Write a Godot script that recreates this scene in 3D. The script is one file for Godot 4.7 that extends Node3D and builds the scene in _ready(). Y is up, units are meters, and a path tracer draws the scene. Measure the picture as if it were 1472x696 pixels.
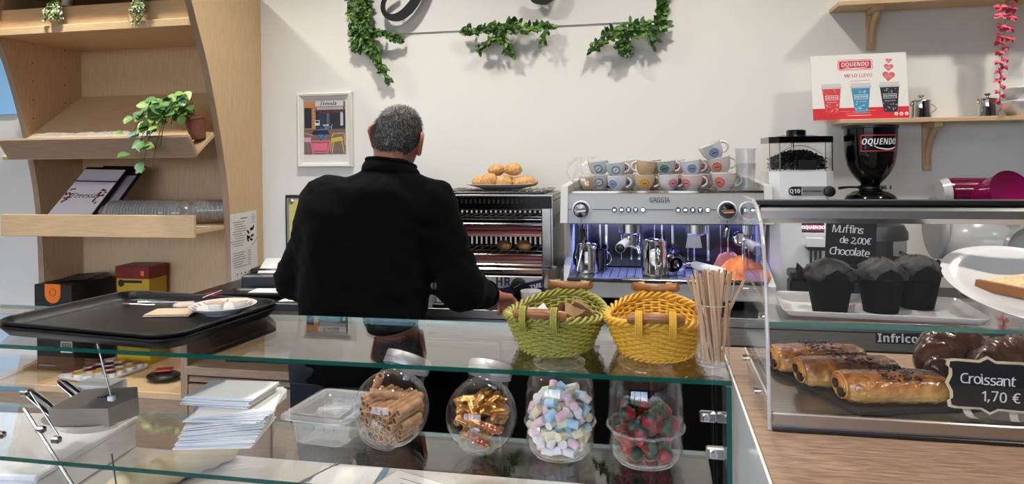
extends Node3D
# A cafe counter seen from the customers' side. Units are metres, y up; the back wall stands at z = 0 and the camera looks towards it.

class Geo:
	var v := PackedVector3Array()
	var n := PackedVector3Array()
	var t := PackedVector2Array()
	var c := PackedColorArray()
	var ix := PackedInt32Array()
	var tint := Color.WHITE

	func vert(p: Vector3, nn: Vector3, uv := Vector2.ZERO) -> int:
		v.append(p); n.append(nn); t.append(uv); c.append(tint)
		return v.size() - 1

	func tri(a: Vector3, b: Vector3, d: Vector3) -> void:   # counter-clockwise seen from outside
		var nn := (b - a).cross(d - a).normalized()
		var i := vert(a, nn); vert(b, nn); vert(d, nn)
		ix.append_array(PackedInt32Array([i, i + 2, i + 1]))

	func quad(a: Vector3, b: Vector3, d: Vector3, e: Vector3) -> void:
		var nn := (d - a).cross(e - b).normalized()
		var i := vert(a, nn, Vector2(0, 1)); vert(b, nn, Vector2(1, 1)); vert(d, nn, Vector2(1, 0)); vert(e, nn, Vector2(0, 0))
		ix.append_array(PackedInt32Array([i, i + 2, i + 1, i, i + 3, i + 2]))

	func box(at: Vector3, s: Vector3, bev := 0.0, b := Basis.IDENTITY) -> Geo:
		var h := s * 0.5
		bev = minf(bev, minf(h.x, minf(h.y, h.z)) * 0.9)
		for ax in 3:
			var ay := (ax + 1) % 3
			var az := (ax + 2) % 3
			for sg: float in [-1.0, 1.0]:
				var q: Array[Vector3] = []
				for k: Vector2 in [Vector2(-1, -1), Vector2(1, -1), Vector2(1, 1), Vector2(-1, 1)]:
					var p := Vector3.ZERO
					p[ax] = sg * h[ax]; p[ay] = k.x * (h[ay] - bev); p[az] = k.y * (h[az] - bev)
					q.append(at + b * p)
				if sg > 0: quad(q[0], q[1], q[2], q[3])
				else: quad(q[3], q[2], q[1], q[0])
			if bev > 0:
				for s1: float in [-1.0, 1.0]:
					for s2: float in [-1.0, 1.0]:
						var q: Array[Vector3] = []
						for k in 4:
							var p := Vector3.ZERO
							p[ax] = (h[ax] - bev) * (-1.0 if k < 2 else 1.0)
							var first := k == 0 or k == 3
							p[ay] = s1 * (h[ay] if first else h[ay] - bev)
							p[az] = s2 * (h[az] - bev if first else h[az])
							q.append(at + b * p)
						if s1 * s2 > 0: quad(q[1], q[0], q[3], q[2])
						else: quad(q[0], q[1], q[2], q[3])
		if bev > 0:
			for sx: float in [-1.0, 1.0]:
				for sy: float in [-1.0, 1.0]:
					for sz: float in [-1.0, 1.0]:
						var o := h - Vector3.ONE * bev
						var pa := at + b * Vector3(sx * h.x, sy * o.y, sz * o.z)
						var pb := at + b * Vector3(sx * o.x, sy * h.y, sz * o.z)
						var pc := at + b * Vector3(sx * o.x, sy * o.y, sz * h.z)
						if sx * sy * sz > 0: tri(pa, pb, pc)
						else: tri(pa, pc, pb)
		return self

	# a surface f(u, v) for u, v in 0..1 with smooth normals; outward is d/du x d/dv
	func grid(nu: int, nv: int, f: Callable, wu := false, wv := false, flip := false) -> Geo:
		var cu := nu if wu else nu + 1
		var cv := nv if wv else nv + 1
		var p := PackedVector3Array()
		p.resize(cu * cv)
		for j in cv:
			for i in cu:
				p[j * cu + i] = f.call(float(i) / nu, float(j) / nv)
		var at := v.size()
		for j in nv + 1:
			for i in nu + 1:
				var a := i % cu if wu else i
				var b := j % cv if wv else j
				var a0 := (a - 1 + cu) % cu if wu else maxi(a - 1, 0)
				var a1 := (a + 1) % cu if wu else mini(a + 1, cu - 1)
				var b0 := (b - 1 + cv) % cv if wv else maxi(b - 1, 0)
				var b1 := (b + 1) % cv if wv else mini(b + 1, cv - 1)
				var du := p[b * cu + a1] - p[b * cu + a0]
				var dv := p[b1 * cu + a] - p[b0 * cu + a]
				if du.length_squared() < 1e-14:
					var bb := mini(b + 1, cv - 1) if b == 0 else maxi(b - 1, 0)
					du = p[bb * cu + a1] - p[bb * cu + a0]
				if dv.length_squared() < 1e-14:
					dv = Vector3(0.00001, 0.00002, 0.00003)
				var nn := du.cross(dv).normalized()
				vert(p[b * cu + a], -nn if flip else nn, Vector2(float(i) / nu, float(j) / nv))
		for j in nv:
			for i in nu:
				var q := at + j * (nu + 1) + i
				var w := q + nu + 1
				if flip: ix.append_array(PackedInt32Array([q, q + 1, w + 1, q, w + 1, w]))
				else: ix.append_array(PackedInt32Array([q, w + 1, q + 1, q, w, w + 1]))
		return self

	# profile of (radius, height) turned about y; going up outside gives outward normals
	func lathe(pr: Array, seg := 32, xf := Transform3D.IDENTITY, crease := 0.6, sx := 1.0, sz := 1.0) -> Geo:
		var m := pr.size() - 1
		var sn: Array[Vector2] = []
		for k in m:
			var e: Vector2 = pr[k + 1] - pr[k]
			sn.append(Vector2(e.y, -e.x).normalized())
		var len := [0.0]
		for k in m: len.append(len[k] + (pr[k + 1] - pr[k]).length())
		for k in m:
			var n0 := sn[k]
			var n1 := sn[k]
			if k > 0 and absf(sn[k].angle_to(sn[k - 1])) < crease: n0 = (sn[k] + sn[k - 1]).normalized()
			if k < m - 1 and absf(sn[k].angle_to(sn[k + 1])) < crease: n1 = (sn[k] + sn[k + 1]).normalized()
			var at := v.size()
			for i in seg + 1:
				var a := TAU * i / seg
				var d := Vector3(sin(a) * sx, 0, cos(a) * sz)
				var dn := Vector3(sin(a) / sx, 0, cos(a) / sz).normalized()
				for e in 2:
					var q: Vector2 = pr[k + e]
					var nn: Vector2 = n1 if e else n0
					vert(xf * (d * q.x + Vector3.UP * q.y), (xf.basis * (dn * nn.x + Vector3.UP * nn.y)).normalized(), Vector2(float(i) / seg, 1.0 - len[k + e] / len[m]))
			for i in seg:
				var q := at + i * 2
				ix.append_array(PackedInt32Array([q, q + 3, q + 2, q, q + 1, q + 3]))
		return self

	# a round bar along points; r is a number or a list
	func tube(pts: Array, r, seg := 8, closed := false, flat := 1.0, up := Vector3.ZERO) -> Geo:
		var m := pts.size()
		var at := v.size()
		var side := up
		var rings := m + 1 if closed else m
		for kk in rings:
			var k := kk % m
			var d: Vector3
			if closed: d = pts[(k + 1) % m] - pts[(k - 1 + m) % m]
			else: d = pts[mini(k + 1, m - 1)] - pts[maxi(k - 1, 0)]
			d = d.normalized()
			if side == Vector3.ZERO: side = d.cross(Vector3.UP if absf(d.y) < 0.9 else Vector3.RIGHT)
			side = (side - d * side.dot(d)).normalized()
			var other := d.cross(side)
			var rad: float = r[k] if r is Array else r
			for i in seg + 1:
				var a := TAU * i / seg
				var o := side * cos(a) + other * sin(a) * flat
				vert(pts[k] + o * rad, (side * cos(a) * flat + other * sin(a)).normalized(), Vector2(float(i) / seg, float(kk) / maxi(rings - 1, 1)))
		for k in rings - 1:
			for i in seg:
				var q := at + k * (seg + 1) + i
				var w := q + seg + 1
				ix.append_array(PackedInt32Array([q, w + 1, q + 1, q, w, w + 1]))
		if not closed:
			for e in 2:
				var k := 0 if e == 0 else m - 1
				var d: Vector3 = (pts[0] - pts[1]) if e == 0 else (pts[m - 1] - pts[m - 2])
				d = d.normalized()
				var cc := vert(pts[k], d)
				var first := v.size()
				for i in seg + 1: vert(v[at + k * (seg + 1) + i], d)
				for i in seg:
					if e == 0: ix.append_array(PackedInt32Array([cc, first + i, first + i + 1]))
					else: ix.append_array(PackedInt32Array([cc, first + i + 1, first + i]))
		return self

	# a polygon in the local xy plane, given depth along local z from 0 to d
	func prism(poly: PackedVector2Array, d: float, xf := Transform3D.IDENTITY) -> Geo:
		if Geometry2D.is_polygon_clockwise(poly): poly.reverse()
		var m := poly.size()
		var ids := Geometry2D.triangulate_polygon(poly)
		for k in range(0, ids.size(), 3):
			var q: Array[Vector2] = [poly[ids[k]], poly[ids[k + 1]], poly[ids[k + 2]]]
			if (q[1] - q[0]).cross(q[2] - q[0]) < 0: q.reverse()
			var f := func(p: Vector2, z: float) -> Vector3: return xf * Vector3(p.x, p.y, z)
			tri(f.call(q[0], d), f.call(q[1], d), f.call(q[2], d))
			tri(f.call(q[2], 0.0), f.call(q[1], 0.0), f.call(q[0], 0.0))
		for k in m:
			var a := poly[k]
			var b := poly[(k + 1) % m]
			quad(xf * Vector3(a.x, a.y, 0), xf * Vector3(b.x, b.y, 0), xf * Vector3(b.x, b.y, d), xf * Vector3(a.x, a.y, d))
		return self

	func ball(at: Vector3, r: Vector3, b := Basis.IDENTITY, su := 20, sv := 12) -> Geo:
		var first := v.size()
		for j in sv + 1:
			for i in su + 1:
				var a := TAU * i / su
				var e := PI * j / sv - PI / 2
				var d := Vector3(cos(e) * sin(a), sin(e), cos(e) * cos(a))
				vert(at + b * (d * r), (b * (d / r)).normalized(), Vector2(float(i) / su, 1.0 - float(j) / sv))
		for j in sv:
			for i in su:
				var q := first + j * (su + 1) + i
				var w := q + su + 1
				ix.append_array(PackedInt32Array([q, w + 1, q + 1, q, w, w + 1]))
		return self

	func add(m: Mesh, xf := Transform3D.IDENTITY) -> Geo:
		for s in m.get_surface_count():
			var a := m.surface_get_arrays(s)
			var at := v.size()
			var pv: PackedVector3Array = a[Mesh.ARRAY_VERTEX]
			var pn: PackedVector3Array = a[Mesh.ARRAY_NORMAL]
			for k in pv.size(): vert(xf * pv[k], (xf.basis * pn[k]).normalized())
			if a[Mesh.ARRAY_INDEX] != null:
				for k: int in a[Mesh.ARRAY_INDEX]: ix.append(at + k)
			else:
				for k in pv.size(): ix.append(at + k)
		return self

	# a leaf: a pointed blade bent along its length, with a fold at the midrib
	func leaf(at: Vector3, dir: Vector3, up: Vector3, l: float, w: float, bend := 0.3, fold := 0.25) -> Geo:
		var d := dir.normalized()
		var s := d.cross(up).normalized()
		var u := s.cross(d).normalized()
		var prof := [[0.0, 0.05], [0.2, 0.75], [0.45, 1.0], [0.75, 0.72], [1.0, 0.03]]
		var first := v.size()
		for k: Array in prof:
			var x: float = k[0]
			var mid: Vector3 = at + d * (l * x) - u * (bend * l * x * x)
			var ww: float = k[1] * w * 0.5
			vert(mid - s * ww + u * ww * fold, (u - s * -0.3).normalized(), Vector2(0, x))
			vert(mid, u, Vector2(0.5, x))
			vert(mid + s * ww + u * ww * fold, (u - s * 0.3).normalized(), Vector2(1, x))
		for k in 4:
			for e in 2:
				var q := first + k * 3 + e
				ix.append_array(PackedInt32Array([q, q + 4, q + 1, q, q + 3, q + 4]))
		return self

	func mesh(colors := false) -> ArrayMesh:
		var a := []
		a.resize(Mesh.ARRAY_MAX)
		a[Mesh.ARRAY_VERTEX] = v; a[Mesh.ARRAY_NORMAL] = n; a[Mesh.ARRAY_TEX_UV] = t; a[Mesh.ARRAY_INDEX] = ix
		if colors: a[Mesh.ARRAY_COLOR] = c
		var m := ArrayMesh.new()
		m.add_surface_from_arrays(Mesh.PRIMITIVE_TRIANGLES, a)
		return m


class Pic:   # a small painter for flat print
	var im: Image
	func _init(w: int, h: int, bg: Color) -> void:
		im = Image.create(w, h, false, Image.FORMAT_RGBA8)
		im.fill(bg)
	func rect(x: float, y: float, w: float, h: float, c: Color) -> void:
		im.fill_rect(Rect2i(int(x), int(y), int(w), int(h)), c)
	func poly(p: Array, c: Color) -> void:
		var q := PackedVector2Array(p)
		var lo := q[0]
		var hi := q[0]
		for k in q:
			lo = lo.min(k); hi = hi.max(k)
		for y in range(maxi(int(lo.y), 0), mini(int(hi.y) + 2, im.get_height())):
			for x in range(maxi(int(lo.x), 0), mini(int(hi.x) + 2, im.get_width())):
				if Geometry2D.is_point_in_polygon(Vector2(x + 0.5, y + 0.5), q): im.set_pixel(x, y, c)
	func disc(x: float, y: float, r: float, c: Color, ry := 0.0) -> void:
		var q := []
		for k in 24: q.append(Vector2(x + r * cos(TAU * k / 24), y + (ry if ry > 0 else r) * sin(TAU * k / 24)))
		poly(q, c)
	func line(a: Vector2, b: Vector2, w: float, c: Color) -> void:
		var s := (b - a).orthogonal().normalized() * w * 0.5
		poly([a + s, b + s, b - s, a - s], c)
	func tex() -> ImageTexture:
		return ImageTexture.create_from_image(im)


var count := {}
var rng := RandomNumberGenerator.new()
var M := {}

func numbered(called: String) -> String:
	count[called] = count.get(called, -1) + 1
	return called if count[called] == 0 else "%s_%03d" % [called, count[called]]

func tag(o: Node, label: String, category: String, group := "") -> Node:
	o.set_meta("label", label); o.set_meta("category", category)
	if group: o.set_meta("group", group)
	return o

func thing(called: String, label: String, category: String, at := Vector3.ZERO, turn := 0.0, group := "") -> Node3D:
	var o := Node3D.new()
	o.name = numbered(called)
	add_child(o)
	o.position = at; o.rotation.y = turn
	tag(o, label, category, group)
	return o

func part(called: String, g, m: Material, parent: Node, label := "", colors := false) -> MeshInstance3D:
	var o := MeshInstance3D.new()
	o.mesh = g.mesh(colors) if g is Geo else g
	o.material_override = m
	o.name = numbered(called) if parent == self else called
	parent.add_child(o, true)
	if label: o.set_meta("label", label)
	return o

func single(called: String, g, m: Material, label: String, category: String, at := Vector3.ZERO, b := Basis.IDENTITY, group := "", colors := false) -> MeshInstance3D:
	var o := part(called, g, m, self, "", colors)
	o.transform = Transform3D(b, at)
	tag(o, label, category, group)
	return o

func struct(called: String, g, m: Material, parent: Node = self) -> MeshInstance3D:
	var o := part(called, g, m, parent)
	if parent == self: o.set_meta("kind", "structure")
	return o

func copy(o: Node3D, label := "") -> Node3D:
	var r: Node3D = o.duplicate()
	var re := RegEx.create_from_string("_\\d{3}$")
	r.name = numbered(re.sub(o.name, ""))
	add_child(r)
	if label: r.set_meta("label", label)
	return r

func G() -> Geo: return Geo.new()

func V3(x: float, y: float, z: float) -> Vector3: return Vector3(x, y, z)

func xf(at: Vector3, rx := 0.0, ry := 0.0, rz := 0.0, s := 1.0) -> Transform3D:
	return Transform3D(Basis.from_euler(Vector3(rx, ry, rz)) * Basis.from_scale(Vector3.ONE * s), at)

func rnd(a: float, b: float) -> float: return rng.randf_range(a, b)

func mat(col: Color, rough := 0.5, metal := 0.0, spec := 0.5) -> StandardMaterial3D:
	var m := StandardMaterial3D.new()
	m.albedo_color = col; m.roughness = rough; m.metallic = metal; m.metallic_specular = spec
	return m

func glass(a := 0.03, col := Color.WHITE) -> StandardMaterial3D:
	var m := mat(Color(col.r, col.g, col.b, a), 0.0)
	m.transparency = BaseMaterial3D.TRANSPARENCY_ALPHA
	return m

func noise_tex(freq: float, a: Color, b: Color, size := 256, seed_ := 1, oct := 4, normal := false) -> NoiseTexture2D:
	var t := NoiseTexture2D.new()
	var f := FastNoiseLite.new()
	f.noise_type = FastNoiseLite.TYPE_SIMPLEX_SMOOTH
	f.frequency = freq; f.seed = seed_; f.fractal_octaves = oct
	t.noise = f; t.width = size; t.height = size; t.seamless = true
	if normal:
		t.as_normal_map = true
		t.bump_strength = 4.0
	else:
		var g := Gradient.new()
		g.set_color(0, a); g.set_color(1, b)
		t.color_ramp = g
	return t

func tri_mat(t: Texture2D, scale: Vector3, rough := 0.5, metal := 0.0) -> StandardMaterial3D:
	var m := mat(Color.WHITE, rough, metal)
	m.albedo_texture = t
	m.uv1_triplanar = true
	m.uv1_scale = scale
	return m

func bump(m: StandardMaterial3D, t: Texture2D, s := 0.5) -> StandardMaterial3D:
	m.normal_enabled = true; m.normal_texture = t; m.normal_scale = s
	return m

func words(s: String, h: float, bold := false, face := "Droid Sans", depth := 0.0006) -> TextMesh:
	var f := SystemFont.new()
	f.font_names = PackedStringArray([face])
	f.font_weight = 700 if bold else 400
	var t := TextMesh.new()
	t.text = s; t.font = f; t.font_size = 40; t.pixel_size = h / 29.0; t.depth = depth; t.curve_step = 2.0
	return t

# lettering in a hand: every letter a little off the line; centred on the origin
func scrawl(s: String, h: float, seed_: int, skew := 0.0, spread := 1.0, bold := false, depth := 0.0006) -> Geo:
	var r := RandomNumberGenerator.new()
	r.seed = seed_
	var g := G()
	var glyphs := []
	var x := 0.0
	for ch in s:
		if ch == " ":
			x += h * 0.4
			continue
		var t := words(ch, h, bold, "Droid Sans", depth)
		var w: float = t.get_aabb().size.x
		glyphs.append([t, x + w * 0.5])
		x += (w + h * 0.14) * spread
	for k: Array in glyphs:
		var b := Basis(Vector3.RIGHT, Vector3(skew + r.randf_range(-0.05, 0.05), 1, 0), Vector3.BACK).rotated(Vector3.BACK, r.randf_range(-0.06, 0.06))
		g.add(k[0], Transform3D(b, Vector3(k[1] - x * 0.5, r.randf_range(-0.04, 0.04) * h, 0)))
	return g

func arc(cx: float, cy: float, r: float, a0: float, a1: float, k: int, ry := 0.0) -> Array:
	var q := []
	for i in k + 1:
		var a := lerpf(a0, a1, float(i) / k)
		q.append(Vector2(cx + r * cos(a), cy + (ry if ry > 0 else r) * sin(a)))
	return q

func rrect(w: float, h: float, r: float, k := 5) -> PackedVector2Array:
	var q := []
	q.append_array(arc(w / 2 - r, h / 2 - r, r, 0, PI / 2, k))
	q.append_array(arc(-w / 2 + r, h / 2 - r, r, PI / 2, PI, k))
	q.append_array(arc(-w / 2 + r, -h / 2 + r, r, PI, PI * 1.5, k))
	q.append_array(arc(w / 2 - r, -h / 2 + r, r, PI * 1.5, TAU, k))
	return PackedVector2Array(q)

# a dish whose outline is a rounded rectangle: rings of (scale inset, height)
func dish(w: float, d: float, r: float, prof: Array, g: Geo = null, at := Transform3D.IDENTITY) -> Geo:
	if g == null: g = G()
	var outline := func(grow: float, u: float) -> Vector2:
		var q := rrect(w + 2 * grow, d + 2 * grow, maxf(r + grow, 0.002), 6)
		var f := u * q.size()
		var i := int(f) % q.size()
		return q[i].lerp(q[(i + 1) % q.size()], f - int(f))
	var m := prof.size() - 1
	g.grid(56, m, func(u: float, vv: float) -> Vector3:
		var p: Vector2 = prof[int(round(vv * m))]
		var o: Vector2 = outline.call(p.x, u)
		if p.x <= -0.5: o = Vector2.ZERO
		return at * Vector3(o.x, p.y, -o.y), true, false, false)
	return g

# smooth fields meshed by surface nets
func nets(g: Geo, f: Callable, lo: Vector3, hi: Vector3, cell: float) -> Geo:
	var nx := int(ceil((hi.x - lo.x) / cell)) + 1
	var ny := int(ceil((hi.y - lo.y) / cell)) + 1
	var nz := int(ceil((hi.z - lo.z) / cell)) + 1
	var fld := PackedFloat32Array()
	fld.resize(nx * ny * nz)
	for z in nz:
		for y in ny:
			var x := 0
			while x < nx:
				var d: float = f.call(lo + Vector3(x, y, z) * cell)
				fld[(z * ny + y) * nx + x] = d
				var skip := int(absf(d) / cell * 0.6) - 2      # far from the surface: the distance also holds for the next samples
				x += 1
				while skip > 0 and x < nx:
					fld[(z * ny + y) * nx + x] = d
					x += 1; skip -= 1
	var id := PackedInt32Array()
	id.resize(nx * ny * nz)
	id.fill(-1)
	var pos := PackedVector3Array()
	var off := [0, 1, nx, nx + 1, nx * ny, nx * ny + 1, nx * ny + nx, nx * ny + nx + 1]
	var edges := [[0, 1], [2, 3], [4, 5], [6, 7], [0, 2], [1, 3], [4, 6], [5, 7], [0, 4], [1, 5], [2, 6], [3, 7]]
	for z in nz - 1:
		for y in ny - 1:
			for x in nx - 1:
				var o := (z * ny + y) * nx + x
				var inside := 0
				for k in 8:
					if fld[o + off[k]] < 0: inside += 1
				if inside == 0 or inside == 8: continue
				var s := Vector3.ZERO
				var m := 0
				for e: Array in edges:
					var a: float = fld[o + off[e[0]]]
					var b: float = fld[o + off[e[1]]]
					if (a < 0) != (b < 0):
						var k: float = a / (a - b)
						var pa := Vector3(e[0] & 1, (e[0] >> 1) & 1, e[0] >> 2)
						var pb := Vector3(e[1] & 1, (e[1] >> 1) & 1, e[1] >> 2)
						s += pa.lerp(pb, k); m += 1
				id[o] = pos.size()
				pos.append(lo + (Vector3(x, y, z) + s / m) * cell)
	var nor := PackedVector3Array()
	nor.resize(pos.size())
	var tris := PackedInt32Array()
	var st := [1, nx, nx * ny]
	for z in range(1, nz - 1):
		for y in range(1, ny - 1):
			for x in range(1, nx - 1):
				var o := (z * ny + y) * nx + x
				for ax in 3:
					var a := fld[o]
					var b := fld[o + st[ax]]
					if (a < 0) == (b < 0): continue
					var s1: int = st[(ax + 1) % 3]
					var s2: int = st[(ax + 2) % 3]
					var q := [id[o - s1 - s2], id[o - s2], id[o], id[o - s1]]
					if q.min() < 0: continue
					if a >= 0: q.reverse()
					var fn := (pos[q[2]] - pos[q[0]]).cross(pos[q[3]] - pos[q[1]])
					for k in 4: nor[q[k]] += fn
					tris.append_array(PackedInt32Array([q[0], q[2], q[1], q[0], q[3], q[2]]))
	var at := g.v.size()
	for k in pos.size(): g.vert(pos[k], nor[k].normalized())
	for k in tris: g.ix.append(at + k)
	return g

static func cap(p: Vector3, a: Vector3, b: Vector3, ra: float, rb: float) -> float:
	var ab := b - a
	var k := clampf((p - a).dot(ab) / ab.length_squared(), 0.0, 1.0)
	return p.distance_to(a + ab * k) - lerpf(ra, rb, k)

static func smin(a: float, b: float, k: float) -> float:
	var h := maxf(k - absf(a - b), 0.0) / k
	return minf(a, b) - h * h * k * 0.25

func _ready() -> void:
	rng.seed = 7
	# camera
	var cam := Camera3D.new()
	cam.name = "camera"
	var th := atan(0.203)
	var fw := V3(-sin(th), 0, -cos(th))
	var rt := V3(cos(th), 0, -sin(th))
	var rx := rt * cos(0.012) - Vector3.UP * sin(0.012)
	var ux := Vector3.UP * cos(0.012) + rt * sin(0.012)
	cam.transform = Transform3D(Basis(rx, ux, -fw), V3(0, 1.5, 3.0))
	cam.projection = Camera3D.PROJECTION_FRUSTUM
	cam.near = 0.05; cam.far = 60.0
	cam.size = 0.05 * 696.0 / 1000.0
	cam.frustum_offset = Vector2(0, -0.05 * 122.0 / 1000.0)
	add_child(cam)
	cam.make_current()
	# sky seen through the shop window behind the camera, and the exposure
	var we := WorldEnvironment.new()
	we.name = "environment"
	var env := Environment.new()
	env.background_mode = Environment.BG_SKY
	var sky := Sky.new()
	var sm := ProceduralSkyMaterial.new()
	sm.sky_top_color = Color(0.6, 0.7, 0.88); sm.sky_horizon_color = Color(0.83, 0.87, 0.93)
	sm.ground_bottom_color = Color(0.3, 0.29, 0.28); sm.ground_horizon_color = Color(0.55, 0.55, 0.55)
	sm.energy_multiplier = 1.0
	sky.sky_material = sm
	env.sky = sky
	env.background_energy_multiplier = 7.0
	env.tonemap_mode = Environment.TONE_MAPPER_LINEAR
	env.tonemap_exposure = 1.6
	env.sdfgi_enabled = true; env.ssao_enabled = true; env.ssil_enabled = true
	we.environment = env
	add_child(we)
	make_materials()
	build_room()
	build_lamps()
	build_more()

func make_materials() -> void:
	var oak := noise_tex(0.022, Color(0.765, 0.64, 0.48), Color(0.835, 0.715, 0.555), 512, 3, 5)
	M.oak_v = tri_mat(oak, V3(9, 0.7, 9), 0.45)
	M.oak_h = tri_mat(oak, V3(0.7, 9, 9), 0.45)
	M.oak_z = tri_mat(oak, V3(9, 9, 0.7), 0.45)
	var grey := noise_tex(0.02, Color(0.56, 0.46, 0.365), Color(0.66, 0.56, 0.46), 512, 5, 5)
	M.greyoak = tri_mat(grey, V3(0.8, 9, 9), 0.5)
	M.greyoak_v = tri_mat(grey, V3(9, 0.8, 9), 0.5)
	var counter := noise_tex(0.02, Color(0.45, 0.35, 0.275), Color(0.67, 0.555, 0.455), 512, 9, 5)
	M.counterwood = tri_mat(counter, V3(1.6, 12, 14), 0.38)
	M.wall = mat(Color(0.87, 0.86, 0.83), 0.85)
	M.ceiling = mat(Color(0.88, 0.87, 0.85), 0.9)
	M.floor = tri_mat(noise_tex(0.02, Color(0.30, 0.27, 0.245), Color(0.4, 0.36, 0.33), 256, 8), V3(1.2, 1, 1.2), 0.5)
	M.white = mat(Color(0.87, 0.87, 0.86), 0.35)
	M.whitegloss = mat(Color(0.88, 0.88, 0.87), 0.12)
	M.paper = mat(Color(0.86, 0.85, 0.83), 0.8)
	M.black = mat(Color(0.035, 0.035, 0.037), 0.4)
	M.blackgloss = mat(Color(0.02, 0.02, 0.022), 0.08)
	M.ink = mat(Color(0.06, 0.06, 0.065), 0.7)
	M.steel = mat(Color(0.72, 0.71, 0.7), 0.26, 1.0)
	M.brushed = tri_mat(noise_tex(0.05, Color(0.56, 0.55, 0.535), Color(0.68, 0.67, 0.655), 256, 12), V3(0.8, 40, 40), 0.36, 1.0)
	M.chrome = mat(Color(0.85, 0.85, 0.85), 0.05, 1.0)
	M.dimroom_chrome = mat(Color(0.35, 0.35, 0.36), 0.06, 1.0)  # knob chrome, the dim room it mirrors darkened into its colour
	M.darksteel = mat(Color(0.3, 0.3, 0.31), 0.25, 1.0)
	M.glass = glass(0.0)
	M.plexi = glass(0.015)
	M.edge = glass(0.8, Color(0.05, 0.3, 0.25))
	M.china = mat(Color(0.8, 0.79, 0.775), 0.1)
	M.red = mat(Color(0.78, 0.09, 0.11), 0.5)
	M.orange = mat(Color(0.9, 0.45, 0.08), 0.6)

func build_room() -> void:
	struct("floor", G().box(V3(-0.7, -0.05, 2.75), V3(6.8, 0.1, 5.7)), M.floor)
	struct("ceiling", G().box(V3(-0.7, 2.95, 2.75), V3(6.8, 0.1, 5.7)), M.ceiling)
	struct("wall_back", G().box(V3(-0.7, 1.45, -0.05), V3(6.8, 3.1, 0.1)), M.wall)
	struct("wall_left", G().box(V3(-4.05, 1.45, 2.75), V3(0.1, 3.1, 5.5)), M.wall)
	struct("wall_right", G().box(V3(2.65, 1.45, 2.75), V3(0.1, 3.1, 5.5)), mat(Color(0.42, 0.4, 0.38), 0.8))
	# the street front behind the camera: a wide shop window on the left of it
	var g := G()
	g.box(V3(-0.7, 2.75, 5.55), V3(6.8, 0.5, 0.1))
	g.box(V3(-0.7, 0.15, 5.55), V3(6.8, 0.5, 0.1))
	g.box(V3(-3.85, 1.45, 5.55), V3(0.5, 2.1, 0.1))
	g.box(V3(1.6, 1.45, 5.55), V3(2.2, 2.1, 0.1))
	struct("wall_front", g, mat(Color(0.3, 0.27, 0.25), 0.8))
	var w := struct("window_1", G().box(V3(-1.55, 1.45, 5.55), V3(4.1, 2.1, 0.012)), M.glass)
	var fr := G()
	for x: float in [-3.57, -2.2, -0.9, 0.47]: fr.box(V3(x, 1.45, 5.55), V3(0.06, 2.1, 0.08), 0.006)
	for y: float in [0.43, 2.47]: fr.box(V3(-1.55, y, 5.55), V3(4.1, 0.06, 0.08), 0.006)
	struct("frame", fr, M.black, w)

func build_lamps() -> void:
	var where := [[-2.45, 0.78, "over the bread shelf unit"], [-1.1, 0.78, "above the framed picture"], [0.1, 0.78, "above the coffee machine"], [1.45, 0.78, "above the wall shelves"],
		[-2.5, 2.6, "over the left end of the glass counter"], [-1.25, 2.6, "over the middle of the glass counter"], [0.0, 2.6, "over the straw glass"], [1.25, 2.6, "over the pastry case"]]
	var em := mat(Color(1, 0.95, 0.88), 0.5)
	em.emission_enabled = true
	em.emission = Color(1, 0.9, 0.78); em.emission_energy_multiplier = 8.0
	for k: Array in where:
		var t := thing("ceiling_lamp", "round white recessed ceiling lamp " + k[2], "ceiling lamp", V3(k[0], 2.9, k[1]), 0, "recessed ceiling lamps")
		part("ring", G().lathe([Vector2(0.055, -0.002), Vector2(0.075, -0.012), Vector2(0.08, 0.0)], 32), M.white, t)
		part("diffuser", G().lathe([Vector2(0.0, -0.004), Vector2(0.056, -0.004), Vector2(0.056, 0.0)], 32), em, t)
		var l := SpotLight3D.new()
		l.name = "lamp_light"
		l.position = V3(0, -0.02, 0)
		l.rotation.x = -PI / 2
		l.spot_angle = 72.0; l.spot_range = 9.0; l.spot_angle_attenuation = 0.8; l.spot_attenuation = 2.0
		l.light_color = Color(1.0, 0.985, 0.955)
		l.light_energy = (1.08 if k[0] > -1.0 else (1.25 if k[0] > -2.0 else 1.7)) if k[1] < 2 else (1.2 if k[0] < -0.5 else 0.95)
		l.light_size = 0.05
		l.shadow_enabled = true
		t.add_child(l)

func build_more() -> void:
	build_cabinet()
	build_wall_things()
	build_worktop()
	# the counter in front was drawn up in its own units: 0.66 m each, on a frame that puts its glass top 1.23 m above the floor
	var before := get_child_count()
	build_counter()
	var unit := Transform3D(Basis.from_scale(Vector3.ONE * 0.66), V3(0, 0.51, 1.02))
	for k in range(before, get_child_count()):
		var o: Node3D = get_child(k)
		o.transform = unit * o.transform


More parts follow.
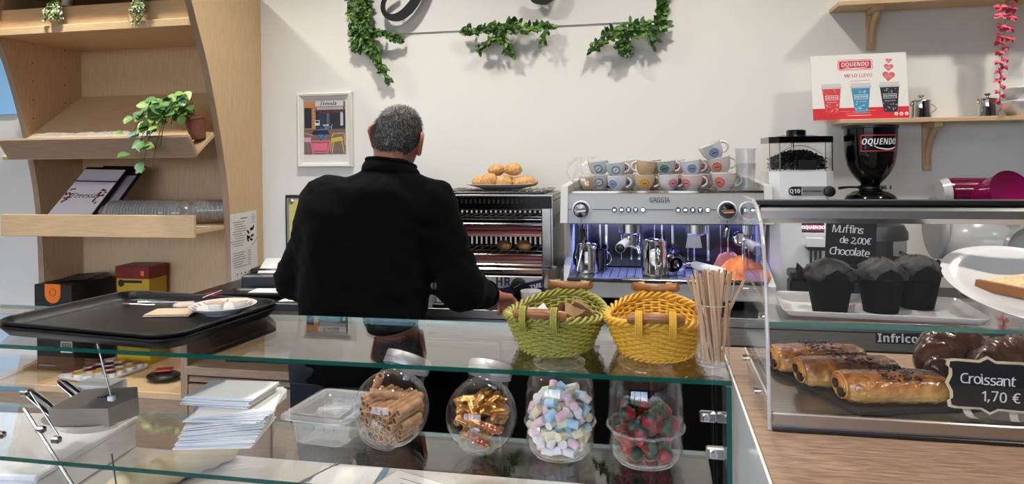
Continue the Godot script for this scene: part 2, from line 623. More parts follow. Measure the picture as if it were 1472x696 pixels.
func build_cabinet() -> void:
	var xl := -2.825
	var xr := -1.818
	var t := thing("bread_shelf_unit", "tall light oak bread display unit with curved sides and tilted shelves on the left", "shelf unit", V3(0, 0, 0))
	# curved sides: z of the front edge by height
	var curve := [Vector2(0.262, 0.58), Vector2(0.25, 0.89), Vector2(0.265, 1.29), Vector2(0.319, 1.593), Vector2(0.4, 1.882), Vector2(0.47, 2.06), Vector2(0.506, 2.149), Vector2(0.56, 2.27)]
	var pts := PackedVector2Array([Vector2(0.002, 2.27), Vector2(0.002, 0.0), Vector2(0.5, 0.0), Vector2(0.5, 0.555), Vector2(0.262, 0.585)])
	for k in 29:
		var f := k / 28.0 * 6.99
		var i := int(f)
		var p0: Vector2 = curve[maxi(i - 1, 0)]
		var p3: Vector2 = curve[mini(i + 2, 7)]
		pts.append(curve[i].cubic_interpolate(curve[i + 1], p0, p3, f - i) if k > 0 else Vector2(0.262, 0.61))
	for x: float in [xl, xr - 0.03]:
		part("side_panel", G().prism(pts.duplicate(), 0.03, Transform3D(Basis(Vector3.BACK, Vector3.UP, Vector3.LEFT), V3(x + 0.03, 0, 0))), M.oak_v, t)
	for x: float in [xl, xr - 0.03]:      # darker edging along the curved fronts
		var band := G()
		for k in range(4, pts.size() - 1):
			var a := pts[k]
			var b2 := pts[k + 1]
			band.box(V3(x + 0.015, (a.y + b2.y) / 2, (a.x + b2.x) / 2 + 0.0005), V3(0.0302, (b2 - a).length() * 1.03, 0.0016), 0, Basis.from_euler(V3(atan2(b2.x - a.x, b2.y - a.y), 0, 0)))
		part("edge_band", band, M.greyoak_v, t)
	var il := xl + 0.03
	var ir := xr - 0.03
	var cx := (il + ir) / 2
	var w := ir - il
	part("back_panel", G().box(V3(cx, 1.385, 0.012), V3(w, 1.77, 0.018)), M.oak_v, t)
	# pin holes in the left side
	var holes := G()
	for k in 6:
		for z: float in [0.12, 0.3]: holes.lathe([Vector2(0, 0.0015), Vector2(0.0026, 0.0015), Vector2(0.0026, 0)], 8, Transform3D(Basis.from_euler(V3(0, 0, -PI / 2)), V3(il, 1.62 + k * 0.085, z)))
	part("pin_hole", holes, M.ink, t).set_meta("kind", "stuff")
	# top box
	part("top_shelf", G().box(V3(cx, 2.069, 0.25), V3(w, 0.032, 0.47), 0.002), M.oak_h, t)
	part("fascia", G().box(V3(cx, 2.128, 0.445), V3(w, 0.086, 0.018), 0.002), M.oak_h, t)
	part("top_panel", G().box(V3(cx, 2.262, 0.27), V3(w, 0.018, 0.5), 0.002), M.oak_h, t)
	# tilted shelf with its lip square to it
	var ang := atan2(0.226, 0.332)
	var b := Basis.from_euler(V3(ang, 0, 0))
	part("tilted_shelf", G().box(V3(cx, 1.67, 0.238), V3(w, 0.018, 0.53), 0.002, b), M.oak_h, t)
	part("shelf_lip", G().box(V3(cx + 0.02, 1.562, 0.476), V3(w - 0.02, 0.098, 0.018), 0.002, Basis.from_euler(V3(ang, 0, 0))), M.greyoak, t)
	# level shelf
	part("level_shelf", G().box(V3(cx, 1.207, 0.235), V3(w, 0.018, 0.43), 0.002), M.oak_h, t)
	part("shelf_lip", G().box(V3(cx, 1.230, 0.460), V3(w, 0.094, 0.018), 0.002), M.oak_h, t)
	# base: deeper carcass with a shelf and drawers
	part("base_shelf", G().box(V3(cx, 0.54, 0.25), V3(w, 0.03, 0.5), 0.003), M.oak_h, t)
	for k in 2:
		var d := part("drawer_front", G().box(V3(cx, 0.4 - k * 0.26, 0.49), V3(w - 0.006, 0.25, 0.018), 0.002), M.greyoak, t)
		part("pull", G().box(V3(cx, 0.49 - k * 0.26, 0.505), V3(0.14, 0.012, 0.014), 0.003), M.steel, d)
	# typed menu sheet taped to the right side
	var s := thing("menu_sheet", "printed white menu sheet with a dark flower taped to the oak side panel", "sheet")
	part("sheet", G().box(V3(xr + 0.001, 1.117, 0.158), V3(0.0012, 0.296, 0.205), 0, Basis.from_euler(V3(0.02, 0, 0))), M.paper, s)
	var pr := G()
	var rr := RandomNumberGenerator.new()
	rr.seed = 3
	pr.box(V3(xr + 0.0018, 1.24, 0.16), V3(0.0006, 0.004, 0.05))
	for k in 20:
		var y := 1.225 - k * 0.0105
		if k in [11, 12]: continue
		pr.box(V3(xr + 0.0018, y, 0.245 - rr.randf_range(0.03, 0.06)), V3(0.0006, 0.0022, rr.randf_range(0.06, 0.11)))
		if k > 12: pr.box(V3(xr + 0.0018, y, 0.12), V3(0.0006, 0.0022, 0.022))
	for k in 5: pr.box(V3(xr + 0.0018, 1.25 - k * 0.009, 0.085), V3(0.0006, 0.002, rr.randf_range(0.02, 0.04)))
	for k in 4: pr.box(V3(xr + 0.0018, 0.993, 0.215 - k * 0.03), V3(0.0006, 0.008, 0.007))
	part("print", pr, mat(Color(0.28, 0.28, 0.29), 0.8), s)
	var fl := G()
	for k in 9:
		var a := rr.randf_range(0, TAU)
		var q := []
		for i in 8: q.append(Vector2(0.013 * cos(TAU * i / 8), 0.006 * sin(TAU * i / 8)).rotated(a))
		fl.prism(PackedVector2Array(q), 0.0006, Transform3D(Basis(Vector3.FORWARD, Vector3.UP, Vector3.RIGHT), V3(xr + 0.0016, 1.165 + rr.randf_range(-0.03, 0.025), 0.105 + rr.randf_range(-0.03, 0.03))))
	fl.box(V3(xr + 0.0018, 1.125, 0.075), V3(0.0006, 0.002, 0.06), 0, Basis.from_euler(V3(0.6, 0, 0)))
	part("flower_print", fl, mat(Color(0.12, 0.12, 0.13), 0.8), s).set_meta("kind", "stuff")
	build_cabinet_things(il, ir)

func trailing(g: Geo, at: Vector3, drop: float, spread: float, k: int, leaf: float, cols: Array, r: RandomNumberGenerator) -> void:
	for i in k:
		var a := r.randf_range(0, TAU)
		var f := sqrt(r.randf())
		var p := at + V3(cos(a) * spread * (1 - 0.5 * f), -drop * f, sin(a) * spread * 0.7 * (1 - 0.5 * f))
		g.tint = cols[r.randi() % cols.size()]
		g.leaf(p, V3(cos(a), r.randf_range(-1.2, 0.2), sin(a)), V3(r.randf_range(-0.5, 0.5), 0.6, 1), leaf * r.randf_range(0.7, 1.2), leaf * 0.5)

func vcol(rough := 0.5) -> StandardMaterial3D:
	var m := mat(Color.WHITE, rough)
	m.vertex_color_use_as_albedo = true
	return m

func build_cabinet_things(il: float, ir: float) -> void:
	var r := RandomNumberGenerator.new()
	r.seed = 11
	var lm := vcol(0.5)
	lm.backlight_enabled = true; lm.backlight = Color(0.25, 0.3, 0.12)
	M.leaf = lm
	var stem := mat(Color(0.28, 0.36, 0.12), 0.6)
	# two small trailing plants with white blossom at the top edge
	for k in 2:
		var x: float = [-2.49, -2.08][k]
		var bot: float = [2.085, 2.065][k]
		var t := thing("trailing_plant", "small trailing plant with tiny white blossom, the %s one hanging over the oak top edge" % ["left-hand", "right-hand"][k], "plant", V3(x, 2.175, 0.478), 0, "blossoming trailing plants on the shelf unit")
		var pot := part("pot", G().lathe([Vector2(0, -0.0), Vector2(0.03, 0.0), Vector2(0.04, 0.055), Vector2(0.036, 0.055), Vector2(0.034, 0.04), Vector2(0, 0.04)], 20, Transform3D(Basis.IDENTITY, V3(0, 0.0, -0.04))), M.white, t)
		var g := G()
		var ss := G()
		var drop := 2.175 - bot
		for i in 26:
			var a := r.randf_range(-0.9, 0.9)
			var l := drop * r.randf_range(0.35, 1.0)
			var pts := []
			for q in 5:
				var f := q / 4.0
				pts.append(V3(a * 0.045 * sin(f * 2.2) + r.randf_range(-0.004, 0.004), 0.05 * (1 - f) * (1 - f) - l * f, 0.012 - 0.03 * (1 - f) + r.randf_range(0, 0.018)))
			ss.tube(pts, 0.0009, 4)
			for q in 14:
				var f := r.randf()
				var p: Vector3 = pts[mini(int(f * 4), 3)].lerp(pts[mini(int(f * 4) + 1, 4)], f * 4 - int(f * 4))
				g.tint = [Color(0.10, 0.17, 0.045), Color(0.17, 0.25, 0.07), Color(0.25, 0.33, 0.12), Color(0.62, 0.62, 0.5)][r.randi() % 4]
				g.leaf(p, V3(r.randf_range(-1, 1), r.randf_range(-0.9, 0.4), r.randf_range(0, 1)), V3(r.randf_range(-0.4, 0.4), 0.7, 0.7), r.randf_range(0.009, 0.015), 0.007)
		var ms := part("foliage", g, lm, t, "", true)
		ms.set_meta("kind", "stuff")
		part("stem", ss, stem, t)
	# pothos in a terracotta pot on the tilted shelf
	var t := thing("potted_plant", "green heart-leaved plant in a small terracotta pot spilling over the tilted shelf lip", "plant", V3(-1.893, 1.592, 0.385))
	var pb := Transform3D(Basis.from_euler(V3(0.12, 0, 0.1)), V3(0.012, 0.0, 0))
	part("pot", G().lathe([Vector2(0, 0), Vector2(0.03, 0), Vector2(0.041, 0.085), Vector2(0.044, 0.085), Vector2(0.044, 0.1), Vector2(0.039, 0.1), Vector2(0.037, 0.08), Vector2(0, 0.08)], 28, pb), mat(Color(0.45, 0.26, 0.17), 0.7), t)
	part("soil", G().lathe([Vector2(0.037, 0.078), Vector2(0.02, 0.086), Vector2(0, 0.088)], 20, pb), mat(Color(0.09, 0.06, 0.04), 0.9), t)
	var vs := G()
	var ends := [[-0.10, 0.12, 0.1], [-0.17, 0.09, 0.12], [-0.2, 0.02, 0.13], [-0.12, -0.02, 0.14], [-0.06, -0.03, 0.14], [-0.14, -0.1, 0.14], [-0.1, -0.13, 0.14], [-0.06, 0.14, 0.06], [0.0, 0.18, 0.04], [-0.04, 0.06, 0.1], [-0.15, 0.05, 0.08], [-0.08, 0.04, 0.12], [0.01, 0.1, 0.06], [-0.18, -0.06, 0.13], [-0.09, 0.09, 0.05]]
	var leaves := []
	for e: Array in ends:
		var pts := []
		for q in 7:
			var f := q / 6.0
			pts.append(V3(e[0] * f * (1.2 - 0.2 * f), 0.09 + (e[1] - 0.09) * f * f + 0.06 * sin(f * PI), e[2] * sin(f * PI / 2)))
		vs.tube(pts, 0.0016, 5)
		for q in 10:
			var f := 0.2 + 0.8 * q / 9.0
			var p: Vector3 = pts[mini(int(f * 6), 6)]
			leaves.append([p + V3(r.randf_range(-0.012, 0.008), r.randf_range(-0.01, 0.016), 0.012 + r.randf_range(0, 0.02)), V3(r.randf_range(-1, 0.5), r.randf_range(-0.8, 0.2), r.randf_range(0.1, 1))])
	part("stem", vs, stem, t)
	for q: Array in leaves:
		var g := G()
		g.tint = [Color(0.10, 0.22, 0.05), Color(0.17, 0.32, 0.07), Color(0.26, 0.42, 0.1), Color(0.09, 0.2, 0.08)][r.randi() % 4]
		var l := r.randf_range(0.034, 0.056)
		g.leaf(q[0] + V3(0, 0, 0.006), q[1], V3(r.randf_range(-0.5, 0.5), 0.8, 0.9), l, l * 0.85, 0.25, 0.2)
		part("leaf", g, lm, t, "", true)
	# clear film bag lying along the lip of the tilted shelf
	var nf := FastNoiseLite.new()
	nf.frequency = 14.0
	var film := glass(0.22, Color(0.9, 0.9, 0.88))
	film.roughness = 0.12
	single("plastic_bag", G().grid(60, 12, func(u: float, v: float) -> Vector3:
		var a := v * TAU
		var rr := 0.022 + 0.012 * nf.get_noise_2d(u * 3, v)
		return V3((u - 0.5) * 0.62, maxf(0.018 * sin(a) + 0.012 * nf.get_noise_3d(u * 2, cos(a) * 0.2, sin(a) * 0.2), -0.012), rr * cos(a) * 1.4), false, true), film,
		"crumpled clear plastic bag lying behind the lip of the tilted shelf", "bag", V3(-2.37, 1.607, 0.41), Basis.from_euler(V3(0.6, 0, 0)))
	# menu holders leaning back on the level shelf
	for k in 2:
		var hold := thing("menu_holder", ["white menu card with red flowers in a black holder, leaning in front", "black menu holder leaning behind the flowered menu card"][k], "menu", V3(-2.52 + k * 0.05, 1.222, 0.43 - k * 0.05), 0, "menu holders on the level shelf")
		hold.rotation = V3(-0.80 + k * 0.02, 0.0, -0.03)
		part("board", G().box(V3(0, 0.18, 0), V3(0.235, 0.36, 0.012), 0.003), M.black, hold)
		if k == 0:
			part("card", G().box(V3(0, 0.135, 0.0075), V3(0.222, 0.25, 0.002)), mat(Color(0.85, 0.82, 0.83), 0.7), hold)
			part("top_card", G().box(V3(0, 0.305, 0.0075), V3(0.222, 0.07, 0.002)), mat(Color(0.8, 0.77, 0.78), 0.7), hold)
			var w := words("Freesia", 0.028, false, "Droid Serif", 0.0006)
			part("lettering", G().add(w, Transform3D(Basis(V3(1, 0.03, 0), V3(0.35, 1, 0), V3(0, 0, 1)), V3(0.0, 0.175, 0.0088))), M.ink, hold)
			var fl := G()
			for s: float in [-1.0, 1.0]:
				for i in 14:
					var a := r.randf_range(0, TAU)
					var q := []
					for j in 6: q.append(Vector2(0.009 * cos(TAU * j / 6), 0.005 * sin(TAU * j / 6)).rotated(a))
					fl.prism(PackedVector2Array(q), 0.0006, Transform3D(Basis.IDENTITY, V3(s * 0.086 + r.randf_range(-0.018, 0.018), 0.175 + r.randf_range(-0.045, 0.045), 0.0086)))
			part("flower_print", fl, mat(Color(0.42, 0.06, 0.08), 0.7), hold).set_meta("kind", "stuff")
		else:
			part("card", G().box(V3(0, 0.15, 0.0075), V3(0.215, 0.29, 0.002)), mat(Color(0.6, 0.57, 0.58), 0.7), hold)
	# sleeves of plastic cups lying on the level shelf
	for k in 2:
		var sl := thing("cup_sleeve", ["clear bag with a long stack of plastic cups lying on the level shelf", "short stack of plastic cups in film behind the long cup bag"][k], "cups", V3([-2.15, -1.935][k], 1.277, [0.36, 0.2][k]), [0.1, 0.35][k], "stacks of plastic cups on the level shelf")
		sl.scale = Vector3.ONE * [1.3, 1.15][k]
		var len: float = [0.26, 0.14][k]
		var cups := G()
		var nn := int(len / 0.011)
		for i in nn:
			var x := -len / 2 + i * 0.011
			cups.lathe([Vector2(0.036, 0), Vector2(0.041, 0.008), Vector2(0.0425, 0.009), Vector2(0.0425, 0.0105), Vector2(0.037, 0.0107)], 20, Transform3D(Basis.from_euler(V3(0, 0, -PI / 2)), V3(x, 0, 0)))
		cups.lathe([Vector2(0.0, 0.0), Vector2(0.034, 0.0), Vector2(0.04, 0.01)], 20, Transform3D(Basis.from_euler(V3(0, 0, -PI / 2)), V3(-len / 2 - 0.005, 0, 0)))
		var cm := glass(0.4, Color(0.75, 0.75, 0.75))
		cm.roughness = 0.2
		part("cups", cups, cm, sl)
		var fm := glass(0.1, Color(0.8, 0.8, 0.8))
		fm.roughness = 0.1
		part("film", G().grid(20, 20, func(u: float, v: float) -> Vector3:
			var a := v * TAU
			var e := 1.0 - pow(absf(u * 2 - 1), 6) * 0.75
			return V3((u - 0.5) * (len + 0.08), 0.0445 * e * sin(a), 0.0445 * e * cos(a) * (1 + 0.04 * sin(u * 31))), false, true), fm, sl)
	single("card", G().box(Vector3.ZERO, V3(0.055, 0.003, 0.04), 0.001), M.paper, "small white card lying at the right end of the level shelf", "card", V3(-1.885, 1.219, 0.36), Basis.from_euler(V3(0, 0.3, 0)))
	# boxes at the bottom
	var navy := mat(Color(0.025, 0.03, 0.05), 0.45)
	var bx := thing("black_box", "black carton with a barcode at the bottom of the shelf unit", "box", V3(-2.67, 0.5555, 0.2))
	part("carton", G().box(V3(0, 0.095, 0), V3(0.2, 0.19, 0.24), 0.002), M.black, bx)
	part("print_line", G().box(V3(-0.045, 0.022, 0.1207), V3(0.09, 0.005, 0.0012)), mat(Color(0.6, 0.6, 0.6), 0.6), bx)
	part("barcode_label", G().box(V3(0.06, 0.11, 0.1207), V3(0.06, 0.05, 0.0012)), M.paper, bx)
	var bars := G()
	for i in 12: bars.box(V3(0.036 + i * 0.0044, 0.112, 0.1215), V3(0.0014 + 0.0011 * (i % 3), 0.034, 0.0008))
	part("barcode", bars, M.ink, bx)
	bx = thing("navy_box", "navy carton with an orange round label stacked on the black carton", "box", V3(-2.675, 0.7463, 0.2))
	part("carton", G().box(V3(0, 0.1, 0), V3(0.2, 0.2, 0.25), 0.002), navy, bx)
	part("open_flap", G().box(V3(0.02, 0.213, -0.02), V3(0.16, 0.003, 0.15), 0, Basis.from_euler(V3(0.05, 0.1, 0.05))), navy, bx)
	part("round_label", G().prism(PackedVector2Array([Vector2(-0.042, 0.045)] + arc(0, 0, 0.042, PI, TAU, 16) + [Vector2(0.042, 0.045)]), 0.0012, Transform3D(Basis.IDENTITY, V3(0.0, 0.158, 0.125))), M.orange, bx)
	part("label_ring", G().tube(arc3(V3(0.0, 0.166, 0.1265), 0.016, 20), 0.0012, 5, true), mat(Color(0.5, 0.2, 0.05), 0.6), bx)
	bx = thing("yellow_box", "small yellow carton with a red lid beside the navy carton", "box", V3(-2.385, 0.5555, 0.115))
	part("carton", G().box(V3(0, 0.2, 0), V3(0.175, 0.4, 0.12), 0.002), mat(Color(0.66, 0.55, 0.05), 0.5), bx)
	part("red_lid", G().box(V3(0, 0.428, 0), V3(0.182, 0.057, 0.127), 0.002), mat(Color(0.45, 0.03, 0.035), 0.45), bx)
	part("dark_label", G().box(V3(-0.01, 0.385, 0.0607), V3(0.12, 0.012, 0.0012)), M.ink, bx)
	part("dark_badge", G().lathe([Vector2(0.017, 0), Vector2(0.017, 0.0012), Vector2(0, 0.0012)], 16, Transform3D(Basis.from_euler(V3(PI / 2, 0, 0)), V3(-0.062, 0.377, 0.06))), M.ink, bx)
	part("gold_stamp", G().box(V3(0.055, 0.425, 0.0642), V3(0.018, 0.022, 0.001)), M.orange, bx)
	# tray of little portion pods on the base shelf
	var tr := thing("portion_tray", "white plastic tray of portion pods on the oak base shelf", "tray", V3(-2.41, 0.5555, 0.325), -0.15)
	part("tray", dish(0.26, 0.26, 0.03, [Vector2(-0.6, 0.004), Vector2(-0.012, 0.004), Vector2(-0.002, 0.018), Vector2(0.004, 0.018), Vector2(-0.008, 0.0), Vector2(-0.6, 0.0)]), M.white, tr)
	var lids := [mat(Color(0.36, 0.07, 0.07), 0.3), mat(Color(0.7, 0.68, 0.65), 0.3), mat(Color(0.62, 0.5, 0.12), 0.3)]
	for i in 20:
		var k := [i % 4, i / 4]
		var p := V3(-2.41, 0.56, 0.325) + Basis.from_euler(V3(0, -0.15, 0)) * V3(-0.093 + k[0] * 0.062 + r.randf_range(-0.006, 0.006), 0, -0.1 + k[1] * 0.05 + r.randf_range(-0.005, 0.005))
		var kind: int = [0, 0, 1, 0, 2][r.randi() % 5]
		var pod := thing("portion_pod", "portion pod with a %s foil lid on the white tray" % ["dark red", "pale grey", "yellow"][kind], "portion pod", p, r.randf() * TAU, "portion pods with %s lids" % ["red", "grey", "yellow"][kind])
		part("cup", G().lathe([Vector2(0, 0), Vector2(0.016, 0), Vector2(0.021, 0.022), Vector2(0.025, 0.022), Vector2(0.025, 0.024)], 12), M.white, pod)
		part("lid", G().lathe([Vector2(0.025, 0.0235), Vector2(0.024, 0.0255), Vector2(0, 0.0255)], 12), lids[kind], pod)
	single("pouch", G().ball(Vector3.ZERO, V3(0.075, 0.02, 0.06), Basis.IDENTITY, 16, 8), M.black, "flat black pouch on the oak base shelf beside the portion tray", "pouch", V3(-2.08, 0.5755, 0.36))
	single("red_packet", G().box(Vector3.ZERO, V3(0.07, 0.008, 0.05), 0.003), mat(Color(0.5, 0.09, 0.07), 0.5), "small red packet lying on the black pouch", "packet", V3(-2.08, 0.6005, 0.36), Basis.from_euler(V3(0, 0.4, 0)))

func arc3(c: Vector3, r: float, k: int) -> Array:
	var q := []
	for i in k: q.append(c + V3(cos(TAU * i / k) * r, sin(TAU * i / k) * r, 0))
	return q

func sprig(g: Geo, st: Geo, pts: Array, k: int, leaf: float, r: RandomNumberGenerator) -> void:
	st.tube(pts, 0.0013, 5)
	for i in k:
		var f := (i + r.randf()) / k * (pts.size() - 1)
		var j := mini(int(f), pts.size() - 2)
		var p: Vector3 = pts[j].lerp(pts[j + 1], f - j)
		var d: Vector3 = (pts[j + 1] - pts[j]).normalized()
		g.tint = [Color(0.03, 0.085, 0.015), Color(0.05, 0.125, 0.02), Color(0.09, 0.19, 0.03), Color(0.16, 0.29, 0.045), Color(0.02, 0.06, 0.013)][r.randi() % 5]
		var side := V3(r.randf_range(-1, 1), r.randf_range(-1, 1), r.randf_range(-0.1, 1.0))
		g.leaf(p, d * 0.7 + side * 0.8, V3(r.randf_range(-0.4, 0.4), r.randf_range(0, 0.6), 1), leaf * r.randf_range(0.75, 1.2), leaf * 0.55, 0.2, 0.2)

func garland(label: String, runs: Array, r: RandomNumberGenerator) -> void:
	var t := thing("ivy_garland", label, "garland", Vector3.ZERO, 0, "green garlands round the wall sign")
	var g := G()
	var st := G()
	for e: Array in runs:      # from, to, sag, leaves, width
		var a: Vector2 = e[0]
		var b: Vector2 = e[1]
		var n: int = e[4]
		for s in n:
			var pts := []
			var o: Vector2 = Vector2(r.randf_range(-1, 1), r.randf_range(-1, 1)) * e[5]
			for q in 9:
				var f := q / 8.0
				var p: Vector2 = a.lerp(b, f) + o * sin(f * PI * 0.9 + 0.2) + Vector2(sin(f * 9 + s * 2) * 0.004, -e[2] * sin(f * PI) + cos(f * 7 + s) * 0.004)
				pts.append(V3(p.x, p.y, 0.03 + 0.025 * sin(f * PI) + r.randf_range(0, 0.02)))
			sprig(g, st, pts, int(e[3] * 0.55), 0.029, r)
	var l := part("leaves", g, M.leaf, t, "", true)
	l.set_meta("kind", "stuff")
	part("stem", st, mat(Color(0.2, 0.3, 0.08), 0.6), t)

func stroke(pts: Array, ws: Array, d: float, at: Transform3D) -> Geo:   # a brush stroke of changing width, given depth
	var up := []
	var dn := []
	var n := pts.size() - 1
	for k in 41:
		var f := k / 40.0 * n
		var i := mini(int(f), n - 1)
		var p0: Vector2 = pts[maxi(i - 1, 0)]
		var p3: Vector2 = pts[mini(i + 2, n)]
		var a: Vector2 = pts[i]
		var b: Vector2 = pts[i + 1]
		var p := a.cubic_interpolate(b, p0, p3, f - i)
		var q := a.cubic_interpolate(b, p0, p3, f - i + 0.02)
		var s := (q - p).normalized().orthogonal() * lerpf(ws[i], ws[i + 1], f - i) * 0.5
		up.append(p + s); dn.append(p - s)
	var g := G()
	for k in 40:
		g.prism(PackedVector2Array([up[k], up[k + 1], dn[k + 1], dn[k]]), d, at)
	return g

func build_wall_things() -> void:
	var r := RandomNumberGenerator.new()
	r.seed = 21
	# pale blue board at the far left
	var bl := thing("wall_board", "plain sky-blue board on the wall left of the oak shelf unit", "board", V3(-3.42, 2.1, 0.0))
	part("panel", G().box(V3(0, 0, 0.012), V3(0.46, 0.7, 0.02), 0.002), mat(Color(0.58, 0.8, 0.99), 0.5), bl)
	# the shop sign
	var t := thing("wall_sign", "large white wall sign panel with raised black script lettering", "sign")
	part("panel", G().box(V3(-0.585, 2.36, 0.0045), V3(1.34, 0.586, 0.007), 0.001), mat(Color(0.84, 0.83, 0.81), 0.5), t)
	for p: Vector2 in [Vector2(-1.218, 2.084), Vector2(-0.506, 2.085), Vector2(0.03, 2.09)]:
		part("screw", G().lathe([Vector2(0.004, 0), Vector2(0.004, 0.003), Vector2(0, 0.004)], 10, Transform3D(Basis.from_euler(V3(PI / 2, 0, 0)), V3(p.x, p.y, 0.008))), M.ink, t)
	var let := mat(Color(0.045, 0.045, 0.048), 0.35)
	var z := Transform3D(Basis.IDENTITY, V3(0, 0, 0.05))
	part("letter", stroke([Vector2(-1.115, 2.25), Vector2(-1.168, 2.215), Vector2(-1.178, 2.17), Vector2(-1.152, 2.135), Vector2(-1.105, 2.132), Vector2(-1.055, 2.165), Vector2(-1.01, 2.225), Vector2(-0.97, 2.32), Vector2(-0.93, 2.46)], [0.012, 0.014, 0.017, 0.026, 0.036, 0.04, 0.036, 0.034, 0.03], 0.018, z), let, t)
	part("letter", stroke([Vector2(-1.06, 2.52), Vector2(-0.98, 2.47), Vector2(-0.85, 2.5), Vector2(-0.74, 2.54)], [0.012, 0.03, 0.03, 0.014], 0.018, z), let, t)
	part("letter", stroke([Vector2(-0.44, 2.3), Vector2(-0.41, 2.24), Vector2(-0.408, 2.195), Vector2(-0.445, 2.168), Vector2(-0.49, 2.172), Vector2(-0.515, 2.2)], [0.012, 0.034, 0.04, 0.034, 0.026, 0.014], 0.018, z), let, t)
	for k in 5:
		var x: float = [-0.82, -0.68, -0.55, -0.28, -0.14][k]
		var ch: String = ["r", "e", "e", "i", "a"][k]
		part("letter", G().add(words(ch, 0.3, true, "Droid Serif", 0.018), Transform3D(Basis(V3(1, 0, 0), V3(0.3, 1, 0), V3(0, 0, 1)), V3(x, 2.44, 0.059))), let, t)
	var pins := G()
	for p: Vector2 in [Vector2(-1.1, 2.14), Vector2(-0.98, 2.3), Vector2(-0.45, 2.17), Vector2(-0.82, 2.38), Vector2(-0.68, 2.38), Vector2(-0.55, 2.38), Vector2(-0.28, 2.36), Vector2(-0.14, 2.38), Vector2(-0.9, 2.49)]:
		pins.tube([V3(p.x, p.y, 0.007), V3(p.x, p.y, 0.052)], 0.003, 6)
	part("stand_off", pins, M.ink, t).set_meta("kind", "stuff")
	# green garlands along the sign's edge
	garland("thick green leafy garland down the left edge of the wall sign", [[Vector2(-1.3, 2.34), Vector2(-1.315, 2.0), 0.0, 120, 5, 0.032], [Vector2(-1.28, 2.3), Vector2(-1.26, 1.99), 0.0, 120, 5, 0.03], [Vector2(-1.25, 2.07), Vector2(-1.165, 1.855), 0.0, 60, 4, 0.02], [Vector2(-1.25, 2.08), Vector2(-1.105, 2.025), -0.015, 34, 3, 0.014]], r)
	garland("short green leafy spray in the middle below the wall sign", [[Vector2(-0.83, 2.055), Vector2(-0.56, 2.08), 0.012, 50, 4, 0.016], [Vector2(-0.72, 2.07), Vector2(-0.42, 2.06), 0.02, 50, 4, 0.018], [Vector2(-0.66, 2.07), Vector2(-0.6, 1.945), 0.0, 36, 4, 0.02], [Vector2(-0.6, 2.07), Vector2(-0.74, 1.97), 0.0, 34, 3, 0.016], [Vector2(-0.44, 2.06), Vector2(-0.46, 1.985), 0.0, 16, 2, 0.01]], r)
	garland("green leafy garland round the lower right corner of the wall sign", [[Vector2(-0.26, 1.95), Vector2(-0.02, 2.045), -0.025, 52, 5, 0.02], [Vector2(-0.2, 2.02), Vector2(0.06, 2.04), 0.02, 55, 5, 0.02], [Vector2(-0.12, 2.0), Vector2(-0.1, 1.935), 0.0, 40, 4, 0.03], [Vector2(0.02, 2.02), Vector2(0.085, 2.3), 0.0, 70, 5, 0.016], [Vector2(0.0, 2.04), Vector2(0.01, 1.965), 0.0, 18, 2, 0.012]], r)
	build_picture()
	build_shelves(r)
	# clipboard with a yellow slip, left of the person
	var cb := thing("clipboard", "dark-framed board with a yellow slip on the wall beside the oak unit", "clipboard", V3(-1.585, 1.19, 0.0))
	part("board", G().box(V3(0, 0, 0.008), V3(0.22, 0.29, 0.012), 0.002), M.black, cb)
	part("backing", G().box(V3(0, -0.004, 0.0155), V3(0.2, 0.27, 0.003)), mat(Color(0.5, 0.5, 0.48), 0.5), cb)
	part("yellow_slip", G().box(V3(-0.008, 0.03, 0.0178), V3(0.16, 0.19, 0.0012)), mat(Color(0.78, 0.74, 0.42), 0.7), cb)
	part("button", G().lathe([Vector2(0.014, 0), Vector2(0.014, 0.004), Vector2(0.008, 0.007), Vector2(0, 0.007)], 16, Transform3D(Basis.from_euler(V3(PI / 2, 0, 0)), V3(-0.075, 0.118, 0.017))), M.steel, cb)

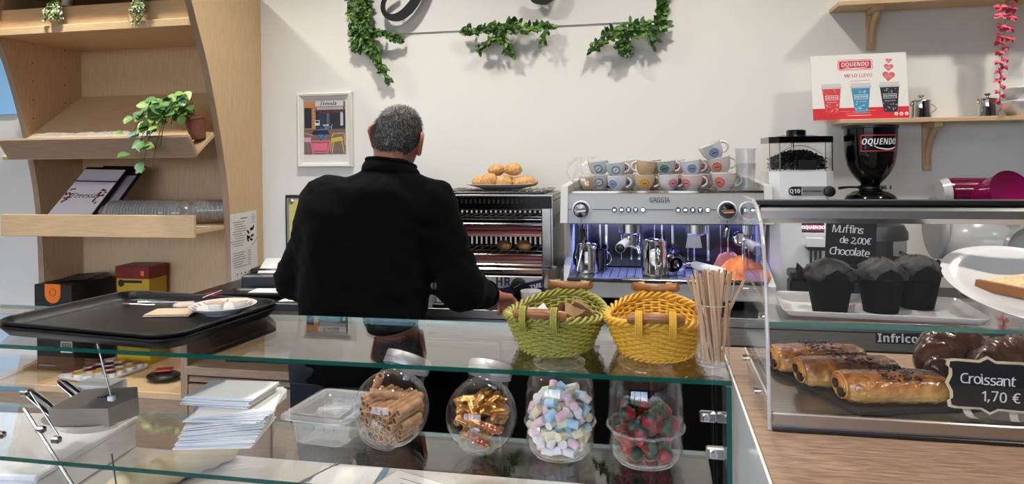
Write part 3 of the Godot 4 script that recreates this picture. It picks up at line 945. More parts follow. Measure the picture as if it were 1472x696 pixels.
func build_picture() -> void:
	var t := thing("picture_frame", "white beaded frame with a photo of a cafe terrace on the wall", "picture", V3(-1.489, 1.637, 0.002))
	var w := 0.272
	var h := 0.347
	var fr := G()
	for k in 4:
		var vertical := k % 2 == 0
		var l := h if vertical else w
		var b := Basis.from_euler(V3(0, 0, PI / 2 * k))
		var o := (w if vertical else h) / 2
		var prof := [Vector2(0, 0), Vector2(0, 0.016), Vector2(0.006, 0.024), Vector2(0.014, 0.022), Vector2(0.022, 0.012), Vector2(0.026, 0.012), Vector2(0.026, 0.0)]
		for i in prof.size() - 1:
			var p: Vector2 = prof[i]
			var q: Vector2 = prof[i + 1]
			fr.quad(b * V3(o - p.x, -l / 2 + p.x, p.y), b * V3(o - p.x, l / 2 - p.x, p.y), b * V3(o - q.x, l / 2 - q.x, q.y), b * V3(o - q.x, -l / 2 + q.x, q.y))
	part("frame", fr, mat(Color(0.88, 0.87, 0.82), 0.45), t)
	var bead := G()
	for s: float in [-1.0, 1.0]:
		for k in 52: bead.ball(V3(s * (w / 2 - 0.005), -h / 2 + 0.012 + k * 0.00635, 0.0235), V3(0.0025, 0.0025, 0.0025), Basis.IDENTITY, 6, 4)
	part("beading", bead, mat(Color(0.85, 0.83, 0.78), 0.45), t).set_meta("kind", "stuff")
	part("mount", G().box(V3(0, 0, 0.006), V3(w - 0.04, h - 0.04, 0.004)), mat(Color(0.84, 0.82, 0.8), 0.7), t)
	# the print: terrace in front of a shop
	var p := Pic.new(330, 480, Color(0.42, 0.37, 0.36))
	p.rect(0, 0, 330, 20, Color(0.62, 0.58, 0.56))
	p.rect(0, 15, 95, 245, Color(0.72, 0.5, 0.28))
	for k in 7: p.rect(66, 40 + k * 30, 29, 3, Color(0.5, 0.33, 0.18))
	p.rect(5, 70, 58, 180, Color(0.1, 0.11, 0.15))
	p.rect(95, 90, 235, 170, Color(0.08, 0.085, 0.11))
	p.rect(115, 120, 55, 140, Color(0.13, 0.17, 0.28))
	p.rect(180, 120, 25, 140, Color(0.33, 0.33, 0.37))
	p.rect(290, 110, 22, 120, Color(0.74, 0.72, 0.7))
	p.rect(92, 14, 222, 46, Color(0.78, 0.77, 0.76))
	for k in 19: p.poly([Vector2(103 + k * 11, 66), Vector2(109 + k * 11, 66), Vector2(114 + k * 11, 90), Vector2(108 + k * 11, 90)], Color(0.8, 0.79, 0.78))
	var r := RandomNumberGenerator.new()
	r.seed = 5
	for k in 170: p.disc(90 + r.randf() * 235, 92 + r.randf() * 26, r.randf_range(2, 5), [Color(0.55, 0.08, 0.12), Color(0.35, 0.06, 0.1), Color(0.2, 0.2, 0.12)][r.randi() % 3])
	p.rect(0, 258, 330, 222, Color(0.47, 0.37, 0.32))
	for k in 16:
		p.line(Vector2(0, 262 + k * k * 0.9), Vector2(330, 262 + k * k * 0.9), 1.2, Color(0.38, 0.3, 0.26))
		p.line(Vector2(165 + (k - 8) * 14, 258), Vector2(165 + (k - 8) * 60, 480), 1.2, Color(0.39, 0.31, 0.27))
	p.rect(88, 180, 38, 46, Color(0.82, 0.82, 0.82)); p.rect(93, 186, 28, 18, Color(0.15, 0.15, 0.15))
	p.poly([Vector2(150, 220), Vector2(200, 220), Vector2(196, 228), Vector2(154, 228)], Color(0.85, 0.85, 0.85))
	p.line(Vector2(160, 228), Vector2(185, 262), 3, Color(0.75, 0.75, 0.75)); p.line(Vector2(188, 228), Vector2(162, 262), 3, Color(0.75, 0.75, 0.75))
	p.line(Vector2(225, 215), Vector2(218, 262), 3, Color(0.75, 0.75, 0.75)); p.line(Vector2(200, 240), Vector2(222, 240), 4, Color(0.78, 0.78, 0.78))
	p.poly([Vector2(105, 262), Vector2(175, 250), Vector2(182, 340), Vector2(100, 340)], Color(0.24, 0.45, 0.6))
	p.poly([Vector2(78, 268), Vector2(190, 268), Vector2(205, 306), Vector2(60, 306)], Color(0.09, 0.09, 0.1))
	for k in 2: p.line(Vector2(100 + k * 70, 306), Vector2(150 - k * 30, 372), 4, Color(0.1, 0.1, 0.11))
	var yel := Color(0.78, 0.68, 0.22)
	p.poly([Vector2(215, 340), Vector2(300, 326), Vector2(312, 360), Vector2(222, 375)], yel)
	for q: Array in [[222, 330, 232, 300], [232, 300, 318, 296], [318, 296, 326, 400], [235, 375, 222, 470], [300, 360, 318, 470], [220, 340, 210, 450]]: p.line(Vector2(q[0], q[1]), Vector2(q[2], q[3]), 7, yel)
	var pk := Color(0.86, 0.4, 0.48)
	p.poly([Vector2(62, 380), Vector2(190, 380), Vector2(182, 445), Vector2(72, 445)], pk)
	for q: Array in [[48, 362, 208, 362], [50, 362, 74, 480], [206, 362, 184, 480], [66, 462, 190, 462]]: p.line(Vector2(q[0], q[1]), Vector2(q[2], q[3]), 9, pk)
	p.poly([Vector2(0, 330), Vector2(58, 330), Vector2(50, 370), Vector2(0, 368)], Color(0.8, 0.62, 0.68))
	p.line(Vector2(0, 290), Vector2(70, 312), 5, Color(0.8, 0.65, 0.7)); p.line(Vector2(20, 368), Vector2(40, 460), 5, Color(0.45, 0.5, 0.62))
	var m := mat(Color.WHITE, 0.35)
	m.albedo_texture = p.tex()
	var g := G()
	var x0 := -0.107
	var y1 := 0.141
	g.quad(V3(x0, y1 - 0.255, 0.0085), V3(x0 + 0.175 + 0.033, y1 - 0.255, 0.0085), V3(x0 + 0.208, y1, 0.0085), V3(x0, y1, 0.0085))
	var pr := part("print", g, m, t)
	part("lettering", G().add(words("Freesia", 0.016, true, "Droid Serif", 0.0006), Transform3D(Basis(V3(1, 0, 0), V3(0.3, 1, 0), V3(0, 0, 1)), V3(0.018, y1 - 0.019, 0.009))), M.ink, pr)

func bracket(t: Node3D, x: float, y: float, h: float) -> void:
	var b := Node3D.new()
	b.name = "bracket"
	t.add_child(b, true)
	part("upright", G().box(V3(x, y - h / 2, 0.009), V3(0.03, h, 0.018), 0.002), M.oak_v, b)
	part("arm", G().box(V3(x, y - 0.009, 0.07), V3(0.03, 0.018, 0.125), 0.002), M.oak_z, b)
	var q := []
	for k in 9:
		var f := k / 8.0
		q.append(V3(x, y - 0.018 - (h - 0.045) * pow(f, 1.35), 0.118 - 0.1 * sin(f * PI / 2)))
	part("brace", G().tube(q, 0.013, 4, false, 1.0, V3(0.7, 0.7, 0)), M.oak_v, b)

func build_shelves(r: RandomNumberGenerator) -> void:
	var up := thing("wall_shelf", "upper oak wall shelf on a curved bracket, above the promotional board", "shelf", Vector3.ZERO, 0, "oak wall shelves")
	part("board", G().box(V3(1.4, 2.071, 0.076), V3(1.4, 0.016, 0.148), 0.0015), M.oak_h, up)
	bracket(up, 0.85, 2.063, 0.155)
	bracket(up, 1.85, 2.063, 0.155)
	var lo := thing("wall_shelf", "lower oak wall shelf carrying the promotional board and steel jugs", "shelf", Vector3.ZERO, 0, "oak wall shelves")
	part("board", G().box(V3(1.4, 1.621, 0.076), V3(1.4, 0.016, 0.148), 0.0015), M.oak_h, lo)
	bracket(lo, 1.048, 1.613, 0.185)
	bracket(lo, 1.95, 1.613, 0.185)
	# promotional board
	var t := thing("promo_board", "white and red cardboard promotion with three paper cups on the lower shelf", "poster", V3(0.781, 1.6295, 0.118))
	t.rotation.x = -0.1
	t.rotation.z = 0.008
	var W := 0.342
	var H := 0.254
	part("cardboard", G().box(V3(0, H / 2, 0), V3(W, H, 0.006), 0.0005), M.paper, t)
	var p := Pic.new(684, 508, Color(0.9, 0.885, 0.855))
	var red := Color(0.82, 0.17, 0.2)
	p.rect(0, 418, 684, 90, red)
	var cols := [Color(0.83, 0.25, 0.25), Color(0.27, 0.55, 0.68), Color(0.16, 0.17, 0.2)]
	var cx := [142, 352, 556]
	for k in 3:
		var x: float = cx[k]
		p.poly([Vector2(x - 68, 262), Vector2(x + 68, 262), Vector2(x + 48, 452), Vector2(x + 30, 458), Vector2(x - 30, 458), Vector2(x - 48, 452)], cols[k])
		for i in 46:
			var yy := r.randf_range(275, 445)
			var xx := x + r.randf_range(-1, 1) * (62 - (yy - 262) * 0.1)
			if absf(yy - 345) < 38: continue
			p.disc(xx, yy, r.randf_range(2, 5), cols[k].lerp(Color.WHITE, 0.6))
		p.rect(x - 46, 318, 92, 3, Color.WHITE); p.rect(x - 46, 350, 92, 3, Color.WHITE)
		p.rect(x - 46, 318, 3, 34, Color.WHITE); p.rect(x + 44, 318, 3, 34, Color.WHITE)
		p.poly([Vector2(x - 70, 226), Vector2(x + 70, 226), Vector2(x + 74, 258), Vector2(x + 78, 266), Vector2(x - 78, 266), Vector2(x - 74, 258)], Color(0.8, 0.79, 0.77))
		p.rect(x - 76, 256, 152, 4, Color(0.68, 0.67, 0.65))
	# brand badge frame
	p.poly(Array(rrect(250, 84, 16)).map(func(v: Vector2) -> Vector2: return v + Vector2(320, 84)), red)
	p.poly(Array(rrect(242, 76, 13)).map(func(v: Vector2) -> Vector2: return v + Vector2(320, 84)), Color(0.92, 0.9, 0.88))
	p.poly(Array(rrect(230, 64, 9)).map(func(v: Vector2) -> Vector2: return v + Vector2(320, 84)), red)
	for k in 3:
		var s: float = [0.5, 0.75, 1.0][k]
		var c := Vector2(560 - k * 3, 62 + [0, 50, 118][k])
		var q := []
		for i in 40:
			var a := TAU * i / 40
			q.append(c + Vector2(pow(sin(a), 3) * 44, -(13 * cos(a) - 5 * cos(2 * a) - 2 * cos(3 * a) - cos(4 * a)) * 2.7).rotated(0.12) * s)
		p.poly(q, Color(0.84, 0.35, 0.37))
		for i in 9: p.line(c + Vector2(-30 + i * 7, -14) * s, c + Vector2(-20 + i * 5, 18) * s, 1.6, Color(0.93, 0.72, 0.7))
	p.line(Vector2(280, 212), Vector2(420, 206), 3, red)
	p.poly(arc(320, 96, 95, 0.25, PI - 0.25, 14, 17).map(func(v: Vector2) -> Vector2: return v) + arc(320, 96, 95, PI - 0.25, 0.25, 14, 12).map(func(v: Vector2) -> Vector2: return v), Color.WHITE)
	for k in 3: p.disc(594 + k * 36, 474, 13, Color(0.94, 0.93, 0.92))
	p.rect(598 - 6, 468, 4, 14, red); p.rect(589, 471, 12, 3, red); p.disc(630, 474, 6, red); p.disc(666, 474, 6, red); p.disc(666, 474, 3.5, Color(0.94, 0.93, 0.92))
	for i in 42: p.rect(200 + i * 6, 444 - i * 0.06, 4, 3, Color(0.95, 0.75, 0.74))
	for i in 30: p.rect(236 + i * 6, 459, 4, 3, Color(0.95, 0.75, 0.74))
	for i in 24: p.rect(250 + i * 7, 476, 5.5, 5, Color(0.97, 0.93, 0.92))
	var m := mat(Color.WHITE, 0.45)
	m.albedo_texture = p.tex()
	var g := G()
	g.quad(V3(-W / 2, 0, 0.0033), V3(W / 2, 0, 0.0033), V3(W / 2, H, 0.0033), V3(-W / 2, H, 0.0033))
	var pr := part("print", g, m, t)
	part("lettering", G().add(words("OQUENDO", 0.0165, true), Transform3D(Basis(V3(0.88, 0, 0), V3(0.12, 1, 0), V3(0, 0, 1)), V3(-0.011, H - 0.0395, 0.0037))), M.white, pr)
	part("lettering", scrawl("ME LO LLEVO", 0.0125, 4, 0.0, 1.0), M.red, pr).position = V3(0.0, H - 0.084, 0.0037)
	for k in 3:
		part("lettering", G().add(words("OQUENDO", 0.0068, true), xf(V3(-W / 2 + cx[k] * 0.0005, H - 0.1675, 0.0037))), M.white, pr)
		part("lettering", G().add(words("ME LO LLEVO", 0.0045, false), xf(V3(-W / 2 + cx[k] * 0.0005, H - 0.186, 0.0037))), M.white, pr)
	# two small steel jugs with lids
	for k in 2:
		var j := thing("lidded_jug", ["small lidded steel milk jug beside the promotional board", "small lidded steel milk jug under the pink flower strand"][k], "jug", V3([1.005, 1.232][k], 1.6295, 0.085), 0, "small lidded steel jugs on the lower shelf")
		part("body", G().lathe([Vector2(0, 0), Vector2(0.033, 0), Vector2(0.035, 0.003), Vector2(0.033, 0.035), Vector2(0.031, 0.062), Vector2(0.032, 0.065)], 32), M.chrome, j)
		part("spout", G().ball(V3(-0.03, 0.056, 0), V3(0.01, 0.011, 0.008), Basis.IDENTITY, 10, 6), M.chrome, j)
		var lid := part("lid", G().lathe([Vector2(0.033, 0.0655), Vector2(0.031, 0.069), Vector2(0.01, 0.073), Vector2(0.0, 0.073)], 32), M.steel, j)
		part("knob", G().lathe([Vector2(0.004, 0.073), Vector2(0.004, 0.079), Vector2(0.009, 0.082), Vector2(0.012, 0.087), Vector2(0.006, 0.09), Vector2(0, 0.088)], 16), M.steel, lid)
		var q := []
		for i in 9: q.append(V3(0.03 + 0.022 * sin(i / 8.0 * PI), 0.056 - 0.038 * i / 8.0, 0))
		part("handle", G().tube(q, 0.003, 6, false, 0.6), M.chrome, j)
	# white stacked tubs
	var tb := thing("white_tub", "two stacked white plastic tubs at the right end of the lower shelf", "tub", V3(1.47, 1.6295, 0.08))
	part("tub", dish(0.34, 0.11, 0.02, [Vector2(-0.6, 0), Vector2(-0.015, 0), Vector2(0, 0.05), Vector2(0.003, 0.052), Vector2(0.003, 0.06), Vector2(-0.004, 0.06), Vector2(-0.6, 0.058)]), M.white, tb)
	part("upper_tub", dish(0.33, 0.105, 0.02, [Vector2(-0.6, 0.058), Vector2(-0.01, 0.058), Vector2(0.004, 0.1), Vector2(0.008, 0.102), Vector2(0.008, 0.108), Vector2(-0.002, 0.108), Vector2(-0.6, 0.107)]), M.white, tb)
	# strand of pink blossoms hanging from the upper shelf
	var fl := thing("flower_strand", "strand of pink artificial blossoms hanging over the lower shelf", "flowers")
	var path := []
	for k in 13:
		var f := k / 12.0
		path.append(V3(1.256 + 0.006 * sin(f * 6) - 0.012 * f * f, 2.12 - 0.475 * f, 0.165 - 0.01 * f + 0.004 * sin(f * 9)))
	part("stem", G().tube(path, 0.0014, 5), mat(Color(0.42, 0.45, 0.22), 0.6), fl)
	var pm := vcol(0.6)
	pm.backlight_enabled = true; pm.backlight = Color(0.5, 0.15, 0.2)
	for k in 28:
		var f := k / 27.0
		var p3: Vector3 = path[mini(int(f * 12), 11)].lerp(path[mini(int(f * 12) + 1, 12)], f * 12 - int(f * 12))
		var side := -1.0 if k % 2 else 1.0
		var reach := lerpf(0.026, 0.009, f)
		var c := p3 + V3(side * reach * r.randf_range(0.6, 1.1), r.randf_range(-0.008, 0.008), r.randf_range(0.0, 0.012))
		var gg := G()
		for q in 4:
			var a := TAU * q / 4 + r.randf() * 0.8
			gg.tint = [Color(0.72, 0.08, 0.14), Color(0.56, 0.04, 0.10), Color(0.8, 0.16, 0.22)][r.randi() % 3]
			gg.leaf(c, V3(cos(a), sin(a) * 0.6 - 0.2, r.randf_range(-0.2, 0.5)), V3(r.randf_range(-0.3, 0.3), 0.8, 0.7), lerpf(0.026, 0.011, f) * r.randf_range(0.8, 1.15), lerpf(0.027, 0.011, f), 0.35, 0.25)
		gg.tint = Color(0.3, 0.33, 0.12)
		gg.tube([p3, p3.lerp(c, 0.5) + V3(0, 0.004, 0), c], 0.0008, 4)
		part("blossom", gg, pm, fl, "", true)
	# a green sprig at the right end of the upper shelf
	var sg := thing("green_sprig", "dark green leafy sprig hanging at the far right of the upper shelf", "plant")
	var g2 := G()
	var s2 := G()
	for k in 5: sprig(g2, s2, [V3(1.36, 2.13, 0.12), V3(1.35 + k * 0.012, 2.1, 0.165), V3(1.335 + k * 0.016, 2.03 + r.randf_range(-0.01, 0.02), 0.172)], 14, 0.02, r)
	var lv := part("leaves", g2, M.leaf, sg, "", true)
	lv.set_meta("kind", "stuff")
	part("stem", s2, mat(Color(0.2, 0.3, 0.08), 0.6), sg)

func build_worktop() -> void:
	var y := 0.972
	# long back counter: steel cabinets on the right, oak drawers on the left
	var wt := thing("back_worktop", "long dark worktop along the back wall carrying the coffee machine", "worktop")
	part("top", G().box(V3(-0.15, y - 0.014, 0.335), V3(3.32, 0.028, 0.65), 0.003), mat(Color(0.09, 0.09, 0.095), 0.35), wt)
	part("steel_edge", G().box(V3(0.225, y - 0.014, 0.6625), V3(2.57, 0.03, 0.005), 0.001), M.brushed, wt)
	var fr := thing("fridge_counter", "low brushed-steel counter fridge with a small blue maker's plate", "fridge")
	part("body", G().box(V3(0.24, 0.48, 0.335), V3(2.53, 0.92, 0.63), 0.003), M.darksteel, fr)
	part("control_panel", G().box(V3(0.24, 0.912, 0.655), V3(2.53, 0.06, 0.012), 0.003), M.brushed, fr)
	var doorm := mat(Color(0.1, 0.1, 0.105), 0.32, 0.9)
	for k in 5:
		var d := part("door", G().box(V3(-0.78 + k * 0.51, 0.5, 0.655), V3(0.5, 0.73, 0.02), 0.004), doorm, fr)
		part("grip", G().box(V3(-0.78 + k * 0.51, 0.85, 0.668), V3(0.5, 0.02, 0.012), 0.003), M.black, d)
	var pl := part("maker_plate", G().box(V3(0.732, 0.927, 0.6625), V3(0.125, 0.034, 0.003)), mat(Color(0.05, 0.05, 0.22), 0.4), fr)
	part("lettering", G().add(words("Infrico", 0.026, true), xf(V3(0.732, 0.927, 0.6645))), M.white, pl)
	# oak drawers under the left end
	var dr := thing("drawer_unit", "oak drawer unit with an open niche under the left end of the worktop", "drawer unit")
	part("divider", G().box(V3(-1.795, 0.48, 0.31), V3(0.03, 0.93, 0.6), 0.002), M.greyoak_v, dr)
	part("divider", G().box(V3(-1.055, 0.48, 0.31), V3(0.03, 0.93, 0.6), 0.002), M.greyoak_v, dr)
	part("back_panel", G().box(V3(-1.425, 0.48, 0.03), V3(0.71, 0.93, 0.018)), M.greyoak_v, dr)
	part("shelf_board", G().box(V3(-1.425, 0.69, 0.34), V3(0.71, 0.032, 0.56), 0.002), M.greyoak, dr)
	part("rail", G().box(V3(-1.425, 0.652, 0.585), V3(0.71, 0.022, 0.03), 0.002), M.greyoak, dr)
	for k in 2:
		part("drawer_front", G().box(V3(-1.603 + k * 0.356, 0.49, 0.6), V3(0.35, 0.29, 0.02), 0.003), M.greyoak, dr)
		part("drawer_front", G().box(V3(-1.603 + k * 0.356, 0.19, 0.6), V3(0.35, 0.29, 0.02), 0.003), M.greyoak, dr)
	var nb := thing("paper_folder", "dark folder with white sheets lying in the oak drawer niche", "folder", V3(-1.5, 0.7065, 0.42), 0.05)
	part("cover", G().box(V3(0, 0.004, 0), V3(0.34, 0.008, 0.22), 0.002), M.black, nb)
	part("sheet", G().box(V3(0.01, 0.0095, 0.01), V3(0.27, 0.003, 0.18)), M.paper, nb)
	# receipt printer
	var rp := thing("receipt_printer", "small black receipt printer with a white paper tongue by the oak unit", "printer", V3(-1.585, y, 0.33), 0.15)
	part("body", G().box(V3(0, 0.03, 0), V3(0.17, 0.06, 0.2), 0.008), M.black, rp)
	part("lid", G().box(V3(0, 0.066, -0.03), V3(0.155, 0.018, 0.13), 0.006), mat(Color(0.06, 0.06, 0.062), 0.35), rp)
	part("receipt", G().grid(2, 8, func(u: float, v: float) -> Vector3: return V3((u - 0.5) * 0.075, 0.078 + 0.03 * v - 0.02 * (1 - v) * (1 - v), 0.05 - 0.1 * v)), M.paper, rp)
	var tr := thing("card_tray", "flat black tray with white slips on the worktop before the printer", "tray", V3(-1.5, y, 0.55), 0.1)
	part("tray", dish(0.26, 0.12, 0.02, [Vector2(-0.6, 0.003), Vector2(-0.008, 0.003), Vector2(0, 0.02), Vector2(0.004, 0.02), Vector2(-0.004, 0), Vector2(-0.6, 0)]), M.black, tr)
	part("slip", G().box(V3(0.04, 0.022, 0.0), V3(0.14, 0.002, 0.08)), M.paper, tr)
	single("paper_slip", G().prism(PackedVector2Array([Vector2(-0.08, -0.05), Vector2(0.08, -0.05), Vector2(0.07, 0.06), Vector2(-0.06, 0.05)]), 0.002, Transform3D(Basis.from_euler(V3(-PI / 2, 0, 0)), Vector3.ZERO)), M.paper, "loose white paper slip on the worktop left of the person", "paper", V3(-1.31, y + 0.0005, 0.57), Basis.from_euler(V3(0, 0.3, 0)))
	single("red_packet", G().box(Vector3.ZERO, V3(0.06, 0.01, 0.03), 0.004), mat(Color(0.5, 0.06, 0.05), 0.4), "small red packet on the worktop beside the oak unit", "packet", V3(-1.7, y + 0.0052, 0.56), Basis.from_euler(V3(0, -0.2, 0)))
	# open notebook at the person's right
	var bk := thing("note_pad", "thick white note pad lying on the worktop beside the person", "note pad", V3(-0.68, y, 0.556), 0.1)
	part("pages", G().box(V3(0, 0.03, 0), V3(0.17, 0.03, 0.15), 0.003), M.paper, bk)
	part("cover", G().box(V3(0, 0.0075, 0), V3(0.2, 0.014, 0.17), 0.003), M.black, bk)
	build_toaster(y)
	build_machine(y)
	build_cups()
	build_grinders(y)
	build_pod_machine(y)
	build_person()

func roll(g: Geo, r: Vector3, seed_: int) -> Geo:
	var f := FastNoiseLite.new()
	f.seed = seed_; f.frequency = 1.0
	g.grid(26, 16, func(u: float, v: float) -> Vector3:
		var a := u * TAU
		var e := (v - 0.5) * PI
		var d := V3(cos(e) * sin(a), sin(e), cos(e) * cos(a))
		var k := 1.0 + 0.13 * f.get_noise_3dv(d * 1.4) + 0.05 * f.get_noise_3dv(d * 4.0)
		var p := d * k
		if p.y < 0: p.y *= 0.72
		p.y -= 0.10 * exp(-p.z * p.z * 40) * maxf(p.y, 0)
		return p * r, true)
	return g

func bread_mat(a: Color, b: Color, s: float, seed_: int, rough := 0.55) -> StandardMaterial3D:
	var m := tri_mat(noise_tex(0.03, a, b, 256, seed_, 5), V3(s, s, s), rough)
	return bump(m, noise_tex(0.06, Color.BLACK, Color.WHITE, 256, seed_ + 1, 4, true), 0.5)

func build_toaster(y: float) -> void:
	var x0 := -0.835
	var x1 := -0.366
	var cx := (x0 + x1) / 2
	var w := x1 - x0
	var zf := 0.45
	var zb := 0.13
	var top := 1.358
	var t := thing("toaster_oven", "steel two-tier bread toaster with slotted back and pink heating tubes", "toaster")
	var skin := mat(Color(0.66, 0.65, 0.63), 0.16, 1.0)
	var dark := mat(Color(0.10, 0.09, 0.085), 0.25, 0.8)
	var d := zf - zb
	var zc := (zf + zb) / 2
	part("top_panel", G().box(V3(cx, top - 0.002, zc), V3(w, 0.006, d), 0.001), M.brushed, t)
	part("front_band", G().box(V3(cx, top - 0.028, zf - 0.006), V3(w, 0.05, 0.012), 0.003), dark, t)
	for k in 17:
		part("vent_slot", G().prism(PackedVector2Array(arc(0, 0.005, 0.004, 0, PI, 6) + arc(0, -0.005, 0.004, PI, TAU, 6)), 0.001, xf(V3(x0 + 0.085 + k * 0.0178, top - 0.024, zf))), M.ink, t)
	for s in 2:
		part("side_panel", G().box(V3(x1 - 0.004 if s else x0 + 0.004, y + 0.02 + (top - y - 0.02) / 2, zc), V3(0.008, top - y - 0.025, d), 0.001), mat(Color(0.55, 0.545, 0.53), 0.22, 1.0), t)
	part("front_post", G().box(V3(x1 - 0.025, 1.165, zf - 0.012), V3(0.036, 0.29, 0.022), 0.003), skin, t)
	part("front_post", G().box(V3(x0 + 0.025, 1.165, zf - 0.012), V3(0.036, 0.29, 0.022), 0.003), skin, t)
	# side panel vents
	for k in 5: part("side_slot", G().box(V3(x1 + 0.0003, top - 0.022, zb + 0.06 + k * 0.055), V3(0.001, 0.004, 0.03)), M.ink, t)
	part("side_slot", G().box(V3(x1 + 0.0003, 1.26, zc + 0.02), V3(0.001, 0.035, 0.24), 0, Basis.from_euler(V3(0.06, 0, 0))), M.darksteel, t)
	var iw := w - 0.09
	# back wall of slots: plain dark metal bars with open gaps between
	var dark_metal := mat(Color(0.06, 0.055, 0.05), 0.35, 0.6)
	for q: Array in [[1.33, 0.05], [1.218, 0.098], [1.06, 0.15]]: part("back_panel", G().box(V3(cx, q[0], zb + 0.01), V3(w - 0.02, q[1], 0.006)), dark_metal, t)
	for tier in 2:
		var yy: float = [1.286, 1.152][tier]
		for k in 21:
			part("back_bar", G().box(V3(cx - iw / 2 - 0.02 + k * (iw + 0.04) / 20, yy, zb + 0.01), V3(0.0125, 0.038, 0.006)), dark_metal, t)
	for yy: float in [1.306, 1.246, 1.092]:
		part("drip_rail", G().box(V3(cx, yy, zf - 0.018), V3(iw + 0.03, 0.013, 0.018), 0.004), skin, t)
	var pink := mat(Color(0.62, 0.33, 0.33), 0.25)
	var pinkl := mat(Color(0.78, 0.58, 0.57), 0.3)
	for q: Array in [[1.229, 0.0], [1.215, 1.0], [1.203, 2.0], [1.115, 0.0], [1.102, 2.0]]:
		for zz: float in [zf - 0.05, zf - 0.16]:
			part("heating_tube", G().tube([V3(cx - iw / 2 - 0.015, q[0], zz), V3(cx + iw / 2 + 0.012, q[0], zz)], 0.0062, 10), pinkl if q[1] > 1 else pink, t)
	for yy: float in [1.266, 1.133]:
		var rack := G()
		for k in 12: rack.tube([V3(cx - iw / 2 + 0.01 + k * (iw - 0.02) / 11, yy, zb + 0.03), V3(cx - iw / 2 + 0.01 + k * (iw - 0.02) / 11, yy, zf - 0.01)], 0.0016, 5)
		for zz: float in [zf - 0.012, zf - 0.12, zb + 0.06]: rack.tube([V3(cx - iw / 2, yy, zz), V3(cx + iw / 2, yy, zz)], 0.0024, 6)
		part("rack", rack, M.chrome, t).set_meta("kind", "stuff")
	part("crumb_tray", G().box(V3(cx, 1.073, zf - 0.1), V3(iw + 0.03, 0.022, 0.2), 0.005), skin, t)
	var pn := part("control_panel", G().box(V3(cx, 1.022, zf - 0.004), V3(w - 0.025, 0.066, 0.016), 0.003), mat(Color(0.62, 0.62, 0.63), 0.3), t)
	var blue := mat(Color(0.04, 0.05, 0.22), 0.4)
	part("blue_stripe", G().prism(PackedVector2Array([Vector2(-0.18, -0.033), Vector2(0.215, -0.033), Vector2(0.215, 0.03), Vector2(0.04, -0.012), Vector2(-0.18, -0.022)]), 0.001, xf(V3(cx, 1.022, zf + 0.004))), blue, pn)
	part("lettering", G().add(words("HR", 0.032, true), xf(V3(-0.558, 1.034, zf + 0.0045))), blue, pn)
	part("lettering", G().add(words("TME", 0.016, true), xf(V3(-0.432, 1.02, zf + 0.0056), 0, 0, 0.25)), M.white, pn)
	part("emblem", G().box(V3(-0.625, 1.034, zf + 0.0045), V3(0.034, 0.01, 0.001)), blue, pn)
	var kn := part("timer_knob", G().lathe([Vector2(0.029, 0), Vector2(0.028, 0.012), Vector2(0.022, 0.014), Vector2(0.02, 0.02), Vector2(0, 0.02)], 28, xf(V3(-0.497, 1.022, zf + 0.004), PI / 2)), M.black, pn)
	part("pointer", G().box(V3(-0.497, 1.022, zf + 0.0265), V3(0.036, 0.006, 0.006), 0.001, Basis.from_euler(V3(0, 0, 0.5))), M.black, kn)
	for k in 4:
		part("foot", G().lathe([Vector2(0, 0), Vector2(0.014, 0), Vector2(0.014, 0.022), Vector2(0, 0.022)], 12, xf(V3(x0 + 0.03 if k % 2 else x1 - 0.03, y, zb + 0.04 if k < 2 else zf - 0.04))), M.black, t)
	part("floor_panel", G().box(V3(cx, y + 0.024, zc), V3(w, 0.008, d), 0.001), M.darksteel, t)
	# grill rack lying on top, plate and rolls
	var gr := thing("wire_rack", "flat dark wire rack on top of the toaster under the plate", "rack", V3(cx, top + 0.0015, zc - 0.02))
	part("sheet", G().box(V3(0, 0.005, 0), V3(0.39, 0.008, 0.27), 0.003), M.darksteel, gr)
	var ribs := G()
	for k in 14: ribs.tube([V3(-0.185 + k * 0.0285, 0.0105, -0.13), V3(-0.185 + k * 0.0285, 0.0105, 0.13)], 0.0024, 5)
	part("wire", ribs, M.steel, gr).set_meta("kind", "stuff")
	for s: float in [-1.0, 1.0]: part("handle", G().tube([V3(s * 0.17, 0.01, -0.12), V3(s * 0.205, 0.012, -0.1), V3(s * 0.205, 0.012, 0.1), V3(s * 0.17, 0.01, 0.12)], 0.0035, 6), M.steel, gr)
	var pl := thing("bread_plate", "white oval plate holding a heap of small bread rolls on the toaster", "plate", V3(-0.603, top + 0.0145, 0.24))
	part("plate", G().lathe([Vector2(0, 0), Vector2(0.085, 0), Vector2(0.1, 0.006), Vector2(0.143, 0.018), Vector2(0.146, 0.0205), Vector2(0.142, 0.0215), Vector2(0.1, 0.0105), Vector2(0.08, 0.005), Vector2(0, 0.005)], 48, Transform3D.IDENTITY, 0.6, 1.0, 0.8), M.china, pl)
	var crust := bread_mat(Color(0.66, 0.42, 0.2), Color(0.9, 0.76, 0.54), 9, 30)
	var where := ["at the left end of the heap", "second from the left in the bottom row", "in the middle of the bottom row", "long one at the right end of the heap", "on top of the heap, left one", "on top of the heap, right one", "hidden at the back of the heap"]
	var spots := [V3(-0.69, 0.0, 0.25), V3(-0.643, 0.004, 0.29), V3(-0.582, 0.0, 0.30), V3(-0.508, 0.0, 0.255), V3(-0.625, 0.047, 0.245), V3(-0.555, 0.048, 0.25), V3(-0.59, 0.004, 0.19)]
	var sizes := [V3(0.036, 0.03, 0.036), V3(0.036, 0.033, 0.034), V3(0.031, 0.028, 0.034), V3(0.054, 0.028, 0.038), V3(0.036, 0.029, 0.034), V3(0.037, 0.031, 0.035), V3(0.034, 0.028, 0.034)]
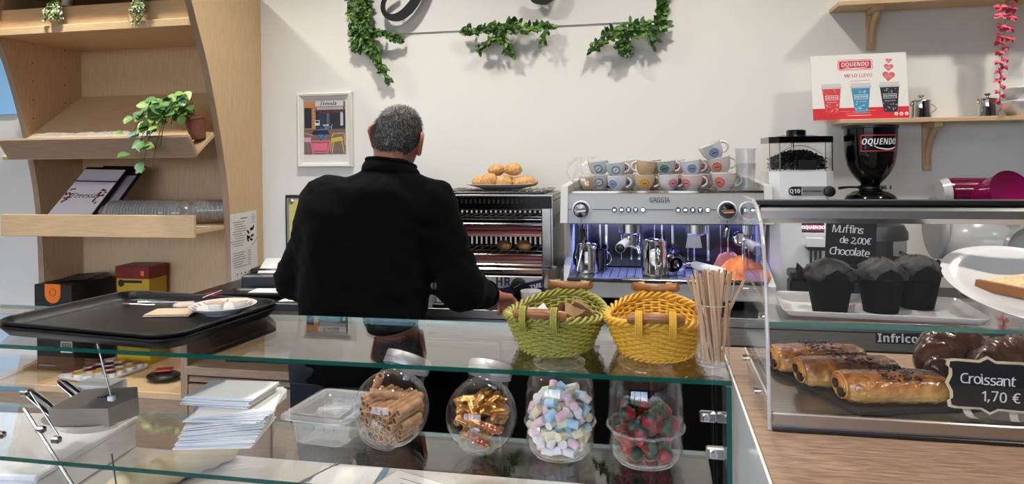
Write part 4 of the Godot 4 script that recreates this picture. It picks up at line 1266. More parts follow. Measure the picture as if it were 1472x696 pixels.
	for k in 7:
		var p: Vector3 = spots[k]
		var s: Vector3 = sizes[k]
		single("bread_roll", roll(G(), s, 40 + k), crust, "small golden bread roll " + where[k], "bread roll", V3(p.x, top + 0.0195 + p.y + s.y * 0.72, p.z), Basis.from_euler(V3(0, k * 1.3, 0.12 * sin(k * 2.0)) if k != 3 else V3(0, 0.2, 0.0)), "bread rolls heaped on the toaster")
	for k in 2:
		single("bread_roll", roll(G(), V3(0.026, 0.022, 0.05), 60 + k), crust, ["small bread roll toasting on the lower rack, the left-hand one", "small bread roll toasting on the lower rack, the right-hand one"][k], "bread roll", V3([-0.578, -0.5][k], 1.1355 + 0.0165, 0.32), Basis.from_euler(V3(0, 0.5, 0)), "bread rolls inside the toaster")
	# steel beaker between toaster and coffee machine, and a dark box behind it
	var bk := thing("steel_beaker", "plain steel beaker standing between the toaster and the coffee machine", "beaker", V3(-0.352, y, 0.56))
	part("body", G().lathe([Vector2(0, 0), Vector2(0.034, 0), Vector2(0.036, 0.003), Vector2(0.039, 0.133), Vector2(0.040, 0.135), Vector2(0.038, 0.135), Vector2(0.034, 0.006), Vector2(0, 0.006)], 32), M.steel, bk)

func knob(t: Node3D, p: Vector3, turn: float) -> void:
	var bz := part("bezel", G().lathe([Vector2(0.033, 0), Vector2(0.033, 0.004), Vector2(0.029, 0.007), Vector2(0.027, 0.004), Vector2(0, 0.004)], 32, xf(p, PI / 2)), M.white, t)
	part("knob", G().lathe([Vector2(0.027, 0.004), Vector2(0.026, 0.03), Vector2(0.022, 0.036), Vector2(0, 0.037)], 32, xf(p, PI / 2)), M.dimroom_chrome, bz)
	part("grip", G().box(p + V3(0, 0, 0.04), V3(0.044, 0.012, 0.014), 0.005, Basis.from_euler(V3(0, 0, turn))), M.chrome, bz)

func build_machine(y: float) -> void:
	var t := thing("espresso_machine", "pale grey two-group espresso machine with blue-lit work area", "coffee machine")
	var grey := mat(Color(0.62, 0.61, 0.585), 0.3)
	var wing := mat(Color(0.78, 0.775, 0.76), 0.3)
	var x0 := -0.304
	var x1 := 0.371
	var cx := (x0 + x1) / 2
	var w := x1 - x0
	# side wings: upper and lower sections
	for s in 2:
		var x: float = x1 if s else x0 - 0.026
		var b := Transform3D(Basis(Vector3.BACK, Vector3.UP, Vector3.LEFT), V3(x + 0.026, 0, 0))
		part("side_wing", G().prism(PackedVector2Array([Vector2(0.05, 1.25), Vector2(0.52, 1.262), Vector2(0.49, 1.392), Vector2(0.05, 1.405)]), 0.026, b), wing, t)
		part("side_panel", G().prism(PackedVector2Array([Vector2(0.05, 1.0), Vector2(0.3, 1.0), Vector2(0.3, 1.26), Vector2(0.05, 1.26)]), 0.02, b), wing, t)
		part("side_foot", G().prism(PackedVector2Array([Vector2(0.08, 1.0), Vector2(0.55, 1.0), Vector2(0.55, 1.055), Vector2(0.3, 1.14), Vector2(0.08, 1.14)]), 0.026, b), wing, t)
		part("side_post", G().prism(PackedVector2Array([Vector2(0.26, 1.08), Vector2(0.34, 1.08), Vector2(0.46, 1.262), Vector2(0.26, 1.262)]), 0.014, b.translated(V3(0.0 if not s else -0.014, 0, 0))), wing, t)
	part("back_panel", G().box(V3(cx, 1.2, 0.06), V3(w, 0.4, 0.02), 0.002), wing, t)
	# head
	part("head_panel", G().prism(PackedVector2Array([Vector2(0.06, 1.26), Vector2(0.502, 1.26), Vector2(0.49, 1.366), Vector2(0.06, 1.366)]), w, Transform3D(Basis(Vector3.BACK, Vector3.UP, Vector3.LEFT), V3(x1, 0, 0))), grey, t)
	part("top_strip", G().box(V3(cx, 1.3705, 0.484), V3(w, 0.011, 0.014), 0.002), M.chrome, t)
	part("cup_tray", G().box(V3(cx, 1.369, 0.275), V3(w, 0.006, 0.41), 0.001), M.darksteel, t)
	var rail := G()
	for k in 8: rail.box(V3(x0 + 0.02 + k * (w - 0.04) / 7, 1.388, 0.075), V3(0.03, 0.032, 0.008), 0.002)
	part("cup_rail", rail, M.darksteel, t).set_meta("kind", "stuff")
	part("rail_bar", G().tube([V3(x0, 1.405, 0.075), V3(x1, 1.405, 0.075)], 0.004, 8), M.chrome, t)
	var lean := Basis.from_euler(V3(-0.113, 0, 0))
	part("lettering", G().add(words("GAGGIA", 0.0165, false, "Droid Sans", 0.001), Transform3D(lean * Basis.from_scale(V3(0.85, 1.1, 1)), V3(0.02, 1.343, 0.4935))), M.ink, t)
	for q: Array in [[-0.215, -0.15], [-0.027, 0.07], [0.194, 0.212], [-0.304, -0.29]]:
		part("groove", G().box(V3((q[0] + q[1]) / 2, 1.309, 0.497), V3(q[1] - q[0], 0.0018, 0.0012), 0, lean), M.ink, t)
	for x: float in [-0.256, 0.248]: part("groove", G().box(V3(x, 1.268, 0.502), V3(0.0016, 0.012, 0.0012), 0, lean), M.ink, t)
	var lit := mat(Color(0.75, 0.88, 1.0), 0.4)
	lit.emission_enabled = true
	lit.emission = Color(0.7, 0.87, 1.0); lit.emission_energy_multiplier = 1.3
	for s in 2:
		for k in 5:
			var p := V3(([-0.138, 0.083][s]) + k * 0.025, 1.308, 0.4968)
			var bt := part("button", G().lathe([Vector2(0.0095, 0), Vector2(0.0095, 0.003), Vector2(0.0, 0.003)], 18, Transform3D(lean * Basis.from_euler(V3(PI / 2, 0, 0)), p)), M.black, t)
			var sym := G()
			var sx := Transform3D(lean, p + lean * V3(0, 0, 0.0032))
			match k:
				0: sym.prism(PackedVector2Array(arc(0, -0.001, 0.0048, PI, TAU, 8) + [Vector2(0.005, 0.0025), Vector2(-0.005, 0.0025)]), 0.0005, sx)
				1: sym.prism(PackedVector2Array(arc(0, 0, 0.0062, 0, TAU, 12, 0.0045)), 0.0005, sx)
				2: sym.box(sx * V3(0, 0.0028, 0), V3(0.007, 0.004, 0.0005)).box(sx * V3(0, -0.0028, 0), V3(0.007, 0.004, 0.0005))
				3: sym.box(sx * V3(0, 0.003, 0), V3(0.009, 0.0035, 0.0005)).box(sx * V3(0, -0.002, 0), V3(0.005, 0.006, 0.0005))
				4: sym.prism(PackedVector2Array(arc(0, 0, 0.0066, 0, TAU, 14)), 0.0005, sx)
			part("lit_symbol", sym, lit, bt)
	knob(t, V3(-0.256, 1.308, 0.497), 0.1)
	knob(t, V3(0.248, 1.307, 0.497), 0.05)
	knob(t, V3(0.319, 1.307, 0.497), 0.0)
	# work area
	var back := mat(Color(0.22, 0.22, 0.235), 0.12, 0.85)
	part("splash_back", G().box(V3(cx, 1.17, 0.285), V3(w, 0.19, 0.01)), back, t)
	for k in 15: part("reflection_rib", G().box(V3(x0 + 0.05 + k * 0.041 + 0.01 * sin(k * 2.3), 1.18, 0.291), V3(0.004 + 0.003 * (k % 3), 0.16, 0.004), 0.0015), M.chrome, t)  # added chrome ribs stand in for streaked reflections of the light strip
	part("under_head", G().box(V3(cx, 1.258, 0.39), V3(w, 0.006, 0.21)), M.darksteel, t)
	var led := mat(Color(0.3, 0.4, 1.0), 0.5)
	led.emission_enabled = true
	led.emission = Color(0.30, 0.38, 1.0); led.emission_energy_multiplier = 2.5
	part("light_strip", G().box(V3(cx, 1.2525, 0.302), V3(w - 0.02, 0.005, 0.014)), led, t)
	var al := AreaLight3D.new()
	al.name = "strip_light"
	al.area_size = Vector2(w - 0.04, 0.014)
	al.position = V3(cx, 1.2485, 0.302)
	al.rotation.x = -PI / 2 + 0.35
	al.light_color = Color(0.58, 0.64, 1.0)
	al.light_energy = 0.34
	al.area_range = 6.0
	al.shadow_enabled = true
	t.add_child(al)
	# drip tray
	part("drip_tray", G().box(V3(cx, 1.066, 0.425), V3(w, 0.01, 0.26), 0.002), M.brushed, t)
	var sl := G()
	for k in 22: sl.box(V3(x0 + 0.03 + k * (w - 0.06) / 21, 1.0716, 0.42), V3(0.0022, 0.001, 0.2))
	part("tray_slot", sl, M.darksteel, t).set_meta("kind", "stuff")
	part("tray_lip", G().box(V3(cx, 1.066, 0.552), V3(w, 0.012, 0.012), 0.003), M.darksteel, t)
	part("base_panel", G().box(V3(cx, 1.032, 0.548), V3(w, 0.056, 0.012), 0.003), grey, t)
	part("base_body", G().box(V3(cx, 1.031, 0.31), V3(w, 0.058, 0.46), 0.002), M.darksteel, t)
	part("lettering", G().add(words("Veb", 0.012, false, "Droid Serif"), xf(V3(0.305, 1.028, 0.5545))), M.ink, t)
	for k in 4: part("leg", G().lathe([Vector2(0, y), Vector2(0.022, y), Vector2(0.016, 1.004), Vector2(0, 1.004)], 16, xf(V3(x0 + 0.05 if k % 2 else x1 - 0.05, 0, 0.14 if k < 2 else 0.47))), M.black, t)
	# group heads
	for k in 2:
		var x: float = [-0.089, 0.146][k]
		var gh := part("group_head", G().lathe([Vector2(0.03, 1.262), Vector2(0.036, 1.255), Vector2(0.042, 1.25), Vector2(0.042, 1.218), Vector2(0.036, 1.212), Vector2(0, 1.212)].map(func(p: Vector2) -> Vector2: return p), 32, xf(V3(x, 0, 0.4))), M.steel, t)
		part("shield", G().prism(PackedVector2Array([Vector2(-0.03, 0), Vector2(0.03, 0), Vector2(0.02, 0.06), Vector2(-0.02, 0.06)]), 0.004, xf(V3(x, 1.15, 0.293))), M.steel, gh)
	# steam wands and the hot water tap
	part("steam_wand", G().tube([V3(-0.256, 1.262, 0.45), V3(-0.256, 1.235, 0.47), V3(-0.247, 1.2, 0.49), V3(-0.258, 1.15, 0.5), V3(-0.272, 1.09, 0.505)], 0.0045, 8), M.chrome, t)
	part("wand_grip", G().tube([V3(-0.256, 1.235, 0.471), V3(-0.246, 1.198, 0.491)], 0.009, 10), M.black, t)
	part("water_tap", G().tube([V3(0.247, 1.262, 0.47), V3(0.247, 1.24, 0.485), V3(0.244, 1.212, 0.49)], [0.006, 0.01, 0.0095], 12), M.chrome, t)
	part("steam_wand", G().tube([V3(0.318, 1.262, 0.44), V3(0.312, 1.22, 0.46), V3(0.3, 1.205, 0.495), V3(0.297, 1.12, 0.5)], 0.004, 8), M.chrome, t)
	part("wand_tip", G().tube([V3(0.297, 1.13, 0.5), V3(0.297, 1.108, 0.5)], 0.006, 8), M.chrome, t)
	part("wand_joint", G().lathe([Vector2(0.026, 0), Vector2(0.026, 0.012), Vector2(0.02, 0.018), Vector2(0.014, 0.012), Vector2(0, 0.012)], 24, xf(V3(0.3, 1.2, 0.4), PI / 2)), M.chrome, t)
	# portafilter locked into the left group, and the one lying on the tray
	var yy := 1.0725
	var pf := thing("portafilter", "portafilter with a white handle locked into the left group head", "portafilter", Vector3.ZERO, 0, "portafilters of the coffee machine")
	part("basket", G().lathe([Vector2(0, 1.168), Vector2(0.03, 1.172), Vector2(0.034, 1.185), Vector2(0.036, 1.2118), Vector2(0, 1.2118)], 28, xf(V3(-0.089, 0, 0.4))), M.chrome, pf)
	part("neck", G().tube([V3(-0.09, 1.196, 0.43), V3(-0.096, 1.194, 0.47)], 0.007, 8), M.chrome, pf)
	part("handle", G().tube([V3(-0.096, 1.194, 0.465), V3(-0.098, 1.193, 0.475), V3(-0.112, 1.186, 0.56), V3(-0.115, 1.183, 0.585)], [0.009, 0.0135, 0.0175, 0.0165], 18), M.whitegloss, pf)
	part("end_cap", G().ball(V3(-0.115, 1.183, 0.585), V3(0.0155, 0.0155, 0.006), Basis.from_euler(V3(0.06, -0.12, 0)), 16, 8), M.black, pf)
	part("spout", G().tube([V3(-0.089, 1.17, 0.4), V3(-0.06, 1.16, 0.405), V3(-0.055, 1.14, 0.405)], 0.008, 8), M.chrome, pf)
	pf = thing("portafilter", "loose portafilter with a white handle lying on the drip tray", "portafilter", V3(0.088, yy, 0.42), 0.0, "portafilters of the coffee machine")
	var tilt := Basis.from_euler(V3(1.25, -0.5, 0))
	part("basket", G().lathe([Vector2(0, -0.012), Vector2(0.03, -0.010), Vector2(0.034, 0.0), Vector2(0.036, 0.026), Vector2(0.033, 0.026), Vector2(0.028, 0.0), Vector2(0, -0.004)], 28, Transform3D(tilt, V3(-0.008, 0.034, 0.0))), M.chrome, pf)
	part("neck", G().tube([V3(0.025, 0.034, 0.01), V3(0.05, 0.036, 0.025)], 0.008, 8), M.chrome, pf)
	part("handle", G().tube([V3(0.045, 0.037, 0.022), V3(0.055, 0.036, 0.03), V3(0.125, 0.024, 0.075), V3(0.15, 0.018, 0.09)], [0.01, 0.0135, 0.0165, 0.0155], 18), M.whitegloss, pf)
	part("end_cap", G().ball(V3(0.15, 0.018, 0.09), V3(0.0155, 0.0155, 0.007), Basis.from_euler(V3(0, 1.05, 0)), 16, 8), M.black, pf)
	# milk jugs
	for k in 3:
		var s: float = [1.0, 0.72, 1.2][k]
		var j := thing("milk_jug", ["steel milk jug under the left steam wand", "smaller dark steel jug behind the jug under the steam wand", "tall steel milk jug in the middle of the drip tray"][k], "jug", V3([-0.243, -0.203, 0.0][k], yy, [0.43, 0.36, 0.46][k]), [2.4, 0.3, -1.35][k], "steel milk jugs on the coffee machine")
		part("body", G().lathe([Vector2(0, 0), Vector2(0.036, 0), Vector2(0.039, 0.004), Vector2(0.0385, 0.07), Vector2(0.036, 0.1), Vector2(0.037, 0.104), Vector2(0.035, 0.104), Vector2(0.0345, 0.1), Vector2(0.036, 0.008), Vector2(0, 0.006)].map(func(p: Vector2) -> Vector2: return p * s), 36), M.chrome if k != 1 else M.darksteel, j)
		var q := []
		for i in 11: q.append(V3(0.036 + 0.026 * pow(sin(i / 10.0 * PI), 0.6), 0.092 - 0.07 * i / 10.0, 0) * s)
		part("handle", G().tube(q, 0.0065 * s, 6, false, 0.4), M.chrome, j)
		part("spout", G().ball(V3(-0.036, 0.097, 0) * s, V3(0.011, 0.01, 0.012) * s, Basis.IDENTITY, 10, 6), M.chrome, j)
	# cloths
	var f := FastNoiseLite.new()
	f.frequency = 11.0; f.seed = 9
	for k in 2:
		var c := G()
		var sz: Vector3 = [V3(0.062, 0.06, 0.045), V3(0.085, 0.06, 0.055)][k]
		c.grid(44, 24, func(u: float, v: float) -> Vector3:
			var a := u * TAU
			var e := (v * 0.56 - 0.06) * PI
			var rr := 1.0 + 0.38 * f.get_noise_3d(cos(a) * 0.09, v * 0.06, sin(a) * 0.09 + k)
			return V3(cos(a) * cos(e) * sz.x * rr, maxf(sin(e) * sz.y * (rr + 0.5 * f.get_noise_2d(a * 0.05, v * 0.12)), 0.0005), sin(a) * cos(e) * sz.z * rr), true, false, true)
		var cm := mat([Color(0.85, 0.56, 0.48), Color(0.95, 0.55, 0.34)][k], 0.9)
		cm.rim_enabled = true; cm.rim = 0.3
		single("cleaning_cloth", c, cm, ["crumpled salmon pink cloth at the back of the drip tray", "crumpled orange cloth on the right end of the drip tray"][k], "cloth", V3([0.262, 0.3][k], yy + 0.001, [0.375, 0.492][k]), Basis.from_euler(V3(0, [0.5, -0.1][k], 0)), "cloths on the coffee machine")

func cup_texture(kind: int) -> StandardMaterial3D:
	var white := Color(0.86, 0.84, 0.82)
	var ink: Color = [Color(0.3, 0.38, 0.62), Color(0.6, 0.42, 0.2), Color(0.72, 0.45, 0.47), Color(0.7, 0.42, 0.42), Color(0.66, 0.42, 0.4), Color(0.3, 0.5, 0.54), Color(0.04, 0.2, 0.18)][kind]
	var seal: Color = [Color(0.4, 0.47, 0.68), Color(0.78, 0.52, 0.1), Color(0.78, 0.45, 0.48), Color(0.78, 0.35, 0.33), Color(0.76, 0.28, 0.22), Color(0.25, 0.42, 0.55), Color(0.12, 0.36, 0.34)][kind]
	var p := Pic.new(256, 72, white if kind != 1 else Color(0.76, 0.63, 0.44))
	match kind:
		0, 2:
			for j in 11:
				for i in 42: p.rect(i * 6 + (j % 2) * 3, 4 + j * 6, 2, 2, ink)
		1:
			for j in 9:
				for i in 32: p.rect(i * 8 + (j % 2) * 4, 4 + j * 7, 3, 3, white)
		3, 4, 5:
			for j in 10: p.rect(0, 5 + j * 6, 256, 2, ink)
		6:
			for j in 8:
				for i in 64: p.rect(i * 4, 4 + j * 8 + (i % 4) * 1.4, 4, 3, ink)
	p.disc(128, 38, 20, seal)
	p.disc(128, 38, 17, seal.lightened(0.25))
	p.rect(118, 36, 20, 4, seal.darkened(0.4))
	if kind == 5:
		p.disc(128, 38, 14, white)
		p.line(Vector2(122, 44), Vector2(134, 32), 3, seal)
	var m := mat(Color.WHITE, 0.12)
	m.albedo_texture = p.tex()
	return m

func make_cup(m: Material, label: String, at: Vector3, b: Basis, hdl: float, s := 1.0, face := PI) -> void:
	var t := thing("coffee_cup", label, "cup", at, 0, "coffee cups on the coffee machine")
	t.basis = b
	part("bowl", G().lathe([Vector2(0.021, 0.003), Vector2(0.028, 0.010), Vector2(0.034, 0.024), Vector2(0.0375, 0.042), Vector2(0.039, 0.056)].map(func(p: Vector2) -> Vector2: return p * s), 36, xf(Vector3.ZERO, 0, face)), m, t)
	part("lining", G().lathe([Vector2(0.039, 0.056), Vector2(0.0385, 0.0572), Vector2(0.037, 0.056), Vector2(0.035, 0.04), Vector2(0.03, 0.02), Vector2(0.02, 0.007), Vector2(0, 0.006)].map(func(p: Vector2) -> Vector2: return p * s), 36), M.china, t)
	part("foot", G().lathe([Vector2(0, 0.001), Vector2(0.017, 0.001), Vector2(0.018, 0), Vector2(0.021, 0), Vector2(0.021, 0.003)].map(func(p: Vector2) -> Vector2: return p * s), 28), M.china, t)
	var q := []
	for i in 11:
		var a := -0.35 + PI * 1.12 * i / 10.0
		q.append(Basis.from_euler(V3(0, hdl, 0)) * V3(0.033 + 0.02 * sin(a) * 1.05, 0.031 + 0.0175 * cos(a), 0) * s)
	part("handle", G().tube(q, 0.0042 * s, 8), M.china, t)

func build_cups() -> void:
	var y := 1.3725
	var T := []
	for k in 7: T.append(cup_texture(k))
	var z := 0.41
	make_cup(T[0], "white cup with blue dots at the left of the lower cup row", V3(-0.131, y, z), Basis.IDENTITY, -0.1, 0.95, PI - 0.5)
	make_cup(T[1], "tan dotted cup with an ochre seal in the lower cup row", V3(-0.032, y, z), Basis.IDENTITY, 0.1, 1.0)
	make_cup(T[2], "white cup with faint pink dots, third in the lower cup row", V3(0.053, y, z), Basis.IDENTITY, 0.2, 1.0, PI + 0.5)
	make_cup(T[3], "white cup with pink bands and a red seal, fourth in the lower row", V3(0.135, y, z + 0.005), Basis.IDENTITY, 0.1, 1.0, PI - 0.7)
	make_cup(T[4], "large red-striped cup at the right end of the lower cup row", V3(0.247, y, z), Basis.IDENTITY, 0.1, 1.12, PI - 0.5)
	var u := y + 0.049
	make_cup(T[5], "pale teal striped cup stacked tilted above the blue dotted cup", V3(-0.132, u + 0.002, z - 0.01), Basis.from_euler(V3(0, 0, 0.12)), -0.1, 0.92)
	make_cup(T[1], "tan dotted cup stacked on the other tan cup, handle left", V3(-0.03, u + 0.003, z - 0.012), Basis.from_euler(V3(0, 0, -0.14)), PI + 0.1, 1.0, PI - 1.3)
	make_cup(T[6], "white cup with dark green waves stacked in the upper row", V3(0.047, u + 0.005, z - 0.012), Basis.from_euler(V3(0, 0, 0.08)), 0.1, 0.95, PI - 0.2)
	make_cup(T[0], "white cup with blue dots stacked on the pink banded cup", V3(0.138, u + 0.004, z - 0.01), Basis.from_euler(V3(0, 0, 0.1)), 0.1, 0.98)
	make_cup(T[4], "red-striped cup stacked slightly tilted on the large striped cup", V3(0.242, u + 0.01, z - 0.02), Basis.from_euler(V3(0, 0, 0.22)), 0.1, 1.05, PI - 0.4)
	make_cup(T[0], "blue dotted cup balanced steeply tilted on top of the cup pile", V3(0.222, u + 0.062, z - 0.015), Basis.from_euler(V3(0.1, 0, 0.42)), 0.0, 1.06, PI + 0.1)
	# back row, mostly hidden
	var back := [-0.205, -0.1, -0.005, 0.085, 0.185]
	var what := ["pale teal striped cup in the back row behind the glass jug", "white dotted cup in the back row behind the pale teal cup", "tan cup in the back row behind the tan stack", "pink striped cup in the back row behind the green waved cup", "red-banded cup in the back row behind the blue dotted stack"]
	for k in 5:
		make_cup(T[[5, 0, 1, 4, 3][k]], what[k], V3(back[k], y, 0.29), Basis.IDENTITY, 0.3, 1.0)
		make_cup(T[[5, 2, 1, 4, 3][k]], what[k].replace("in the back row", "stacked in the back row"), V3(back[k], u + 0.003, 0.29), Basis.from_euler(V3(0, 0, 0.1)), 0.5, 1.0)
	make_cup(T[1], "small tan dotted cup seen through the glass jug", V3(-0.248, y, 0.30), Basis.IDENTITY, 0.6, 0.85)
	# glass jug
	var j := thing("glass_jug", "clear glass jug with a handle at the left end of the cup row", "jug", V3(-0.25, y, 0.415), 0.1)
	part("body", G().lathe([Vector2(0, 0.004), Vector2(0.036, 0.004), Vector2(0.044, 0.012), Vector2(0.047, 0.035), Vector2(0.044, 0.06), Vector2(0.034, 0.085), Vector2(0.031, 0.1), Vector2(0.035, 0.122), Vector2(0.037, 0.124), Vector2(0.034, 0.122), Vector2(0.029, 0.1), Vector2(0.032, 0.085), Vector2(0.042, 0.06), Vector2(0.045, 0.035), Vector2(0.042, 0.014), Vector2(0.034, 0.008), Vector2(0, 0.008)], 40), M.glass, j)
	part("base", G().lathe([Vector2(0, 0), Vector2(0.034, 0), Vector2(0.036, 0.004), Vector2(0, 0.004)], 32), M.glass, j)
	var q := []
	for i in 13:
		var f := i / 12.0
		q.append(V3(-0.033 - 0.034 * pow(sin(f * PI), 0.7), 0.115 - 0.085 * f, 0.008))
	var hg := glass(0.12, Color(0.75, 0.75, 0.74))
	part("handle", G().tube(q, 0.0052, 8), hg, j)
	part("spout", G().grid(8, 5, func(u2: float, v: float) -> Vector3:
		var a := (u2 - 0.5) * 1.5
		return V3(0.034 * cos(a) + 0.02 * v * cos(a * 2.0), 0.118 + 0.012 * v, 0.036 * sin(a) * (1 - 0.5 * v))), M.glass, j)
	# two stacked faceted tumblers
	for k in 2:
		var g := thing("stacked_tumbler", ["faceted glass tumbler, the lower of two stacked beside the cups", "faceted glass tumbler, the upper of two stacked beside the cups"][k], "glass", V3(0.322, y + 0.052 * k + 0.0, 0.40), 0, "stacked tumblers")
		part("body", G().lathe([Vector2(0.031, 0.0), Vector2(0.0355, 0.09), Vector2(0.0375, 0.095), Vector2(0.0345, 0.093), Vector2(0.028, 0.01), Vector2(0, 0.008), Vector2(0, 0.0)].map(func(p: Vector2) -> Vector2: return Vector2(p.x, 0.095 - p.y) if false else p) , 12, Transform3D.IDENTITY, 0.2), glass(0.16, Color(0.7, 0.7, 0.7)), g)
		part("rim", G().tube(range(24).map(func(i: int) -> Vector3: return V3(cos(TAU * i / 24) * 0.0375, 0.095, sin(TAU * i / 24) * 0.0375)), 0.0014, 6, true), glass(0.25, Color(0.75, 0.75, 0.75)), g)

func build_grinders(y: float) -> void:
	# white grinder with a clear bean box
	var t := thing("coffee_grinder", "white electric coffee grinder with a clear bean hopper and black lid", "grinder", V3(0.505, y, 0.34))
	var cx := 0.0
	var oct := func(w: float, d: float, c: float) -> PackedVector2Array:
		return PackedVector2Array([Vector2(-w, -d + c), Vector2(-w + c, -d), Vector2(w - c, -d), Vector2(w, -d + c), Vector2(w, d), Vector2(-w, d)])
	var flat := Basis.from_euler(V3(-PI / 2, 0, 0))
	part("body", G().prism(oct.call(0.106, 0.11, 0.03), 0.467, Transform3D(flat, Vector3.ZERO)), M.white, t)
	# hopper
	part("hopper", G().prism(oct.call(0.104, 0.108, 0.03), 0.1, Transform3D(flat, V3(0, 0.4675, 0))), M.glass, t)
	for e: Vector2 in [Vector2(-0.074, 0.107), Vector2(0.074, 0.107), Vector2(-0.103, 0.078), Vector2(0.103, 0.078)]: part("corner_post", G().box(V3(e.x, 0.517, e.y), V3(0.003, 0.1, 0.003)), M.ink if e.x > 0.08 else M.steel, t)
	part("lid", G().prism(oct.call(0.106, 0.11, 0.03), 0.022, Transform3D(flat, V3(0, 0.566, 0))), M.blackgloss, t)
	part("lid_top", G().lathe([Vector2(0.102, 0.586), Vector2(0.05, 0.595), Vector2(0, 0.597)], 8, xf(Vector3.ZERO, 0, PI / 8)), mat(Color(0.1, 0.1, 0.1), 0.15), t)
	part("lid_knob", G().lathe([Vector2(0.033, 0.594), Vector2(0.034, 0.61), Vector2(0.03, 0.614), Vector2(0, 0.614)], 24), M.blackgloss, t)
	var beans := G()
	var r := RandomNumberGenerator.new()
	r.seed = 8
	for k in 1500:
		var x := r.randf_range(-0.088, 0.088)
		var z := r.randf_range(-0.088, 0.095)
		var top := 0.485 + 0.045 * exp(-x * x * 160) + 0.012
		var yy := r.randf_range(0.474, top)
		if absf(x) + z * 0.8 > 0.155: continue
		beans.ball(V3(x, yy, z), V3(0.0055, 0.0035, 0.004), Basis.from_euler(V3(r.randf() * 6, r.randf() * 6, 0)), 6, 4)
	var bp := part("beans", beans, mat(Color(0.045, 0.028, 0.018), 0.35), t)
	bp.set_meta("kind", "stuff")
	part("slide", G().box(V3(0.015, 0.489, 0.1095), V3(0.056, 0.034, 0.003), 0.001), mat(Color(0.12, 0.12, 0.13), 0.2), t)
	part("feed_tube", G().tube([V3(-0.012, 0.52, 0), V3(-0.012, 0.568, 0)], 0.005, 8), M.steel, t)
	part("wire", G().tube(range(13).map(func(i: int) -> Vector3: return V3(-0.075 + i * 0.0125, 0.525 + 0.032 * sin(i / 12.0 * PI), 0.06)), 0.001, 5), M.ink, t)
	# control strip
	var cs := part("control_strip", G().prism(rrect(0.136, 0.032, 0.0155), 0.002, xf(V3(0.02, 0.399, 0.11))), mat(Color(0.5, 0.49, 0.48), 0.4), t)
	part("badge", G().prism(PackedVector2Array(arc(-0.0325, 0, 0.0155, PI / 2, PI * 1.5, 10) + [Vector2(-0.006, -0.0155), Vector2(-0.006, 0.0155)]), 0.001, xf(V3(0.0, 0.399, 0.112))), M.black, cs)
	part("lettering", G().add(words("Q10|", 0.014, true), xf(V3(-0.022, 0.399, 0.1134))), M.white, cs)
	part("lettering", G().add(words("QUALITY ESPRESSO", 0.0055, true), xf(V3(0.026, 0.399, 0.1125))), M.ink, cs)
	part("dial", G().lathe([Vector2(0.019, 0), Vector2(0.018, 0.016), Vector2(0.015, 0.018), Vector2(0, 0.018)], 28, xf(V3(0.083, 0.398, 0.112), PI / 2)), M.black, t)
	# screen
	var sc := mat(Color(0.05, 0.05, 0.12), 0.2)
	sc.emission_enabled = true
	sc.emission = Color(0.10, 0.09, 0.2); sc.emission_energy_multiplier = 0.7
	var s := part("screen", G().box(V3(0.03, 0.273, 0.111), V3(0.072, 0.034, 0.003), 0.001), sc, t)
	part("screen_frame", G().prism(PackedVector2Array([Vector2(-0.03, -0.011), Vector2(0.032, -0.011), Vector2(0.032, 0.008), Vector2(-0.03, 0.008)]), 0.0006, xf(V3(0.03, 0.275, 0.1126))), M.red, s)
	var lw := mat(Color.WHITE, 0.3)
	lw.emission_enabled = true
	lw.emission = Color(0.9, 0.92, 1); lw.emission_energy_multiplier = 0.9
	part("lettering", G().add(words("OQUENDO", 0.011, true), xf(V3(0.031, 0.2745, 0.1136))), lw, s)
	part("screen_trim", G().box(V3(0.03, 0.252, 0.1115), V3(0.072, 0.007, 0.003), 0.001), M.whitegloss, t)
	# spout and fork
	part("spout", G().prism(PackedVector2Array([Vector2(-0.034, 0), Vector2(0.034, 0), Vector2(0.036, 0.01), Vector2(0.026, 0.028), Vector2(-0.03, 0.028)]), 0.05, xf(V3(0.034, 0.213, 0.11))), M.whitegloss, t)
	part("spout_base", G().box(V3(0.034, 0.206, 0.132), V3(0.06, 0.014, 0.044), 0.004), M.black, t)
	for k in 3: part("fork_prong", G().tube([V3(0.018 + k * 0.015, 0.2, 0.135), V3(0.018 + k * 0.015, 0.155, 0.13)], 0.004, 8), M.black, t)
	part("drip_tray", G().box(V3(0.025, 0.12, 0.145), V3(0.165, 0.03, 0.07), 0.006), M.black, t)
	part("tray_block", G().box(V3(0.025, 0.052, 0.14), V3(0.165, 0.1, 0.06), 0.006), mat(Color(0.06, 0.06, 0.065), 0.3), t)
	# black grinder with the big hopper
	var b := thing("black_grinder", "black coffee grinder with a large round labelled hopper", "grinder", V3(0.74, y, 0.38))
	part("hopper", G().lathe([Vector2(0.03, 0.415), Vector2(0.034, 0.424), Vector2(0.048, 0.438), Vector2(0.064, 0.46), Vector2(0.0755, 0.487), Vector2(0.082, 0.52), Vector2(0.085, 0.56), Vector2(0.0865, 0.612)], 48), M.blackgloss, b)
	part("hopper_rim", G().lathe([Vector2(0.0865, 0.612), Vector2(0.09, 0.614), Vector2(0.09, 0.624), Vector2(0.08, 0.628), Vector2(0, 0.63)], 48), M.black, b)
	part("collar", G().lathe([Vector2(0.036, 0.385), Vector2(0.036, 0.4), Vector2(0.042, 0.404), Vector2(0.042, 0.412), Vector2(0.03, 0.416)], 32), M.black, b)
	for k in 3: part("wing_bolt", G().box(V3(0.02 + 0.018 * k, 0.41, 0.038 - 0.006 * k), V3(0.006, 0.016, 0.006), 0.001), M.steel, b)
	part("lever", G().tube([V3(-0.03, 0.409, 0.01), V3(-0.075, 0.41, 0.02), V3(-0.11, 0.407, 0.025)], [0.003, 0.0035, 0.005], 8), M.black, b)
